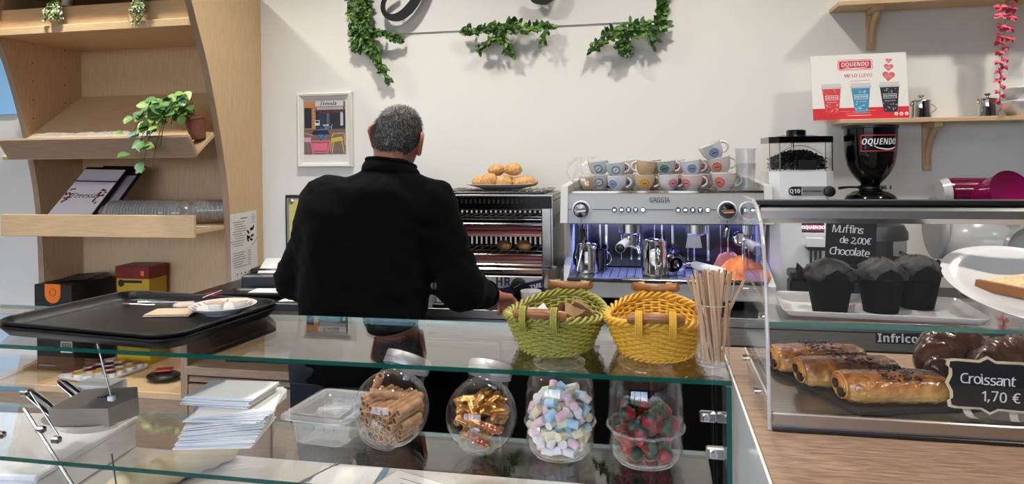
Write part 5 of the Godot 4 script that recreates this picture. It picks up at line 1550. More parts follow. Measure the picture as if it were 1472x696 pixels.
	part("dome", G().lathe([Vector2(0.086, 0.34), Vector2(0.086, 0.362), Vector2(0.077, 0.379), Vector2(0.056, 0.393), Vector2(0.036, 0.398)], 40), M.blackgloss, b)
	part("body", G().lathe([Vector2(0, 0), Vector2(0.085, 0), Vector2(0.085, 0.02), Vector2(0.074, 0.03), Vector2(0.07, 0.2), Vector2(0.074, 0.34), Vector2(0.0, 0.34)], 40, xf(V3(0, 0, -0.01))), mat(Color(0.2, 0.2, 0.2), 0.3), b)
	part("doser", G().lathe([Vector2(0, 0.17), Vector2(0.08, 0.17), Vector2(0.085, 0.18), Vector2(0.085, 0.235), Vector2(0, 0.235)], 40, xf(V3(0.008, 0, 0.05))), glass(0.35, Color(0.2, 0.2, 0.2)), b)
	part("doser_lid", G().lathe([Vector2(0.09, 0.236), Vector2(0.09, 0.26), Vector2(0.078, 0.284), Vector2(0.03, 0.294), Vector2(0, 0.294)], 40, xf(V3(0.008, 0, 0.05))), mat(Color(0.16, 0.16, 0.16), 0.35), b)
	part("doser_base", G().lathe([Vector2(0, 0.14), Vector2(0.06, 0.14), Vector2(0.086, 0.165), Vector2(0.086, 0.17), Vector2(0, 0.17)], 40, xf(V3(0.008, 0, 0.05))), M.black, b)
	part("silver_lever", G().tube([V3(0.05, 0.2, 0.13), V3(0.085, 0.185, 0.12)], 0.006, 8), M.chrome, b)
	# label curved round the hopper
	var curve := func(g: Geo, rad: float) -> Geo:
		for k in g.v.size():
			var p := g.v[k]
			var a := p.x / rad
			var rr := rad + p.z + 0.0004
			g.v[k] = V3(sin(a) * rr, p.y, cos(a) * rr)
			g.n[k] = Basis.from_euler(V3(0, a, 0)) * g.n[k]
		return g
	var fr := G()
	for q: Array in [[0.0, 0.0265, 0.122, 0.003], [0.0, -0.0265, 0.122, 0.003]]:
		for i in 16: fr.box(V3(-0.0595 + 0.122 / 16 * (i + 0.5) - 0.0015, q[1], 0), V3(0.122 / 16, q[3], 0.0008))
	for sx: float in [-0.0615, 0.0605]: fr.box(V3(sx, 0, 0), V3(0.003, 0.053, 0.0008))
	var lb := part("label_frame", curve.call(fr, 0.0855), M.red, b)
	lb.position = V3(0, 0.561, 0); lb.rotation.y = 0.12
	var lt := G().add(words("OQUENDO", 0.026, true), Transform3D(Basis(V3(0.66, 0, 0), V3(0.14, 0.8, 0), V3(0, 0, 1)), V3(0, 0.005, 0.0006)))
	var sw := stroke([Vector2(-0.022, -0.008), Vector2(-0.01, -0.016), Vector2(0.02, -0.021), Vector2(0.045, -0.018), Vector2(0.055, -0.013)], [0.002, 0.004, 0.005, 0.004, 0.001], 0.0008, xf(V3(0, 0, 0.0002)))
	var lg := part("lettering", curve.call(lt, 0.0855), M.white, lb)
	part("swash", curve.call(sw, 0.0855), M.white, lg.get_parent())

func build_pod_machine(y: float) -> void:
	var t := thing("drinks_machine", "rounded white and magenta drinks machine at the right end of the worktop", "drinks machine", V3(1.12, y, 0.33))
	var mag := mat(Color(0.36, 0.02, 0.17), 0.15)
	var pale := mat(Color(0.72, 0.71, 0.69), 0.18)
	part("base", G().ball(V3(0.08, 0.0605, 0.0), V3(0.16, 0.06, 0.17), Basis.IDENTITY, 32, 12), mag, t)
	part("body", G().ball(V3(0.08, 0.22, -0.02), V3(0.235, 0.15, 0.19), Basis.IDENTITY, 40, 20), pale, t)
	part("column", G().lathe([Vector2(0.14, 0.02), Vector2(0.12, 0.06), Vector2(0.13, 0.16)], 36, xf(V3(0.08, 0, -0.05))), mag, t)
	part("side_plate", G().lathe([Vector2(0.11, 0.0), Vector2(0.11, 0.012), Vector2(0.1, 0.016), Vector2(0.0, 0.016)], 36, xf(V3(-0.135, 0.26, -0.05), 0, 0, PI / 2)), pale, t)
	part("window", G().lathe([Vector2(0.088, 0), Vector2(0.088, 0.01), Vector2(0.08, 0.014), Vector2(0.078, 0.008), Vector2(0, 0.008)], 36, xf(V3(0.065, 0.205, 0.165), PI / 2 - 0.15)), mat(Color(0.55, 0.54, 0.54), 0.12), t)
	part("latch", G().box(V3(0.085, 0.225, 0.185), V3(0.04, 0.07, 0.012), 0.004), mag, t)
	part("tank", G().tube([V3(-0.12, 0.385, 0.0), V3(-0.1, 0.385, 0.0), V3(0.06, 0.388, 0.03)], [0.05, 0.053, 0.05], 32), mag, t)
	part("tank_ring", G().tube([V3(-0.145, 0.384, 0.0), V3(-0.12, 0.385, 0.0)], [0.045, 0.053], 32), pale, t)
	part("cup_holder", G().lathe([Vector2(0.0, 0.0), Vector2(0.055, 0.0), Vector2(0.07, 0.13), Vector2(0.072, 0.135), Vector2(0.066, 0.13), Vector2(0.0, 0.12)], 36, xf(V3(-0.02, 0.362, 0.02), PI / 2 - 0.25, 0.25)), mat(Color(0.5, 0.06, 0.28), 0.12), t)
	part("cushion_line", G().tube(range(20).map(func(i: int) -> Vector3: return V3(-0.05 + 0.2 * i / 19.0, 0.07 + 0.02 * sin(i / 19.0 * PI), 0.16)), 0.004, 6), pale, t)

func build_person() -> void:
	var t := thing("person", "person seen from behind with short grey hair, black fleece jacket and dark jeans", "person", Vector3.ZERO)
	var skin := mat(Color(0.66, 0.42, 0.33), 0.5)
	skin.subsurf_scatter_enabled = true; skin.subsurf_scatter_strength = 0.1
	# joints
	var nk := V3(-0.805, 1.43, 0.965)
	var hd := V3(-0.784, 1.571, 0.93)
	var ls := V3(-1.0, 1.368, 0.985)
	var rs := V3(-0.668, 1.365, 0.955)
	var le := V3(-1.105, 1.125, 0.985)
	var re := V3(-0.575, 1.105, 0.955)
	var lw := V3(-1.09, 1.035, 0.77)
	var rw := V3(-0.53, 1.05, 0.79)
	var hl := V3(-0.985, 0.86, 1.03)
	var hr := V3(-0.825, 0.86, 1.03)
	var kl := V3(-1.0, 0.48, 1.01)
	var kr := V3(-0.81, 0.48, 1.0)
	var al := V3(-1.01, 0.09, 1.06)
	var ar := V3(-0.8, 0.09, 1.05)
	var body := G()
	# trunk and limbs
	nets(body, func(p: Vector3) -> float:
		var d := cap(p, V3(-0.96, 0.9, 1.02), V3(-0.94, 1.3, 1.0), 0.09, 0.09)
		d = smin(d, cap(p, V3(-0.81, 0.9, 1.02), V3(-0.77, 1.3, 0.985), 0.09, 0.09), 0.1)
		d = smin(d, cap(p, ls, rs, 0.045, 0.045), 0.06)
		d = smin(d, cap(p, nk, V3(-0.792, 1.53, 0.945), 0.055, 0.052), 0.04)
		d = smin(d, cap(p, ls, le, 0.045, 0.036), 0.03)
		d = smin(d, cap(p, rs, re, 0.045, 0.036), 0.03)
		d = smin(d, cap(p, le, lw, 0.037, 0.024), 0.015)
		d = smin(d, cap(p, re, rw, 0.037, 0.026), 0.015)
		d = smin(d, cap(p, hl, kl, 0.08, 0.05), 0.04)
		d = smin(d, cap(p, hr, kr, 0.08, 0.05), 0.04)
		d = smin(d, cap(p, kl, al, 0.05, 0.035), 0.03)
		d = smin(d, cap(p, kr, ar, 0.05, 0.035), 0.03)
		return d, V3(-1.2, 0.02, 0.68), V3(-0.46, 1.62, 1.2), 0.014)
	# head: skull, face, ears
	var tb := Basis.from_euler(V3(0.06, -0.02, -0.17))
	var ti := tb.inverse()
	var skull := func(p: Vector3) -> float:
		var q := ti * (p - hd)
		var d := (q / V3(0.066, 0.083, 0.086)).length()
		var e := (d - 1.0) * 0.07
		e = smin(e, cap(q, V3(0, -0.02, 0.0), V3(0, -0.07, -0.05), 0.056, 0.042), 0.04)
		return e
	nets(body, func(p: Vector3) -> float:
		var q := ti * (p - hd)
		var d: float = skull.call(p)
		d = smin(d, cap(q, V3(0, 0.02, -0.082), V3(0, -0.02, -0.105), 0.008, 0.013), 0.015)      # nose
		d = smin(d, cap(q, V3(-0.03, 0.024, -0.078), V3(0.03, 0.024, -0.078), 0.01, 0.01), 0.012)   # brow
		d = smin(d, cap(q, V3(-0.02, -0.055, -0.085), V3(0.02, -0.055, -0.085), 0.007, 0.007), 0.008)  # lips
		d = smin(d, cap(q, V3(0, -0.088, -0.07), V3(0, -0.088, -0.06), 0.018, 0.018), 0.02)     # chin
		for s: float in [-1.0, 1.0]:
			d = smin(d, maxf(cap(q, V3(s * 0.079, 0.006, 0.014), V3(s * 0.074, -0.04, 0.0), 0.02, 0.012), absf(q.x - s * 0.0775 - s * 0.42 * q.z) - 0.006), 0.006)
			d = smin(d, q.distance_to(V3(s * 0.03, 0.008, -0.074)) - 0.012, 0.004)
		d = smin(d, cap(p, nk + V3(0, 0.03, -0.005), V3(-0.792, 1.53, 0.945), 0.054, 0.053), 0.03)
		return d, V3(-0.91, 1.42, 0.79), V3(-0.67, 1.69, 1.06), 0.0042)
	# hands
	for s in 2:
		var w: Vector3 = [lw, rw][s]
		var fwd: Vector3 = ([V3(0.25, -0.45, -1), V3(0.42, -0.30, -1)][s]).normalized()
		var up := Vector3.UP
		var sd := fwd.cross(up).normalized()
		up = sd.cross(fwd).normalized()
		var inner := -1.0 if s else 1.0      # thumb side
		var at := func(a: float, b: float, c: float) -> Vector3: return w + fwd * a + sd * b * inner + up * c
		var bones := []
		bones.append([at.call(-0.02, 0, 0), at.call(0.03, 0, 0.002), 0.026, 0.024])
		for f in 4:
			var off := 0.03 - 0.02 * f
			var ln: float = [0.92, 1.0, 0.95, 0.78][f]
			bones.append([at.call(0.02, off * 0.7, 0), at.call(0.075, off, 0.004), 0.017, 0.0115])
			var p0: Vector3 = at.call(0.078, off, 0.005)
			var p1: Vector3 = at.call(0.078 + 0.034 * ln, off * 1.05, -0.008)
			var p2: Vector3 = at.call(0.078 + 0.046 * ln, off * 1.05, -0.034)
			var p3: Vector3 = at.call(0.078 + 0.036 * ln, off * 1.0, -0.053)
			bones.append([p0, p1, 0.0105, 0.0095]); bones.append([p1, p2, 0.0095, 0.0085]); bones.append([p2, p3, 0.0085, 0.0075])
		bones.append([at.call(0.015, 0.022, -0.008), at.call(0.05, 0.05, -0.022), 0.016, 0.0115])
		bones.append([at.call(0.05, 0.05, -0.022), at.call(0.09, 0.05, -0.04), 0.0115, 0.009])
		var c: Vector3 = at.call(0.06, 0, -0.02)
		nets(body, func(p: Vector3) -> float:
			var d := 9.0
			for b: Array in bones: d = smin(d, cap(p, b[0], b[1], b[2], b[3]), 0.006)
			return d, c - V3(0.1, 0.085, 0.11), c + V3(0.1, 0.075, 0.11), 0.0038)
	part("body", body, skin, t)
	# jacket
	var fold := FastNoiseLite.new()
	fold.frequency = 7.0; fold.seed = 5; fold.fractal_octaves = 2
	var jacket := G()
	nets(jacket, func(p: Vector3) -> float:
		var d := cap(p, V3(-0.958, 0.88, 1.03), V3(-0.95, 1.31, 1.01), 0.118, 0.105)
		d = smin(d, cap(p, V3(-0.795, 0.88, 1.03), V3(-0.765, 1.31, 0.99), 0.118, 0.105), 0.13)
		d = smin(d, cap(p, ls + V3(0.015, -0.01, 0), rs - V3(0.02, 0.01, 0), 0.066, 0.066), 0.09)
		d = smin(d, cap(p, nk + V3(0, -0.035, 0), V3(-0.8, 1.452, 0.955), 0.105, 0.07), 0.08)
		d = smin(d, cap(p, ls, le, 0.069, 0.064), 0.05)
		d = smin(d, cap(p, rs, re, 0.069, 0.066), 0.05)
		d = smin(d, cap(p, le, lw, 0.064, 0.042), 0.03)
		d = smin(d, cap(p, re, rw, 0.066, 0.044), 0.03)
		d += 0.009 * fold.get_noise_3d(p.x * 1.2, p.y * 2.6 + p.x * 1.2, p.z) + 0.004 * fold.get_noise_3d(p.x * 3, p.y * 7, p.z * 3)
		# open at the hem, the cuffs and the neck
		d = maxf(d, 0.845 - p.y)
		d = maxf(d, (p - lw.lerp(le, 0.06)).dot((lw - le).normalized()))
		d = maxf(d, (p - rw.lerp(re, 0.06)).dot((rw - re).normalized()))
		return d, V3(-1.24, 0.83, 0.7), V3(-0.44, 1.56, 1.2), 0.012)
	var fleece := mat(Color(0.018, 0.018, 0.02), 0.95)
	fleece.rim_enabled = true; fleece.rim = 0.12; fleece.rim_tint = 0.4
	fleece.metallic_specular = 0.2
	var jk := part("jacket", jacket, fleece, t)
	# standing collar
	var collar := G()
	collar.grid(40, 6, func(u: float, v: float) -> Vector3:
		var a := u * TAU
		var r := lerpf(0.088, 0.072, v) + 0.004 * sin(v * PI)
		return V3(-0.800 + cos(a) * r * 1.05, 1.452 + 0.033 * v + 0.016 * sin(a) - cos(a) * 0.008, 0.952 + sin(a) * r), true, false, true)
	collar.tube(range(32).map(func(i: int) -> Vector3:
		var a := TAU * i / 32
		return V3(-0.800 + cos(a) * 0.0756, 1.485 + 0.016 * sin(a) - cos(a) * 0.008, 0.952 + sin(a) * 0.072)), 0.006, 8, true)
	part("collar", collar, fleece, jk)
	for s in 2:
		var w: Vector3 = [lw, rw][s]
		var e: Vector3 = [le, re][s]
		part("cuff", G().tube([w.lerp(e, 0.13), w.lerp(e, 0.03)], [0.047, 0.041], 20), fleece, jk)
	part("zip_pull", G().tube([V3(-1.128, 1.21, 0.91), V3(-1.142, 1.19, 0.905)], 0.004, 6), M.darksteel, jk)
	# jeans and shoes
	var jeans := G()
	nets(jeans, func(p: Vector3) -> float:
		var d := cap(p, hl + V3(-0.005, 0.02, 0.01), kl, 0.105, 0.07)
		d = smin(d, cap(p, hr + V3(0.01, 0.02, 0.01), kr, 0.105, 0.07), 0.05)
		d = smin(d, cap(p, kl, al, 0.07, 0.06), 0.04)
		d = smin(d, cap(p, kr, ar, 0.07, 0.06), 0.04)
		d += 0.006 * fold.get_noise_3d(p.x * 2, p.y * 4, p.z * 2)
		return maxf(maxf(d, 0.075 - p.y), p.y - 0.92), V3(-1.14, 0.05, 0.88), V3(-0.66, 0.94, 1.2), 0.014)
	var denim := mat(Color(0.05, 0.075, 0.13), 0.85)
	var jn := part("jeans", jeans, denim, t)
	part("back_pocket", G().box(V3(-0.99, 0.79, 1.143), V3(0.11, 0.12, 0.006), 0.002), mat(Color(0.055, 0.085, 0.15), 0.85), jn)
	part("back_pocket", G().box(V3(-0.82, 0.79, 1.143), V3(0.11, 0.12, 0.006), 0.002), mat(Color(0.055, 0.085, 0.15), 0.85), jn)
	for a: Vector3 in [al, ar]:
		part("shoe", G().ball(V3(a.x, 0.05, a.z - 0.06), V3(0.05, 0.05, 0.14), Basis.IDENTITY, 20, 10), M.black, t)
	# hair: a cap over the skull, finely tufted
	var hn := FastNoiseLite.new()
	hn.frequency = 30.0
	var hair := G()
	var field := func(p: Vector3) -> float:
		var d: float = skull.call(p)
		var ear := absf((ti * (p - hd)).x) - 0.062
		d -= 0.006 - clampf(ear * 0.35, 0.0, 0.004) * float(p.y < 1.60) + 0.004 * smoothstep(1.58, 1.65, p.y) + 0.004 * hn.get_noise_3dv(p * 1.4)
		var low := 1.516 + maxf(0.0, 0.975 - p.z) * 1.15 + (p.x - hd.x) * -0.17
		var trim := (low - p.y)
		return maxf(d, trim + maxf(0.0, 0.0))
	nets(hair, field, V3(-0.89, 1.47, 0.81), V3(-0.68, 1.69, 1.06), 0.0045)
	var hm := mat(Color(0.14, 0.135, 0.13), 0.7)
	var hp := part("hair", hair, hm, t)
	var tufts := G()
	var r := RandomNumberGenerator.new()
	r.seed = 2
	var nv := hair.v.size()
	for k in 9000:
		var i := r.randi() % nv
		var p := hair.v[i] + V3(r.randf_range(-0.003, 0.003), r.randf_range(-0.003, 0.003), r.randf_range(-0.003, 0.003))
		var n := hair.n[i]
		var q := p - hd
		var down := V3(q.x * 0.5 + 0.35 * sin(p.y * 60), -0.75 if p.z > 0.95 or absf(q.x) > 0.05 else 0.1, 0.3 - 0.9 * float(p.y > 1.63))
		var d := (n * r.randf_range(0.12, 0.42) + (down - n * down.dot(n)) * 0.9 + V3(r.randf_range(-0.4, 0.4), r.randf_range(-0.3, 0.3), r.randf_range(-0.3, 0.3))).normalized()
		var s := d.cross(n).normalized() * 0.0011
		var l := r.randf_range(0.007, 0.015) * clampf((p.y - 1.50) * 10.0, 0.35, 1.0)
		var g0 := r.randf()
		var lum := 0.035 + 0.22 * g0 * g0
		tufts.tint = Color(lum * 1.04, lum, lum * 0.95)
		var tip := p + d * l - V3(0, l * 0.15, 0)
		var a := tufts.vert(p - s, n); tufts.vert(p + s, n); tufts.vert(tip, n)
		tufts.ix.append_array(PackedInt32Array([a, a + 2, a + 1]))
	part("hair_tuft", tufts, vcol(0.6), hp, "", true).set_meta("kind", "stuff")
	# white cup by the right hand
	var c := thing("white_cup", "plain white cup on the worktop at the person's right hand", "cup", V3(-0.425, 0.972, 0.60))
	part("body", G().lathe([Vector2(0, 0), Vector2(0.02, 0), Vector2(0.034, 0.03), Vector2(0.037, 0.06), Vector2(0.035, 0.06), Vector2(0.03, 0.02), Vector2(0, 0.008)], 32), M.china, c)

func build_counter() -> void:
	var r := RandomNumberGenerator.new()
	r.seed = 33
	var x0 := -2.1
	var x1 := 0.131
	var cx := (x0 + x1) / 2
	var w := x1 - x0
	# glass display counter
	var t := thing("glass_counter", "glass display counter with a green-edged top and one inner shelf", "display counter")
	var top := part("top_pane", G().box(V3(cx, 1.096, 1.54), V3(w, 0.008, 0.36)), M.glass, t)
	part("polished_edge", G().box(V3(cx, 1.096, 1.7208), V3(w, 0.0085, 0.0015)), M.edge, top)
	part("polished_edge", G().box(V3(cx, 1.096, 1.3592), V3(w, 0.0085, 0.0015)), glass(0.45, Color(0.35, 0.6, 0.55)), top)
	var sh := part("shelf_pane", G().box(V3(cx - 0.01, 0.856, 1.592), V3(w - 0.03, 0.008, 0.285)), M.glass, t)
	part("polished_edge", G().box(V3(cx - 0.01, 0.856, 1.7354), V3(w - 0.03, 0.0085, 0.0015)), M.edge, sh)
	part("polished_edge", G().box(V3(cx - 0.01, 0.856, 1.4488), V3(w - 0.03, 0.0085, 0.0015)), glass(0.3, Color(0.6, 0.75, 0.7)), sh)
	var side := part("side_pane", G().box(V3(0.126, 0.895, 1.545), V3(0.008, 0.386, 0.35)), M.glass, t)
	part("polished_edge", G().box(V3(0.126, 0.895, 1.7208), V3(0.0085, 0.386, 0.0015)), M.edge, side)
	part("deck", G().box(V3(cx, 0.69, 1.53), V3(w, 0.02, 0.46), 0.002), mat(Color(0.74, 0.72, 0.69), 0.35), t)
	part("front_panel", G().box(V3(cx, -0.045, 1.74), V3(w, 1.45, 0.03), 0.002), M.white, t)
	part("rear_rail", G().box(V3(cx, 0.655, 1.315), V3(w, 0.045, 0.03), 0.003), M.steel, t)
	for q: Array in [[0.105, 0.955, 1.50], [0.105, 0.955, 1.68], [0.105, 0.84, 1.66]]:
		var c := part("clamp", G().box(V3(q[0], q[1], q[2]), V3(0.034, 0.022, 0.014), 0.003), M.steel, t)
		part("bolt", G().lathe([Vector2(0.007, 0), Vector2(0.007, 0.006), Vector2(0.005, 0.008), Vector2(0, 0.008)], 16, xf(V3(q[0] - 0.004, q[1], q[2] + 0.007), PI / 2)), M.chrome, c)
	# left bay: slanted stays, an upper half shelf and its clamps
	part("stay", G().tube([V3(-1.283, 1.09, 1.6), V3(-1.243, 0.953, 1.6)], 0.0022, 8), M.chrome, t)
	part("stay_foot", G().box(V3(-1.242, 0.95, 1.6), V3(0.016, 0.012, 0.012), 0.002), M.white, t)
	part("stay", G().tube([V3(-1.362, 0.992, 1.70), V3(-1.29, 0.90, 1.70)], 0.002, 8), M.chrome, t)
	part("stay", G().tube([V3(-1.39, 0.95, 1.69), V3(-1.2, 0.74, 1.71)], 0.004, 8), M.steel, t)
	part("stay", G().tube([V3(-1.19, 0.85, 1.66), V3(-1.13, 0.705, 1.70)], 0.0018, 8), M.darksteel, t)
	var hs := part("half_shelf", G().box(V3(-1.6, 1.0, 1.6), V3(0.47, 0.008, 0.22)), M.glass, t)
	part("polished_edge", G().box(V3(-1.6, 1.0, 1.7108), V3(0.47, 0.0085, 0.0015)), glass(0.6, Color(0.3, 0.55, 0.62)), hs)
	for q: Array in [[-1.385, 0.985, 1.69], [-1.42, 0.9, 1.72], [-1.305, 0.885, 1.69], [-1.345, 0.905, 1.69]]:
		part("clamp", G().box(V3(q[0], q[1], q[2]), V3(0.022, 0.015, 0.016), 0.004), M.steel, t)
	part("slanted_pane", G().box(V3(-1.42, 0.84, 1.69), V3(0.006, 0.3, 0.12), 0, Basis.from_euler(V3(0, 0.5, 0.72))), M.glass, t)
	# timber counter on the right
	var wc := thing("timber_counter", "timber-topped service counter with a glossy white end panel", "counter")
	part("top", G().box(V3(0.93, 1.062, 2.0), V3(1.572, 0.036, 1.165), 0.002), M.counterwood, wc)
	part("edge_strip", G().box(V3(0.1418, 1.062, 2.0), V3(0.004, 0.037, 1.166)), M.whitegloss, wc)
	part("end_panel", G().box(V3(0.15, 0.136, 2.0), V3(0.018, 1.814, 1.16)), M.whitegloss, wc)
	part("body", G().box(V3(0.95, 0.135, 2.0), V3(1.5, 1.81, 1.12)), M.white, wc)
	build_tray(r)
	build_baskets(r)
	build_jars(r)
	build_inside(r)
	build_case(r)

func build_tray(r: RandomNumberGenerator) -> void:
	var ctr := V3(-1.228, 0, 1.505)
	var ry := -0.12
	var b := Basis.from_euler(V3(0, ry, 0))
	var pl := mat(Color(0.011, 0.011, 0.012), 0.3)
	bump(pl, noise_tex(0.35, Color.BLACK, Color.WHITE, 256, 6, 2, true), 0.25)
	pl.metallic_specular = 0.28
	pl.uv1_triplanar = true
	pl.uv1_scale = V3(9, 9, 9)
	for k in 2:
		var t := thing("serving_tray", ["black plastic serving tray, the lower of two on the glass top", "black plastic serving tray with plate and cutlery on the glass top"][k], "tray", ctr + V3(0, 1.1005 + k * 0.011, 0), ry)
		part("tray", dish(0.515, 0.375, 0.055, [Vector2(-0.6, 0.004), Vector2(-0.03, 0.004), Vector2(-0.012, 0.007), Vector2(-0.002, 0.024), Vector2(0.004, 0.026), Vector2(0.009, 0.024), Vector2(0.008, 0.019), Vector2(-0.008, 0.002), Vector2(-0.03, 0.0), Vector2(-0.6, 0.0)]), pl, t)
	var y := 1.1005 + 0.011 + 0.0045
	# plate with two portion pots
	var p := V3(-1.065, y, 1.43)
	var pt := thing("side_plate", "small white plate with a printed rim on the black tray", "plate", p)
	part("plate", G().lathe([Vector2(0, 0.0), Vector2(0.042, 0.0), Vector2(0.045, 0.004), Vector2(0.07, 0.015), Vector2(0.08, 0.021), Vector2(0.081, 0.023), Vector2(0.078, 0.0235), Vector2(0.05, 0.0105), Vector2(0.043, 0.007), Vector2(0, 0.006)], 48), M.china, pt)
	for k in 22:
		var a := TAU * k / 22
		part("rim_mark", G().box(V3(cos(a) * 0.067, 0.0193, sin(a) * 0.067), V3(0.0022, 0.0012, 0.009), 0, Basis.from_euler(V3(0.0, PI / 2 - a, 0)) * Basis.from_euler(V3(-0.4, 0, 0))), mat(Color(0.4, 0.38, 0.36), 0.5), pt)
	for k in 2:
		var q := thing("portion_pot", ["small square portion pot with a peach lid on the side plate", "clear portion pot with a curled lid behind the square pot"][k], "portion pot", p + V3([-0.012, 0.03][k], 0.0072, [0.012, -0.025][k]), [0.2, 0.7][k])
		part("pot", dish(0.032, 0.026, 0.005, [Vector2(-0.6, 0), Vector2(-0.003, 0), Vector2(0.002, 0.02), Vector2(0.006, 0.021), Vector2(0.002, 0.0215), Vector2(-0.6, 0.0205)]), [M.white, glass(0.4, Color(0.85, 0.83, 0.8))][k], q)
		part("foil_lid", dish(0.042, 0.036, 0.005, [Vector2(-0.6, 0.0218), Vector2(0, 0.0218), Vector2(0.001, 0.0226), Vector2(-0.6, 0.0228)]), mat([Color(0.8, 0.6, 0.5), Color(0.82, 0.76, 0.68)][k], 0.4), q)
	# napkin, knife, fork, sachet
	var nk := thing("folded_napkin", "folded beige paper napkin on the black tray", "napkin", V3(-1.19, y, 1.455), 0.22)
	for k in 2: part("fold", G().box(V3(0.003 * k, 0.0018 + 0.0034 * k, 0), V3(0.115, 0.003, 0.075 - 0.004 * k), 0.001), mat(Color(0.74, 0.65, 0.54), 0.85), nk)
	var kn := thing("table_knife", "steel table knife lying on the black tray", "knife", V3(-1.285, y + 0.003, 1.395), -0.05)
	part("handle", G().tube([V3(-0.105, 0.003, 0), V3(-0.1, 0.003, 0), V3(-0.005, 0.003, 0)], [0.004, 0.0062, 0.0045], 10, false, 0.55), M.chrome, kn)
	part("blade", G().prism(PackedVector2Array([Vector2(-0.005, -0.005), Vector2(0.085, -0.008), Vector2(0.1, -0.002), Vector2(0.1, 0.004), Vector2(-0.005, 0.005)]), 0.0012, Transform3D(Basis.from_euler(V3(-PI / 2, 0, 0)), V3(0, 0.003, 0))), M.chrome, kn)
	var fk := thing("table_fork", "steel table fork propped with its tines up on the black tray", "fork", V3(-1.235, y + 0.003, 1.35), 0.1)
	part("handle", G().tube([V3(-0.13, 0.002, 0.0), V3(-0.06, 0.003, 0), V3(0.0, 0.004, 0), V3(0.03, 0.006, 0)], [0.0055, 0.005, 0.0035, 0.003], 8, false, 0.5), M.chrome, fk)
	part("head", G().grid(6, 6, func(u: float, v: float) -> Vector3: return V3(0.03 + 0.03 * u, 0.006 + 0.012 * u * u, (v - 0.5) * 0.022 * (0.4 + 0.6 * u))), M.chrome, fk)
	for k in 4: part("tine", G().tube([V3(0.058, 0.0175, -0.0095 + k * 0.0063), V3(0.1, 0.034, -0.0095 + k * 0.0063)], [0.0018, 0.0011], 6), M.chrome, fk)
	single("tea_sachet", G().ball(Vector3.ZERO, V3(0.03, 0.007, 0.02), Basis.from_euler(V3(0.1, 0.3, 0)), 14, 8), mat(Color(0.72, 0.66, 0.58), 0.8), "crumpled pale paper scrap lying under the fork", "scrap", V3(-1.2, y + 0.0095, 1.395))

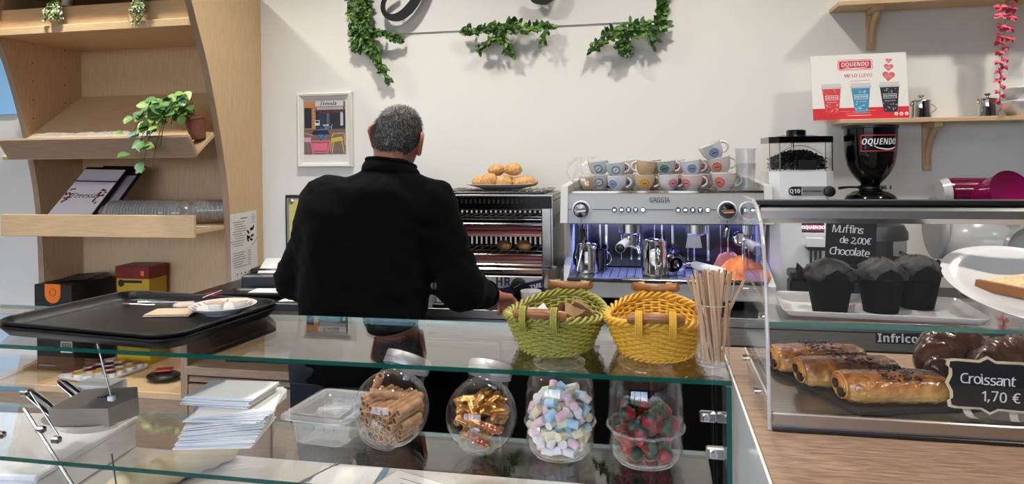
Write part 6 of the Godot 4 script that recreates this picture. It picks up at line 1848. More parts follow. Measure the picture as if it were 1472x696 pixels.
func build_baskets(r: RandomNumberGenerator) -> void:
	for k in 2:
		var green := k == 0
		var c: Vector3 = [V3(-0.207, 1.1005, 1.522), V3(0.001, 1.1005, 1.528)][k]
		var t := thing("wicker_basket", ["oval green wicker basket with wooden handles, holding paper sachets", "oval yellow wicker basket with wooden handles beside the stirrer glass"][k], "basket", c, [-0.09, 0.0][k], "wicker baskets on the glass top")
		var m := tri_mat(noise_tex(0.04, [Color(0.44, 0.42, 0.12), Color(0.74, 0.53, 0.12)][k], [Color(0.73, 0.70, 0.33), Color(0.93, 0.73, 0.25)][k], 256, 70 + k), V3(14, 14, 14), 0.42)
		var ra := Vector2(0.074, 0.1)      # half axes at the foot
		var rb := Vector2(0.101, 0.146)    # and at the rim
		var hgt := 0.068
		var rim := func(a: float) -> float: return 0.008 * cos(2 * a)      # the rim swings: higher at the ends
		var at := func(a: float, f: float, o: float) -> Vector3:
			var q := ra.lerp(rb, pow(f, 0.85))
			return V3(sin(a) * (q.x + o), (hgt + rim.call(a)) * f + 0.004, cos(a) * (q.y + o))
		var weave := G()
		var ns := 34
		for row in 14:
			var f := (row + 0.5) / 14.0
			var pts := []
			for i in ns * 3:
				var a := TAU * i / (ns * 3)
				pts.append(at.call(a, f, 0.0032 * (1.0 if row % 2 else -1.0) * cos(a * ns / 2.0)))
			weave.tube(pts, 0.0031, 6, true)
		part("weave", weave, m, t).set_meta("kind", "stuff")
		var stakes := G()
		for i in ns:
			var a := TAU * (i + 0.5) / ns
			stakes.tube([at.call(a, 0.0, 0), at.call(a, 0.5, 0), at.call(a, 1.0, 0)], 0.0024, 5)
		part("stake", stakes, m, t).set_meta("kind", "stuff")
		for q: Array in [[0.0, 0.0045, 0.0026], [1.0, 0.0065, 0.0034]]:
			var braid := G()
			for s in 3:
				var pts := []
				for i in 180:
					var a := TAU * i / 180
					var ph := a * 13 + TAU * s / 3
					pts.append(at.call(a, q[0], q[1] * cos(ph)) + V3(0, q[1] * 0.8 * sin(ph) + (0.003 if q[0] > 0.5 else -0.0015), 0))
				braid.tube(pts, q[2], 6, true)
			part("braided_rim" if q[0] > 0.5 else "braided_foot", braid, m, t).set_meta("kind", "stuff")
		# woven bottom
		var bt := G()
		for i in 15:
			var x := -0.066 + i * 0.0094
			var l := sqrt(maxf(0.0, 1.0 - pow(x / ra.x, 2))) * ra.y
			bt.tube([V3(x, 0.005, -l), V3(x, 0.005, l)], 0.0046, 6, false, 0.5)
		part("bottom", bt, m, t).set_meta("kind", "stuff")
		# handles
		var wood := tri_mat(noise_tex(0.03, Color(0.45, 0.27, 0.12), Color(0.62, 0.41, 0.20), 128, 80), V3(6, 30, 30), 0.35)
		for s: float in [-1.0, 1.0]:
			var z: float = s * (rb.y + 0.004)
			var yy: float = hgt + 0.008 + 0.02
			var pts := []
			for i in 9:
				var f := i / 8.0 * 2 - 1
				pts.append(V3(f * 0.05, yy - 0.006 * f * f * s, z - s * 0.012 * f * f))
			var h := part("handle", G().tube(pts, [0.0092, 0.0098, 0.0098, 0.0098, 0.0098, 0.0098, 0.0098, 0.0098, 0.0092], 14), wood, t)
			for e: float in [-0.031, 0.031]:
				var bind := G()
				for j in 4:
					var loop := []
					for i in 12:
						var a := TAU * i / 12
						loop.append(V3(e + (j - 1.5) * 0.0034, yy - 0.011 + 0.0235 * sin(a), z + cos(a) * 0.0115))
					bind.tube(loop, 0.0021, 5, true)
				part("binding", bind, m, h)
	# sachets in the green basket
	var kraft := mat(Color(0.62, 0.48, 0.34), 0.8)
	for k in 11:
		var brown := k > 2
		var g := G()
		var wdt := 0.05
		g.grid(6, 8, func(u: float, v: float) -> Vector3: return V3((u - 0.5) * wdt, 0.0035 * sin(u * PI) * sin(v * PI) + 0.003 * sin(u * 5 + k) , (v - 0.5) * 0.085))
		g.grid(6, 8, func(u: float, v: float) -> Vector3: return V3((u - 0.5) * wdt, -0.0035 * sin(u * PI) * sin(v * PI) + 0.003 * sin(u * 5 + k) - 0.0004, (v - 0.5) * 0.085), false, false, true)
		var p := V3(-0.185 + (k - 5) * 0.0085, 1.1005 + 0.046, 1.50 + 0.03 * sin(k * 2.0))
		if not brown: p = V3(-0.245 + k * 0.02, 1.1005 + 0.05, 1.575)
		single("sugar_sachet", g, kraft if brown else M.paper, ("brown paper sachet leaning in the green basket" if brown else "white paper sachet near the front rim of the green basket"), "sachet", p, Basis.from_euler(V3(0.7 + 0.25 * sin(k * 3.1), k * 0.9, 0.9 * sin(k * 1.7))), "brown sachets in the green basket" if brown else "white sachets in the green basket")
	# tumbler of wooden stirrers
	var gl := thing("straw_glass", "tall clear glass tumbler of wooden stirrers at the corner of the counter", "glass", V3(0.103, 1.1005, 1.672))
	part("glass", G().lathe([Vector2(0, 0), Vector2(0.029, 0), Vector2(0.0305, 0.003), Vector2(0.0325, 0.125), Vector2(0.0315, 0.1265), Vector2(0.0302, 0.125), Vector2(0.0282, 0.02), Vector2(0.02, 0.0165), Vector2(0, 0.016)], 44), M.glass, gl)
	part("rim", G().tube(range(40).map(func(i: int) -> Vector3: return V3(cos(TAU * i / 40) * 0.0316, 0.126, sin(TAU * i / 40) * 0.0316)), 0.0009, 6, true), glass(0.4, Color(0.8, 0.8, 0.78)), gl)
	part("base_ring", G().tube(range(40).map(func(i: int) -> Vector3: return V3(cos(TAU * i / 40) * 0.0275, 0.016, sin(TAU * i / 40) * 0.0275)), 0.0012, 6, true), glass(0.35, Color(0.8, 0.8, 0.78)), gl)
	var sw := [mat(Color(0.76, 0.62, 0.47), 0.7), mat(Color(0.66, 0.53, 0.42), 0.7), mat(Color(0.83, 0.72, 0.58), 0.7)]
	var st := G().box(Vector3.ZERO, V3(0.0055, 0.165, 0.0014), 0.0004)
	var sm := st.mesh()
	for k in 28:
		var a := k * 2.4
		var rr := 0.024 * sqrt((k + 0.5) / 28.0)
		var foot := V3(cos(a) * rr * 0.85, 0.018, sin(a) * rr * 0.85)
		var lean := V3(cos(a + 0.5) * rr * 1.45, 0.125, sin(a + 0.5) * rr * 1.1)
		if k % 9 == 4: lean = V3(-lean.x * 1.2, 0.125, lean.z)
		var up := (lean - foot).normalized()
		var sd := V3(cos(k * 1.1), 0, sin(k * 1.1)).cross(up).normalized()
		single("wooden_stirrer", sm, sw[k % 3], "thin flat wooden stirrer standing in the tall glass tumbler", "stirrer", gl.position + foot + up * 0.0825 + V3(0, r.randf_range(0, 0.006), 0), Basis(sd, up, sd.cross(up)), "wooden stirrers in the glass tumbler")

func jar_parts(t: Node3D, prof: Array, seg: int, xfm: Transform3D) -> void:
	var inner := []
	for k in range(prof.size() - 1, -1, -1): inner.append(Vector2(maxf(prof[k].x - 0.0025, 0), prof[k].y + (0.004 if k < 3 else 0.0)))
	part("glass", G().lathe(prof + inner, seg, xfm), M.glass, t)

func build_jars(r: RandomNumberGenerator) -> void:
	var y := 0.8605
	# two round candy jars, tilted back
	for k in 2:
		var c: Vector3 = [V3(-0.578, 0.9445, 1.535), V3(-0.372, 0.9425, 1.535)][k]
		var s: float = [1.0, 0.93][k]
		var face := Basis.from_euler(V3(0, [-0.12, 0.08][k], 0)) * Basis.from_euler(V3(-0.95, 0, 0))      # the ringed flat that looks at the customer
		var neck := Basis.from_euler(V3(-0.52, 0, [-0.2, -0.1][k]))      # the mouth leans away
		var t := thing("candy_jar", ["round glass candy jar of rolled wafers tilted back, nearest the plastic tub", "round glass candy jar of gold-wrapped bars tilted back, second jar"][k], "jar", c, 0, "glass jars on the counter shelf")
		var xa := Transform3D(face * Basis.from_scale(Vector3.ONE * s), Vector3.ZERO)
		var xb := Transform3D(neck * Basis.from_scale(Vector3.ONE * s), Vector3.ZERO)
		var prof := [Vector2(0, -0.0745), Vector2(0.043, -0.0745)]
		for i in range(0, 15):
			var e := lerpf(-1.0, PI / 2, i / 14.0)
			prof.append(Vector2(0.084 * cos(e), 0.084 * sin(e)))
		part("glass", G().lathe(prof, 56, xa), M.glass, t)
		for q: Array in [[0.041, 0.003], [0.026, 0.0026], [0.014, 0.002]]:
			part("base_ring", G().tube(range(40).map(func(i: int) -> Vector3: return xa * V3(cos(TAU * i / 40) * q[0], -0.0755, sin(TAU * i / 40) * q[0])), q[1], 6, true), M.glass, t)
		part("neck", G().lathe([Vector2(0.055, 0.062), Vector2(0.05, 0.072), Vector2(0.049, 0.088), Vector2(0.049, 0.106)], 48, xb), M.glass, t)
		var lidm := mat(Color(0.78, 0.77, 0.76), 0.42, 0.8)
		var lid := part("lid", G().lathe([Vector2(0.0525, 0.088), Vector2(0.0535, 0.09), Vector2(0.0535, 0.114), Vector2(0.052, 0.117), Vector2(0, 0.118)], 48, xb), lidm, t)
		part("lid_ridge", G().tube(range(40).map(func(i: int) -> Vector3: return xb * V3(cos(TAU * i / 40) * 0.0537, 0.1, sin(TAU * i / 40) * 0.0537)), 0.0008, 5, true), M.steel, lid)
	# rolled wafers, packed side by side in the first jar
	var wm := bread_mat(Color(0.56, 0.41, 0.27), Color(0.72, 0.56, 0.40), 9, 90, 0.7)
	var c1 := V3(-0.578, 0.9455, 1.535)
	var dir := V3(-0.46, -0.16, 0.87).normalized()
	var su := dir.cross(Vector3.UP).normalized()
	var sv := su.cross(dir).normalized()
	var rad := 0.0087
	var n := 0
	for i in range(-5, 6):
		for j in range(-5, 4):
			var o := su * (i + 0.5 * (absi(j) % 2)) * rad * 2.06 + sv * j * rad * 1.8
			var rho := o.length()
			if rho > 0.066 or o.dot(sv) > 0.02: continue
			var half := sqrt(0.076 * 0.076 - rho * rho) - 0.007
			half = minf(half, 0.052) - r.randf_range(0, 0.008)
			if half < 0.015: continue
			var g := G()
			var wrap := [Vector2(rad, -half), Vector2(rad, half), Vector2(rad - 0.0024, half), Vector2(rad - 0.0024, -half), Vector2(rad, -half)]
			g.lathe(wrap, 14)
			n += 1
			var sh := r.randf_range(-0.004, 0.004)
			var bb := Basis(su, dir, su.cross(dir))
			single("wafer_roll", g, wm, "tan rolled wafer packed in the glass jar nearest the plastic tub", "wafer", c1 + o + dir * sh, bb.rotated(sv, r.randf_range(-0.03, 0.03)), "rolled wafers in the first jar")
	for k in 2:
		var g := G()
		g.lathe([Vector2(rad, -0.045), Vector2(rad, 0.045), Vector2(rad - 0.0024, 0.045), Vector2(rad - 0.0024, -0.045), Vector2(rad, -0.045)], 14)
		single("wafer_roll", g, wm, ["rolled wafer leaning up against the left wall of the wafer jar", "rolled wafer lying across the top of the packed wafers"][k], "wafer", c1 + [V3(-0.04, 0.035, 0.0), V3(0.0, 0.032, 0.01)][k], [Basis.from_euler(V3(0.3, 0, -0.45)), Basis.from_euler(V3(0.2, 0.4, 1.35))][k], "rolled wafers in the first jar")
	# gold wrapped bars
	var c2 := V3(-0.372, 0.9435, 1.535)
	var gold := mat(Color(0.70, 0.52, 0.28), 0.24, 0.85)
	var crink := FastNoiseLite.new()
	crink.frequency = 9.0
	var count_bars := 0
	for k in 400:
		if count_bars >= 52: break
		var p := V3(r.randf_range(-1, 1), r.randf_range(-0.95, 0.62), r.randf_range(-1, 1))
		if p.length() > 0.92: continue
		p *= 0.046
		if p.z > 0.022 and p.x > -0.012 and count_bars > 1: continue
		count_bars += 1
		var g := G()
		g.grid(20, 12, func(u: float, v: float) -> Vector3:
			var a := v * TAU
			var f := u * 2 - 1
			var e := clampf((1.0 - absf(f)) * 5.0, 0.12, 1.0)
			var q := V3(f * 0.033, sin(a) * 0.008 * e, cos(a) * 0.0135 * (0.6 + 0.4 * e if e > 0.5 else 1.0))
			return q * (1.0 + 0.07 * crink.get_noise_3d(q.x * 120, q.y * 120 + k, q.z * 120)), false, true)
		var bar := single("wrapped_bar", g, gold, "gold-wrapped chocolate bar inside the second glass jar", "chocolate bar", c2 + p, Basis.from_euler(V3(r.randf_range(-0.6, 0.6), r.randf_range(-1.2, 1.2), r.randf_range(-0.9, 0.9))), "gold-wrapped bars in the second jar")
		if count_bars == 1: bar.transform = Transform3D(Basis.from_euler(V3(-0.25, 0.1, -0.32)), c2 + V3(0.027, -0.006, 0.051))
		if count_bars == 2: bar.transform = Transform3D(Basis.from_euler(V3(-0.5, 0.0, -0.35)), c2 + V3(0.0, -0.036, 0.048))
		if count_bars <= 2:
			part("lettering", G().add(words("TWIX", 0.0135, true, "Droid Sans", 0.002), xf(V3(0.004, 0.0, 0.0142), -0.05, 0, 0.04)), mat(Color(0.5, 0.03, 0.05), 0.5), bar)
			bar.set_meta("label", ["gold-wrapped bar with red lettering lying against the jar's front wall", "gold-wrapped bar with lettering seen through the jar's ringed base"][count_bars - 1])
	# two taller jars, upright, with a bulging seam
	for k in 2:
		var c: Vector3 = [V3(-0.204, y, 1.508), V3(-0.022, y, 1.512)][k]
		var s: float = [0.97, 1.02][k]
		var t := thing("sweet_jar", ["tall rounded glass jar of pastel marshmallows, third jar", "tall rounded glass jar of red and green jellies, rightmost jar"][k], "jar", c, 0, "glass jars on the counter shelf")
		var pr := [Vector2(0, 0), Vector2(0.052, 0), Vector2(0.062, 0.004), Vector2(0.0725, 0.018), Vector2(0.0765, 0.04), Vector2(0.077, 0.068), Vector2(0.0795, 0.072), Vector2(0.0765, 0.076), Vector2(0.0775, 0.1), Vector2(0.0775, 0.135), Vector2(0.074, 0.16), Vector2(0.066, 0.178), Vector2(0.056, 0.188), Vector2(0.053, 0.194), Vector2(0.053, 0.2)].map(func(p: Vector2) -> Vector2: return p * s)
		jar_parts(t, pr, 56, Transform3D.IDENTITY)
		part("seam", G().tube(range(48).map(func(i: int) -> Vector3: return V3(cos(TAU * i / 48) * 0.0785 * s, (0.072 + 0.0015 * sin(i * 1.6)) * s, sin(TAU * i / 48) * 0.0785 * s)), 0.0028, 6, true), glass(0.08), t)
		part("lid", G().lathe([Vector2(0.054, 0.2), Vector2(0.058, 0.201), Vector2(0.058, 0.206), Vector2(0.04, 0.214), Vector2(0, 0.216)].map(func(p: Vector2) -> Vector2: return p * s), 48), glass(0.06), t)
	# marshmallows: little cylinders in layers
	var mg := G().lathe([Vector2(0, -0.0125), Vector2(0.0083, -0.0125), Vector2(0.0092, -0.0115), Vector2(0.0092, 0.0115), Vector2(0.0083, 0.0125), Vector2(0, 0.0125)], 16, Transform3D.IDENTITY, 0.5)
	var mm := mg.mesh()
	var tones := [mat(Color(0.88, 0.74, 0.77), 0.8), mat(Color(0.66, 0.80, 0.86), 0.8), mat(Color(0.88, 0.85, 0.68), 0.8), mat(Color(0.9, 0.88, 0.86), 0.8)]
	var tone_name := ["pink", "pale blue", "pale yellow", "white"]
	var c3 := V3(-0.204, y + 0.006, 1.508)
	for layer in 6:
		var hy := 0.014 + layer * 0.0205
		var rmax := 0.056 if layer == 0 else 0.062
		var gap := 0.0222
		for i in range(-3, 4):
			for j in range(-3, 4):
				var o := V3((i + 0.5 * ((j + layer) & 1)) * gap, 0, j * gap * 0.9 + 0.006 * (layer % 2))
				if Vector2(o.x, o.z).length() > rmax: continue
				if o.z < -0.01 and layer > 0 and layer < 5: continue       # the rear heart of the heap is never seen
				if layer == 5 and r.randf() < 0.45: continue
				var kk := r.randi() % 4
				single("marshmallow", mm, tones[kk], "%s marshmallow cylinder in the third glass jar" % tone_name[kk], "marshmallow", c3 + o + V3(r.randf_range(-0.001, 0.001), hy + r.randf_range(-0.002, 0.002), 0), Basis.from_euler(V3(r.randf_range(-1.4, 1.4), r.randf() * 6.3, r.randf_range(-1.4, 1.4))), "%s marshmallows in the third jar" % tone_name[kk])
	# jellies: red strawberries with green caps
	var jr := mat(Color(0.56, 0.015, 0.035), 0.3)
	var jg := mat(Color(0.02, 0.19, 0.04), 0.35)
	var red_shape := G().lathe([Vector2(0, -0.0155), Vector2(0.006, -0.0135), Vector2(0.0115, -0.004), Vector2(0.0125, 0.004), Vector2(0.009, 0.0095), Vector2(0, 0.0105)].map(func(p: Vector2) -> Vector2: return p * 1.2), 16, Transform3D.IDENTITY, 1.2)
	var cap_shape := G().lathe([Vector2(0.0125, 0.0015), Vector2(0.0135, 0.004), Vector2(0.0105, 0.0112), Vector2(0, 0.0140)].map(func(p: Vector2) -> Vector2: return p * 1.2), 16, Transform3D.IDENTITY, 1.2)
	var rm := red_shape.mesh()
	var gm := cap_shape.mesh()
	var c4 := V3(-0.022, y + 0.006, 1.512)
	for layer in 4:
		var hy := 0.018 + layer * 0.027
		for i in range(-2, 4):
			for j in range(-2, 3):
				var gap := 0.0305
				var o := V3((i - 0.25 + 0.5 * ((j + layer) & 1)) * gap, 0, j * gap * 0.92)
				if Vector2(o.x, o.z).length() > (0.053 if layer == 0 else 0.06): continue
				if layer == 3 and r.randf() < 0.35: continue
				var jn := thing("strawberry_jelly", "red jelly sweet with a green top in the rightmost glass jar", "jelly sweet", c4 + o + V3(r.randf_range(-0.001, 0.001), hy, 0), 0, "red and green jellies in the rightmost jar")
				jn.rotation = V3(r.randf_range(-1.6, 1.6), r.randf() * 6.3, r.randf_range(-1.6, 1.6))
				part("berry", rm, jr, jn)
				part("green_top", gm, jg, jn)

func build_inside(r: RandomNumberGenerator) -> void:
	var y := 0.8605
	# stack of paper napkins
	var clump := [[28, V3(-0.975, 0, 1.545), 0.35, 0.0021], [10, V3(-0.95, 0, 1.54), 0.28, 0.0021], [12, V3(-0.98, 0, 1.53), 0.02, 0.002]]
	var yy := y
	var np := mat(Color(0.86, 0.86, 0.85), 0.9)
	var ni := 0
	for c: Array in clump:
		var n: int = c[0]
		for k in n:
			var h: float = c[3]
			var f := float(k) / n
			var g := G()
			var which := clump.find(c)
			var nlabel: String = ["white folded paper napkin in the thick bottom layer of the napkin stack", "white folded paper napkin in the thin turned layer amid the napkin stack", "white folded paper napkin in the small upper bundle of the napkin stack"][which]
			var ngroup: String = ["bottom layer of the napkin stack", "middle layer of the napkin stack", "upper bundle of the napkin stack"][which]
			if which == 2 and k == n - 1: nlabel = "topmost white paper napkin of the whole stack on the glass shelf"
			g.box(Vector3.ZERO, V3(0.17, h * 0.85, 0.165 if c[2] > 0.1 else 0.12), 0.0004)
			ni += 1
			var ry: float = c[2] + r.randf_range(-0.03, 0.03) + 0.28 * (f - 0.5) * (1.0 if c[2] > 0.1 else 0.15)
			single("paper_napkin", g, np, nlabel, "napkin", V3(c[1].x + r.randf_range(-0.003, 0.003) + 0.012 * (f - 0.5), yy + h * 0.5, c[1].z + r.randf_range(-0.003, 0.003)), Basis.from_euler(V3(0, ry, 0)), ngroup)
			yy += h
	# clear plastic tub with a lid
	var tb := thing("plastic_tub", "clear plastic catering tub with a recessed lid beside the napkin stack", "tub", V3(-0.735, y, 1.495), -0.08)
	var pc := glass(0.16, Color(0.85, 0.85, 0.84))
	pc.roughness = 0.05
	part("tub", dish(0.135, 0.165, 0.03, [Vector2(-0.6, 0.001), Vector2(-0.012, 0.001), Vector2(-0.004, 0.006), Vector2(0.004, 0.05), Vector2(0.012, 0.0605), Vector2(0.02, 0.062), Vector2(0.022, 0.066)]), pc, tb)
	part("lid", dish(0.165, 0.195, 0.02, [Vector2(-0.6, 0.056), Vector2(-0.05, 0.056), Vector2(-0.04, 0.06), Vector2(-0.028, 0.069), Vector2(-0.006, 0.070), Vector2(0.003, 0.069), Vector2(0.004, 0.062)]), glass(0.22, Color(0.85, 0.85, 0.84)), tb)
	part("handle_well", dish(0.06, 0.075, 0.03, [Vector2(-0.6, 0.046), Vector2(-0.006, 0.046), Vector2(0.0, 0.05), Vector2(0.006, 0.0585)]), pc, tb)
	part("grip", G().tube([V3(-0.035, 0.058, 0.012), V3(0, 0.0595, 0.0), V3(0.035, 0.058, -0.012)], 0.005, 8), pc, tb)
	for k in 5: part("gauge_mark", G().box(V3(-0.05 + k * 0.025, 0.045, 0.0872), V3(0.0014, 0.006, 0.001)), M.steel, tb)
	# oval dish with a grey-brown paper packet and tongs
	var ds := thing("oval_dish", "white oval dish on the glass shelf at the left, holding a grey-brown packet", "dish", V3(-1.345, y, 1.555), 0.12)
	part("dish", G().lathe([Vector2(0, 0), Vector2(0.07, 0), Vector2(0.075, 0.004), Vector2(0.108, 0.022), Vector2(0.111, 0.025), Vector2(0.106, 0.025), Vector2(0.076, 0.009), Vector2(0, 0.006)], 48, Transform3D.IDENTITY, 0.6, 1.0, 0.66), M.china, ds)
	var pk := thing("paper_packet", "grey-brown paper packet with a small mark lying in the oval dish", "packet", V3(-1.325, y + 0.0295, 1.55), 0.16)
	part("packet", G().prism(PackedVector2Array([Vector2(-0.08, -0.055), Vector2(0.06, -0.058), Vector2(0.1, 0.0), Vector2(0.07, 0.055), Vector2(-0.055, 0.045)]), 0.046, Transform3D(Basis.from_euler(V3(-PI / 2 + 0.12, 0, 0.05)), V3(0, -0.004, 0))), mat(Color(0.58, 0.53, 0.47), 0.85), pk)
	part("print_mark", G().tube(range(14).map(func(i: int) -> Vector3: return V3(0.035 + cos(TAU * i / 14) * 0.011, 0.0455 + 0.0001 - sin(TAU * i / 14) * 0.0011, 0.008 + sin(TAU * i / 14) * 0.006)), 0.0012, 5, true), M.ink, pk)
	part("print_mark", G().tube([V3(0.008, 0.0435, 0.014), V3(0.014, 0.0448, 0.006), V3(0.018, 0.044, 0.013), V3(0.024, 0.046, 0.004)], 0.0012, 5), M.ink, pk)
	single("white_carton", G().box(Vector3.ZERO, V3(0.11, 0.075, 0.07), 0.003), M.white, "white carton standing behind the oval dish", "carton", V3(-1.402, y + 0.038, 1.462), Basis.from_euler(V3(0, 0.1, 0)))
	for k in 2:
		var tg := thing("serving_tongs", ["steel serving tongs leaning at the left of the oval dish, front pair", "steel serving tongs leaning behind the front pair of tongs"][k], "tongs", V3([-1.425, -1.395][k], y + 0.035, [1.585, 1.515][k]), 0.15)
		for s: float in [-1.0, 1.0]:
			part("arm", G().tube([V3(0.03, -0.02, s * 0.008), V3(-0.01, 0.02, s * 0.012), V3(-0.055, 0.055, s * 0.009), V3(-0.065, 0.06, s * 0.002)], [0.006, 0.009, 0.009, 0.006], 8, false, 0.35, V3(0, 0, 1)), M.chrome, tg)
	# things on the deck below
	var yd := 0.7005
	var sheets := [["white card with a pale blue edge on the counter deck, the left one", V3(-0.76, yd, 1.42), 0.1, V3(0.16, 0.002, 0.2)], ["handwritten note on a pale blue card on the counter deck", V3(-0.58, yd, 1.43), -0.35, V3(0.2, 0.002, 0.16)]]
	for s: Array in sheets:
		var c := thing("note_card", s[0], "card", s[1], s[2])
		part("backing", G().box(V3(0.006, 0.001, 0), s[3] + V3(0.016, 0, 0.01), 0), mat(Color(0.35, 0.52, 0.6), 0.7), c)
		part("paper", G().box(V3(0, 0.003, 0), s[3], 0), M.paper, c)
		if s[3].x > 0.18:
			for k in 5: part("ink_line", G().box(V3(-0.01 + 0.01 * (k % 2), 0.0043, -0.05 + k * 0.022), V3(0.11 - 0.015 * (k % 3), 0.0005, 0.002)), mat(Color(0.45, 0.45, 0.5), 0.8), c)
	var ld := thing("marker_pen", "dark violet strip lying across the counter deck", "pen", V3(-0.86, yd + 0.0035, 1.42), 1.2)
	part("barrel", G().tube([V3(-0.12, 0, 0), V3(0.12, 0, 0)], 0.0032, 8), mat(Color(0.12, 0.1, 0.2), 0.4), ld)
	var bag := mat(Color(0.80, 0.74, 0.58), 0.6)
	single("paper_bag", G().grid(30, 16, func(u: float, v: float) -> Vector3:
		var a := v * TAU
		var f := u * 2 - 1
		var e := 1.0 - 0.5 * pow(absf(f), 8)
		return V3(f * 0.17, 0.034 * sin(a) * e + 0.034 + 0.003 * sin(f * 22), 0.042 * cos(a) * e), false, true), bag, "long pale yellow paper bread bag lying on the deck under the glass shelf", "bag", V3(-1.18, yd, 1.46), Basis.from_euler(V3(0, 1.15, 0)))
	var wb := thing("white_box", "flat white box lying on the deck at the far left of the counter", "box", V3(-1.62, yd, 1.5), 0.1)
	part("base", G().box(V3(0, 0.035, 0), V3(0.42, 0.07, 0.36), 0.004), M.whitegloss, wb)
	part("lid", G().box(V3(0, 0.078, 0), V3(0.43, 0.016, 0.37), 0.004), M.whitegloss, wb)
	single("black_scanner", G().box(Vector3.ZERO, V3(0.11, 0.04, 0.07), 0.012), M.black, "small black device on the deck beside the bread bag", "device", V3(-1.0, yd + 0.0205, 1.6), Basis.from_euler(V3(0, 0.4, 0)))

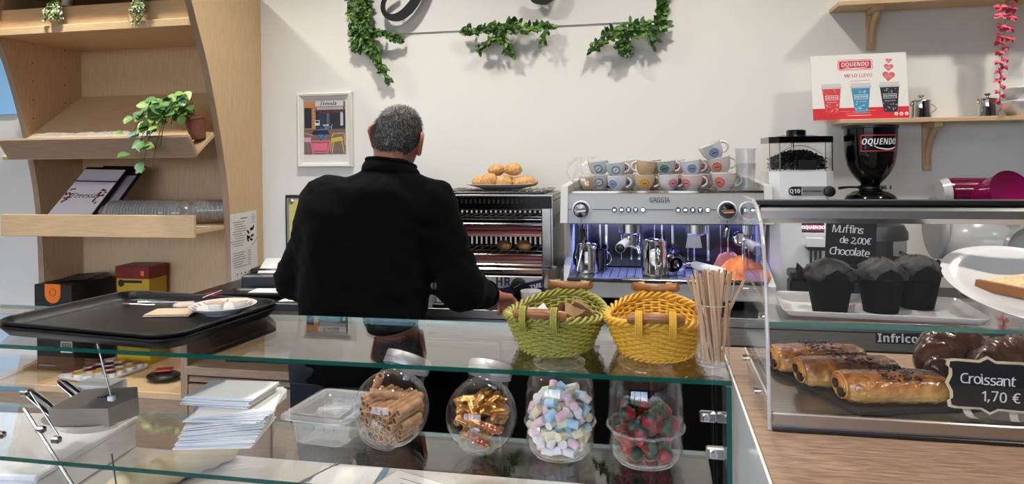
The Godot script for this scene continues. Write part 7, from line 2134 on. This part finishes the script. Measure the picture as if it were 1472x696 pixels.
func build_case(r: RandomNumberGenerator) -> void:
	var y := 1.0805
	var x0 := 0.172
	var x1 := 1.15
	var cx := (x0 + x1) / 2
	var w := x1 - x0
	var t := thing("pastry_case", "countertop pastry case with a steel base, clear sides and one glass shelf", "display case")
	part("base", G().box(V3(cx, y + 0.0115, 1.745), V3(w, 0.022, 0.285), 0.002), M.brushed, t)
	part("base_rim", G().box(V3(cx, y + 0.017, 1.883), V3(w, 0.02, 0.01), 0.002), M.steel, t)
	part("base_foot", G().box(V3(cx, y + 0.003, 1.889), V3(w, 0.006, 0.006), 0.001), M.darksteel, t)
	# clear side panels with a rounded front
	var pr := PackedVector2Array([Vector2(1.612, y), Vector2(1.884, y), Vector2(1.875, 1.2), Vector2(1.862, 1.3), Vector2(1.846, 1.355), Vector2(1.82, 1.39), Vector2(1.78, 1.412), Vector2(1.735, 1.421), Vector2(1.612, 1.421)])
	for x: float in [x0 - 0.006, x1]:
		var s := part("side_panel", G().prism(pr.duplicate(), 0.006, Transform3D(Basis(Vector3.BACK, Vector3.UP, Vector3.LEFT), V3(x + 0.006, 0, 0))), M.plexi, t)
		var e := G()
		for k in range(1, 7): e.tube([V3(x + 0.003, pr[k].y, pr[k].x), V3(x + 0.003, pr[k + 1].y, pr[k + 1].x)], 0.0032, 6)
		part("polished_edge", e, glass(0.5, Color(0.82, 0.8, 0.78)), s)
		for q: Vector2 in [Vector2(1.64, 1.25), Vector2(1.64, 1.12), Vector2(1.78, 1.105), Vector2(1.85, 1.245)]:
			part("bolt", G().lathe([Vector2(0.006, 0), Vector2(0.006, 0.005), Vector2(0.004, 0.007), Vector2(0, 0.007)], 14, xf(V3(x, q.y, q.x), 0, 0, PI / 2)), M.chrome, s)
	part("front_pane", G().grid(1, 8, func(u: float, v: float) -> Vector3:
		var q: Vector2 = pr[1].lerp(pr[2], 0.25) if v < 0.01 else pr[mini(int(round(v * 6)) + 1, 6)]
		return V3(lerpf(x0, x1, u), q.y, q.x)), glass(0.01), t)
	part("top_rail", G().box(V3(cx, 1.4165, 1.725), V3(w, 0.008, 0.03), 0.001), M.black, t)
	part("top_tube", G().box(V3(cx, 1.3965, 1.731), V3(w, 0.031, 0.024), 0.009), M.steel, t)
	var ys := 1.232
	var sh := part("shelf_pane", G().box(V3(cx, ys, 1.725), V3(w, 0.006, 0.235)), M.glass, t)
	part("polished_edge", G().box(V3(cx, ys, 1.8432), V3(w, 0.0065, 0.0015)), glass(0.75, Color(0.25, 0.5, 0.45)), sh)
	# slates, pastries
	var slate := tri_mat(noise_tex(0.03, Color(0.075, 0.077, 0.08), Color(0.12, 0.122, 0.125), 256, 14), V3(6, 6, 6), 0.5)
	var yb := y + 0.0235
	var sl := thing("slate_board", "dark slate board set cornerwise in the pastry case under the rolls", "slate", V3(0.335, yb, 1.723), 0, "slate boards in the pastry case")
	part("slate", G().prism(PackedVector2Array([Vector2(-0.15, -0.115), Vector2(-0.035, 0.152), Vector2(0.155, 0.09), Vector2(0.09, -0.12)]), 0.007, Transform3D(Basis(V3(1, 0, 0), V3(0, 0, 1), V3(0, -1, 0)), V3(0, 0.007, 0))), slate, sl)
	sl = thing("slate_board", "second dark slate board under the croissants", "slate", V3(0.62, yb, 1.70), 0, "slate boards in the pastry case")
	part("slate", G().box(V3(0.0, 0.0035, 0), V3(0.24, 0.007, 0.2), 0.001), slate, sl)
	var yp := yb + 0.0072
	var washed := vcol(0.24)
	washed.clearcoat_enabled = true; washed.clearcoat = 0.6; washed.clearcoat_roughness = 0.12
	bump(washed, noise_tex(0.07, Color.BLACK, Color.WHITE, 256, 140, 4, true), 0.5)
	washed.uv1_triplanar = true; washed.uv1_scale = V3(8, 8, 8)
	var pale := bread_mat(Color(0.62, 0.36, 0.12), Color(0.85, 0.62, 0.30), 7, 104, 0.4)
	var choc := mat(Color(0.055, 0.025, 0.018), 0.3)
	var pn := ["chocolate pastry roll at the back left of the slate board", "chocolate pastry roll in the middle of the slate board", "chocolate pastry roll at the front of the slate board"]
	var pp := [V3(0.285, yp, 1.665), V3(0.315, yp, 1.738), V3(0.362, yp, 1.808)]
	for k in 3:
		var o := thing("chocolate_pastry", pn[k], "pastry", pp[k], 0.16, "chocolate pastries on the slate")
		o.scale = Vector3.ONE * 1.1
		var f := FastNoiseLite.new()
		f.seed = 200 + k; f.frequency = 1.0
		var L := 0.068
		var shape := func(u: float, v: float, grow: float) -> Vector3:
			var a := v * TAU - PI / 2
			var x := (u * 2 - 1) * L
			var e := sqrt(maxf(0.0, 1 - pow(absf(u * 2 - 1), 7)))
			var nn := 1 + 0.08 * f.get_noise_2d(u * 5, cos(a) * 2.5) + 0.03 * f.get_noise_2d(u * 16, a * 2)
			var sx := signf(cos(a)) * pow(absf(cos(a)), 0.75)
			var sy := signf(sin(a)) * pow(absf(sin(a)), 0.8)
			return V3(x * (1 + 0.03 * sy), maxf(0.0195 + (0.0200 + grow) * sy * nn * (0.84 + 0.16 * e), 0.0), (0.034 + grow) * sx * nn * (0.82 + 0.18 * e))
		# one baked skin: egg-washed brown on top, golden leaves of dough down the flanks
		var skin := G()
		skin.grid(44, 40, func(u: float, v: float) -> Vector3: return shape.call(u, v, 0.0006 * sin(v * 150)), false, true)
		for i in skin.v.size():
			var q := skin.v[i]
			var up := smoothstep(0.009, 0.03, q.y + 0.008 * f.get_noise_2d(q.x * 60, q.z * 60) - 0.004 * absf(q.z) / 0.03)
			var leafy := 0.5 + 0.5 * sin(q.y * 900 + 3 * f.get_noise_2d(q.x * 40, q.z * 30))
			var side_tone := Color(0.50, 0.25, 0.06).lerp(Color(0.70, 0.43, 0.14), leafy * 0.7 + 0.3 * f.get_noise_2d(q.x * 90, q.y * 90))
			var top_tone := Color(0.16, 0.045, 0.012).lerp(Color(0.42, 0.16, 0.03), clampf(0.5 + 0.9 * f.get_noise_2d(q.x * 55, q.z * 80 + 9), 0, 1))
			skin.c[i] = side_tone.lerp(top_tone, up)
		part("baked_skin", skin, washed, o, "", true)
		# layered end with its chocolate core
		for s: float in [-1.0, 1.0]:
			var en := G()
			en.grid(24, 6, func(u: float, v: float) -> Vector3:
				var q: Vector3 = shape.call(0.0 if s < 0 else 1.0, u, 0.0)
				var ctr := V3(s * L, 0.02, 0)
				return ctr.lerp(q, v) + V3(s * 0.006 * (1 - v * v) , 0, 0), true, false, s < 0)
			part("end_face", en, pale, o)
		for q: Array in [[-0.006, 0.022], [0.011, 0.014]]:
			part("chocolate_stick", G().tube([V3(-L - 0.0085, q[1], q[0]), V3(L + 0.0085, q[1], q[0])], [0.0085, 0.0085], 10, false, 0.8), choc, o)
		for q: float in [0.026, 0.019, 0.013]:
			part("layer_line", G().tube(range(18).map(func(i: int) -> Vector3: return V3(-L - 0.003 - 0.003 * (1 - q / 0.03), 0.021 + q * 0.66 * sin(TAU * i / 18), q * cos(TAU * i / 18))), 0.0014, 5, true), pale, o)
		var sp := G()
		var rr := RandomNumberGenerator.new()
		rr.seed = 300 + k
		for i in 60:
			var u := 0.5 + rr.randf_range(-0.16, 0.2)
			var v := 0.5 + rr.randf_range(-0.13, 0.13)
			var q: Vector3 = shape.call(u, v, 0.003)
			sp.box(q, V3(rr.randf_range(0.002, 0.008), 0.002, 0.0022), 0.0006, Basis.from_euler(V3(0.2, rr.randf() * 6.3, 0.2)))
		part("chocolate_shaving", sp, choc, o).set_meta("kind", "stuff")
	# croissants
	var cn := ["large dark glazed croissant behind the other croissants, leftmost", "dark glazed croissant behind the price sign, in the middle", "dark glazed croissant at the right edge behind the price sign", "dark glazed croissant at the back of the croissant board"]
	for k in 4:
		var o := thing("croissant", cn[k], "croissant", [V3(0.512, yp, 1.665), V3(0.585, yp, 1.725), V3(0.70, yp, 1.735), V3(0.66, yp, 1.645)][k], [0.35, -0.2, -0.1, 0.1][k], "glazed croissants in the pastry case")
		for seg in 7:
			var f := (seg - 3) / 3.0
			var a := f * 1.25
			var c := V3(sin(a) * 0.062, 0.0, -cos(a) * 0.062 + 0.05)
			var rad := 0.043 * (1 - 0.45 * f * f)
			var fn := FastNoiseLite.new()
			fn.seed = k * 10 + seg; fn.frequency = 1.0
			var g := G()
			g.grid(22, 14, func(u: float, v: float) -> Vector3:
				var aa := u * TAU
				var e := (v - 0.5) * PI
				var d := V3(sin(e), cos(e) * cos(aa), cos(e) * sin(aa))
				var kk := 1 + 0.07 * fn.get_noise_3dv(d * 2) + 0.03 * sin(e * 9)
				return V3(d.x * rad * 0.8, maxf(d.y * rad * 1.08 + rad * 0.9, 0), d.z * rad * 1.05) * kk, true, false, true)
			for i in g.v.size():
				var q := g.v[i]
				var tone := clampf(0.45 + 0.8 * fn.get_noise_3d(q.x * 50, q.y * 50, q.z * 50) - q.y * 4.0, 0, 1)
				g.c[i] = Color(0.07, 0.02, 0.008).lerp(Color(0.33, 0.12, 0.03), tone)
			part("ridge", g, washed, o, "", true).transform = Transform3D(Basis.from_euler(V3(0, -a, 0)), c)
	# white tray with muffins on the glass shelf
	var yt := ys + 0.0035
	var wt := thing("muffin_tray", "white rectangular tray under the dark muffins on the case shelf", "tray", V3(0.355, yt, 1.748), -0.08)
	part("tray", dish(0.285, 0.16, 0.012, [Vector2(-0.6, 0.003), Vector2(-0.02, 0.003), Vector2(-0.004, 0.007), Vector2(0.004, 0.014), Vector2(0.005, 0.0125), Vector2(-0.004, 0.004), Vector2(-0.02, 0.0), Vector2(-0.6, 0.0)]), M.china, wt)
	var dark := bread_mat(Color(0.03, 0.017, 0.012), Color(0.085, 0.05, 0.035), 10, 120, 0.6)
	var wrap := mat(Color(0.028, 0.019, 0.016), 0.75, 0.0, 0.25)
	for k in 3:
		var m := thing("chocolate_muffin", ["dark chocolate muffin in a brown paper wrap, left one on the tray", "dark chocolate muffin in a brown paper wrap, middle one on the tray", "dark chocolate muffin in a brown paper wrap, rear right on the tray"][k], "muffin", V3([0.282, 0.364, 0.432][k], yt + 0.0035, [1.774, 1.757, 1.715][k]), k * 1.1, "chocolate muffins on the tray")
		m.scale = Vector3.ONE * 1.08
		part("paper_wrap", G().grid(64, 6, func(u: float, v: float) -> Vector3:
			var a := u * TAU
			var rad := lerpf(0.024, 0.0345, v) * (1 + 0.012 * sin(a * 22) + 0.02 * v * sin(a * 5 + k))
			var top := 0.053 + 0.016 * maxf(0.0, sin(a * 2 + k)) * 1.0
			return V3(sin(a) * rad, top * v, cos(a) * rad), true), wrap, m)
		var fn := FastNoiseLite.new()
		fn.seed = k + 60; fn.frequency = 1.0
		part("top", G().grid(30, 12, func(u: float, v: float) -> Vector3:
			var a := u * TAU
			var e := v * PI / 2
			var kk := 1 + 0.14 * fn.get_noise_3d(cos(a) * 2.2, v * 3, sin(a) * 2.2) + 0.07 * fn.get_noise_3d(cos(a) * 6, v * 8, sin(a) * 6)
			return V3(sin(a) * cos(e) * 0.038 * kk, 0.052 + sin(e) * 0.029 * kk, cos(a) * cos(e) * 0.038 * kk), true), dark, m)
		part("base", G().lathe([Vector2(0, 0.0), Vector2(0.023, 0.0), Vector2(0.032, 0.05)], 24), wrap, m)
		for q in 3:
			var a := q * 2.1 + k
			part("paper_petal", G().leaf(V3(sin(a) * 0.03, 0.04, cos(a) * 0.03), V3(sin(a) * 0.45, 1, cos(a) * 0.45), V3(sin(a), 0, cos(a)), 0.036, 0.04, -0.1, 0.2), wrap, m)
	# chalk price signs
	var board := mat(Color(0.02, 0.021, 0.022), 0.7, 0.0, 0.3)
	var chalk := mat(Color(0.8, 0.8, 0.79), 0.8)
	var s1 := thing("price_sign", "small blackboard sign for chocolate muffins behind the muffin tray", "sign", V3(0.347, yt + 0.009, 1.63), -0.12)
	s1.rotation.z = -0.05
	part("board", G().box(V3(0, 0.088, 0), V3(0.084, 0.088, 0.003), 0.001), board, s1)
	part("foot", G().box(V3(0, 0.0175, -0.003), V3(0.02, 0.053, 0.003), 0.001), board, s1)
	var sc := [["Muffins", -0.005, 0.116, 0.0135, 3], ["de 2,00€", 0.008, 0.096, 0.0115, 4], ["Chocolate", -0.001, 0.075, 0.0135, 5]]
	for q: Array in sc: part("lettering", scrawl(q[0], q[3], q[4], 0.1, 0.82), chalk, s1).position = V3(q[1], q[2], 0.0019)
	var s2 := thing("price_sign", "scalloped blackboard sign for croissants with a cream border", "sign", V3(0.487, yb, 1.842), -0.08)
	s2.rotation.x = -0.08
	var outline := func(W: float, H: float) -> PackedVector2Array:
		var q := []
		for k in 4:
			var sx: float = [1, -1, -1, 1][k]
			var sy: float = [1, 1, -1, -1][k]
			var half := [Vector2(W, 0.0), Vector2(W * 0.9, H * 0.3), Vector2(W * 0.9, H * 0.55), Vector2(W * 0.97, H * 0.62), Vector2(W * 0.95, H * 0.82), Vector2(W * 0.8, H * 0.86), Vector2(W * 0.2, H * 0.84), Vector2(0.0, H)]
			if sx * sy < 0: half.reverse()
			for p: Vector2 in half.slice(0, half.size() - 1): q.append(Vector2(p.x * sx, p.y * sy))
		return PackedVector2Array(q)
	part("border", G().prism(outline.call(0.057, 0.043), 0.003, xf(V3(0, 0.046, -0.001))), mat(Color(0.80, 0.73, 0.58), 0.6), s2)
	part("board", G().prism(outline.call(0.0525, 0.0388), 0.003, xf(V3(0, 0.046, 0.0004))), board, s2)
	part("lettering", scrawl("Croissant", 0.0148, 21, 0.08, 0.86), chalk, s2).position = V3(-0.001, 0.0545, 0.0038)
	part("lettering", scrawl("1,70 €", 0.0145, 8, 0.05, 0.95), chalk, s2).position = V3(0.016, 0.0305, 0.0038)
	for q: float in [-0.028, 0.03]:
		part("clip_foot", G().grid(6, 10, func(u: float, v: float) -> Vector3: return V3(q + (u - 0.5) * 0.011 + 0.006 * (v - 0.5) * signf(q), 0.0006 + 0.014 * pow(maxf(v - 0.35, 0) / 0.65, 1.4), 0.02 - 0.03 * v + 0.016 * maxf(v - 0.6, 0))), mat(Color(0.7, 0.66, 0.6), 0.3), s2)
	# large plate with bread on the right of the shelf
	var bp := thing("cake_plate", "large white plate tilted forward at the right of the case shelf", "plate", V3(0.583, yt + 0.036, 1.76))
	bp.rotation = V3(0.34, 0, -0.03)
	part("plate", G().lathe([Vector2(0, 0), Vector2(0.06, 0), Vector2(0.065, 0.003), Vector2(0.095, 0.014), Vector2(0.125, 0.021), Vector2(0.127, 0.0235), Vector2(0.122, 0.0245), Vector2(0.093, 0.0175), Vector2(0.062, 0.008), Vector2(0, 0.007)], 56), M.china, bp)
	part("foot_stand", G().lathe([Vector2(0.0, -0.004), Vector2(0.05, -0.004), Vector2(0.055, 0.0), Vector2(0, 0.0)], 32), M.china, bp)
	var tst := thing("bread_slice", "pale triangular bread slice with a brown crust lying on the large plate", "bread", bp.position + bp.basis * V3(0.004, 0.0095, 0.004))
	tst.basis = bp.basis * Basis.from_euler(V3(0.02, 0.0, 0.02))
	var crm := bread_mat(Color(0.74, 0.62, 0.44), Color(0.88, 0.80, 0.64), 12, 130, 0.85)
	part("crumb", G().prism(PackedVector2Array([Vector2(-0.085, 0.0), Vector2(0.07, -0.065), Vector2(0.085, 0.055)]), 0.015, Transform3D(Basis.from_euler(V3(-PI / 2, 0, 0)), V3(0, 0.003, 0))), crm, tst)
	part("crust", G().prism(PackedVector2Array([Vector2(-0.089, 0.0), Vector2(0.07, -0.0685), Vector2(0.074, -0.0665), Vector2(-0.083, 0.0018)]), 0.0165, Transform3D(Basis.from_euler(V3(-PI / 2, 0, 0)), V3(0, 0.0022, 0))), mat(Color(0.58, 0.36, 0.16), 0.7), tst)
	part("topping", G().ball(V3(0.025, 0.018, -0.002), V3(0.045, 0.008, 0.032), Basis.IDENTITY, 18, 8), mat(Color(0.85, 0.78, 0.62), 0.6), tst)
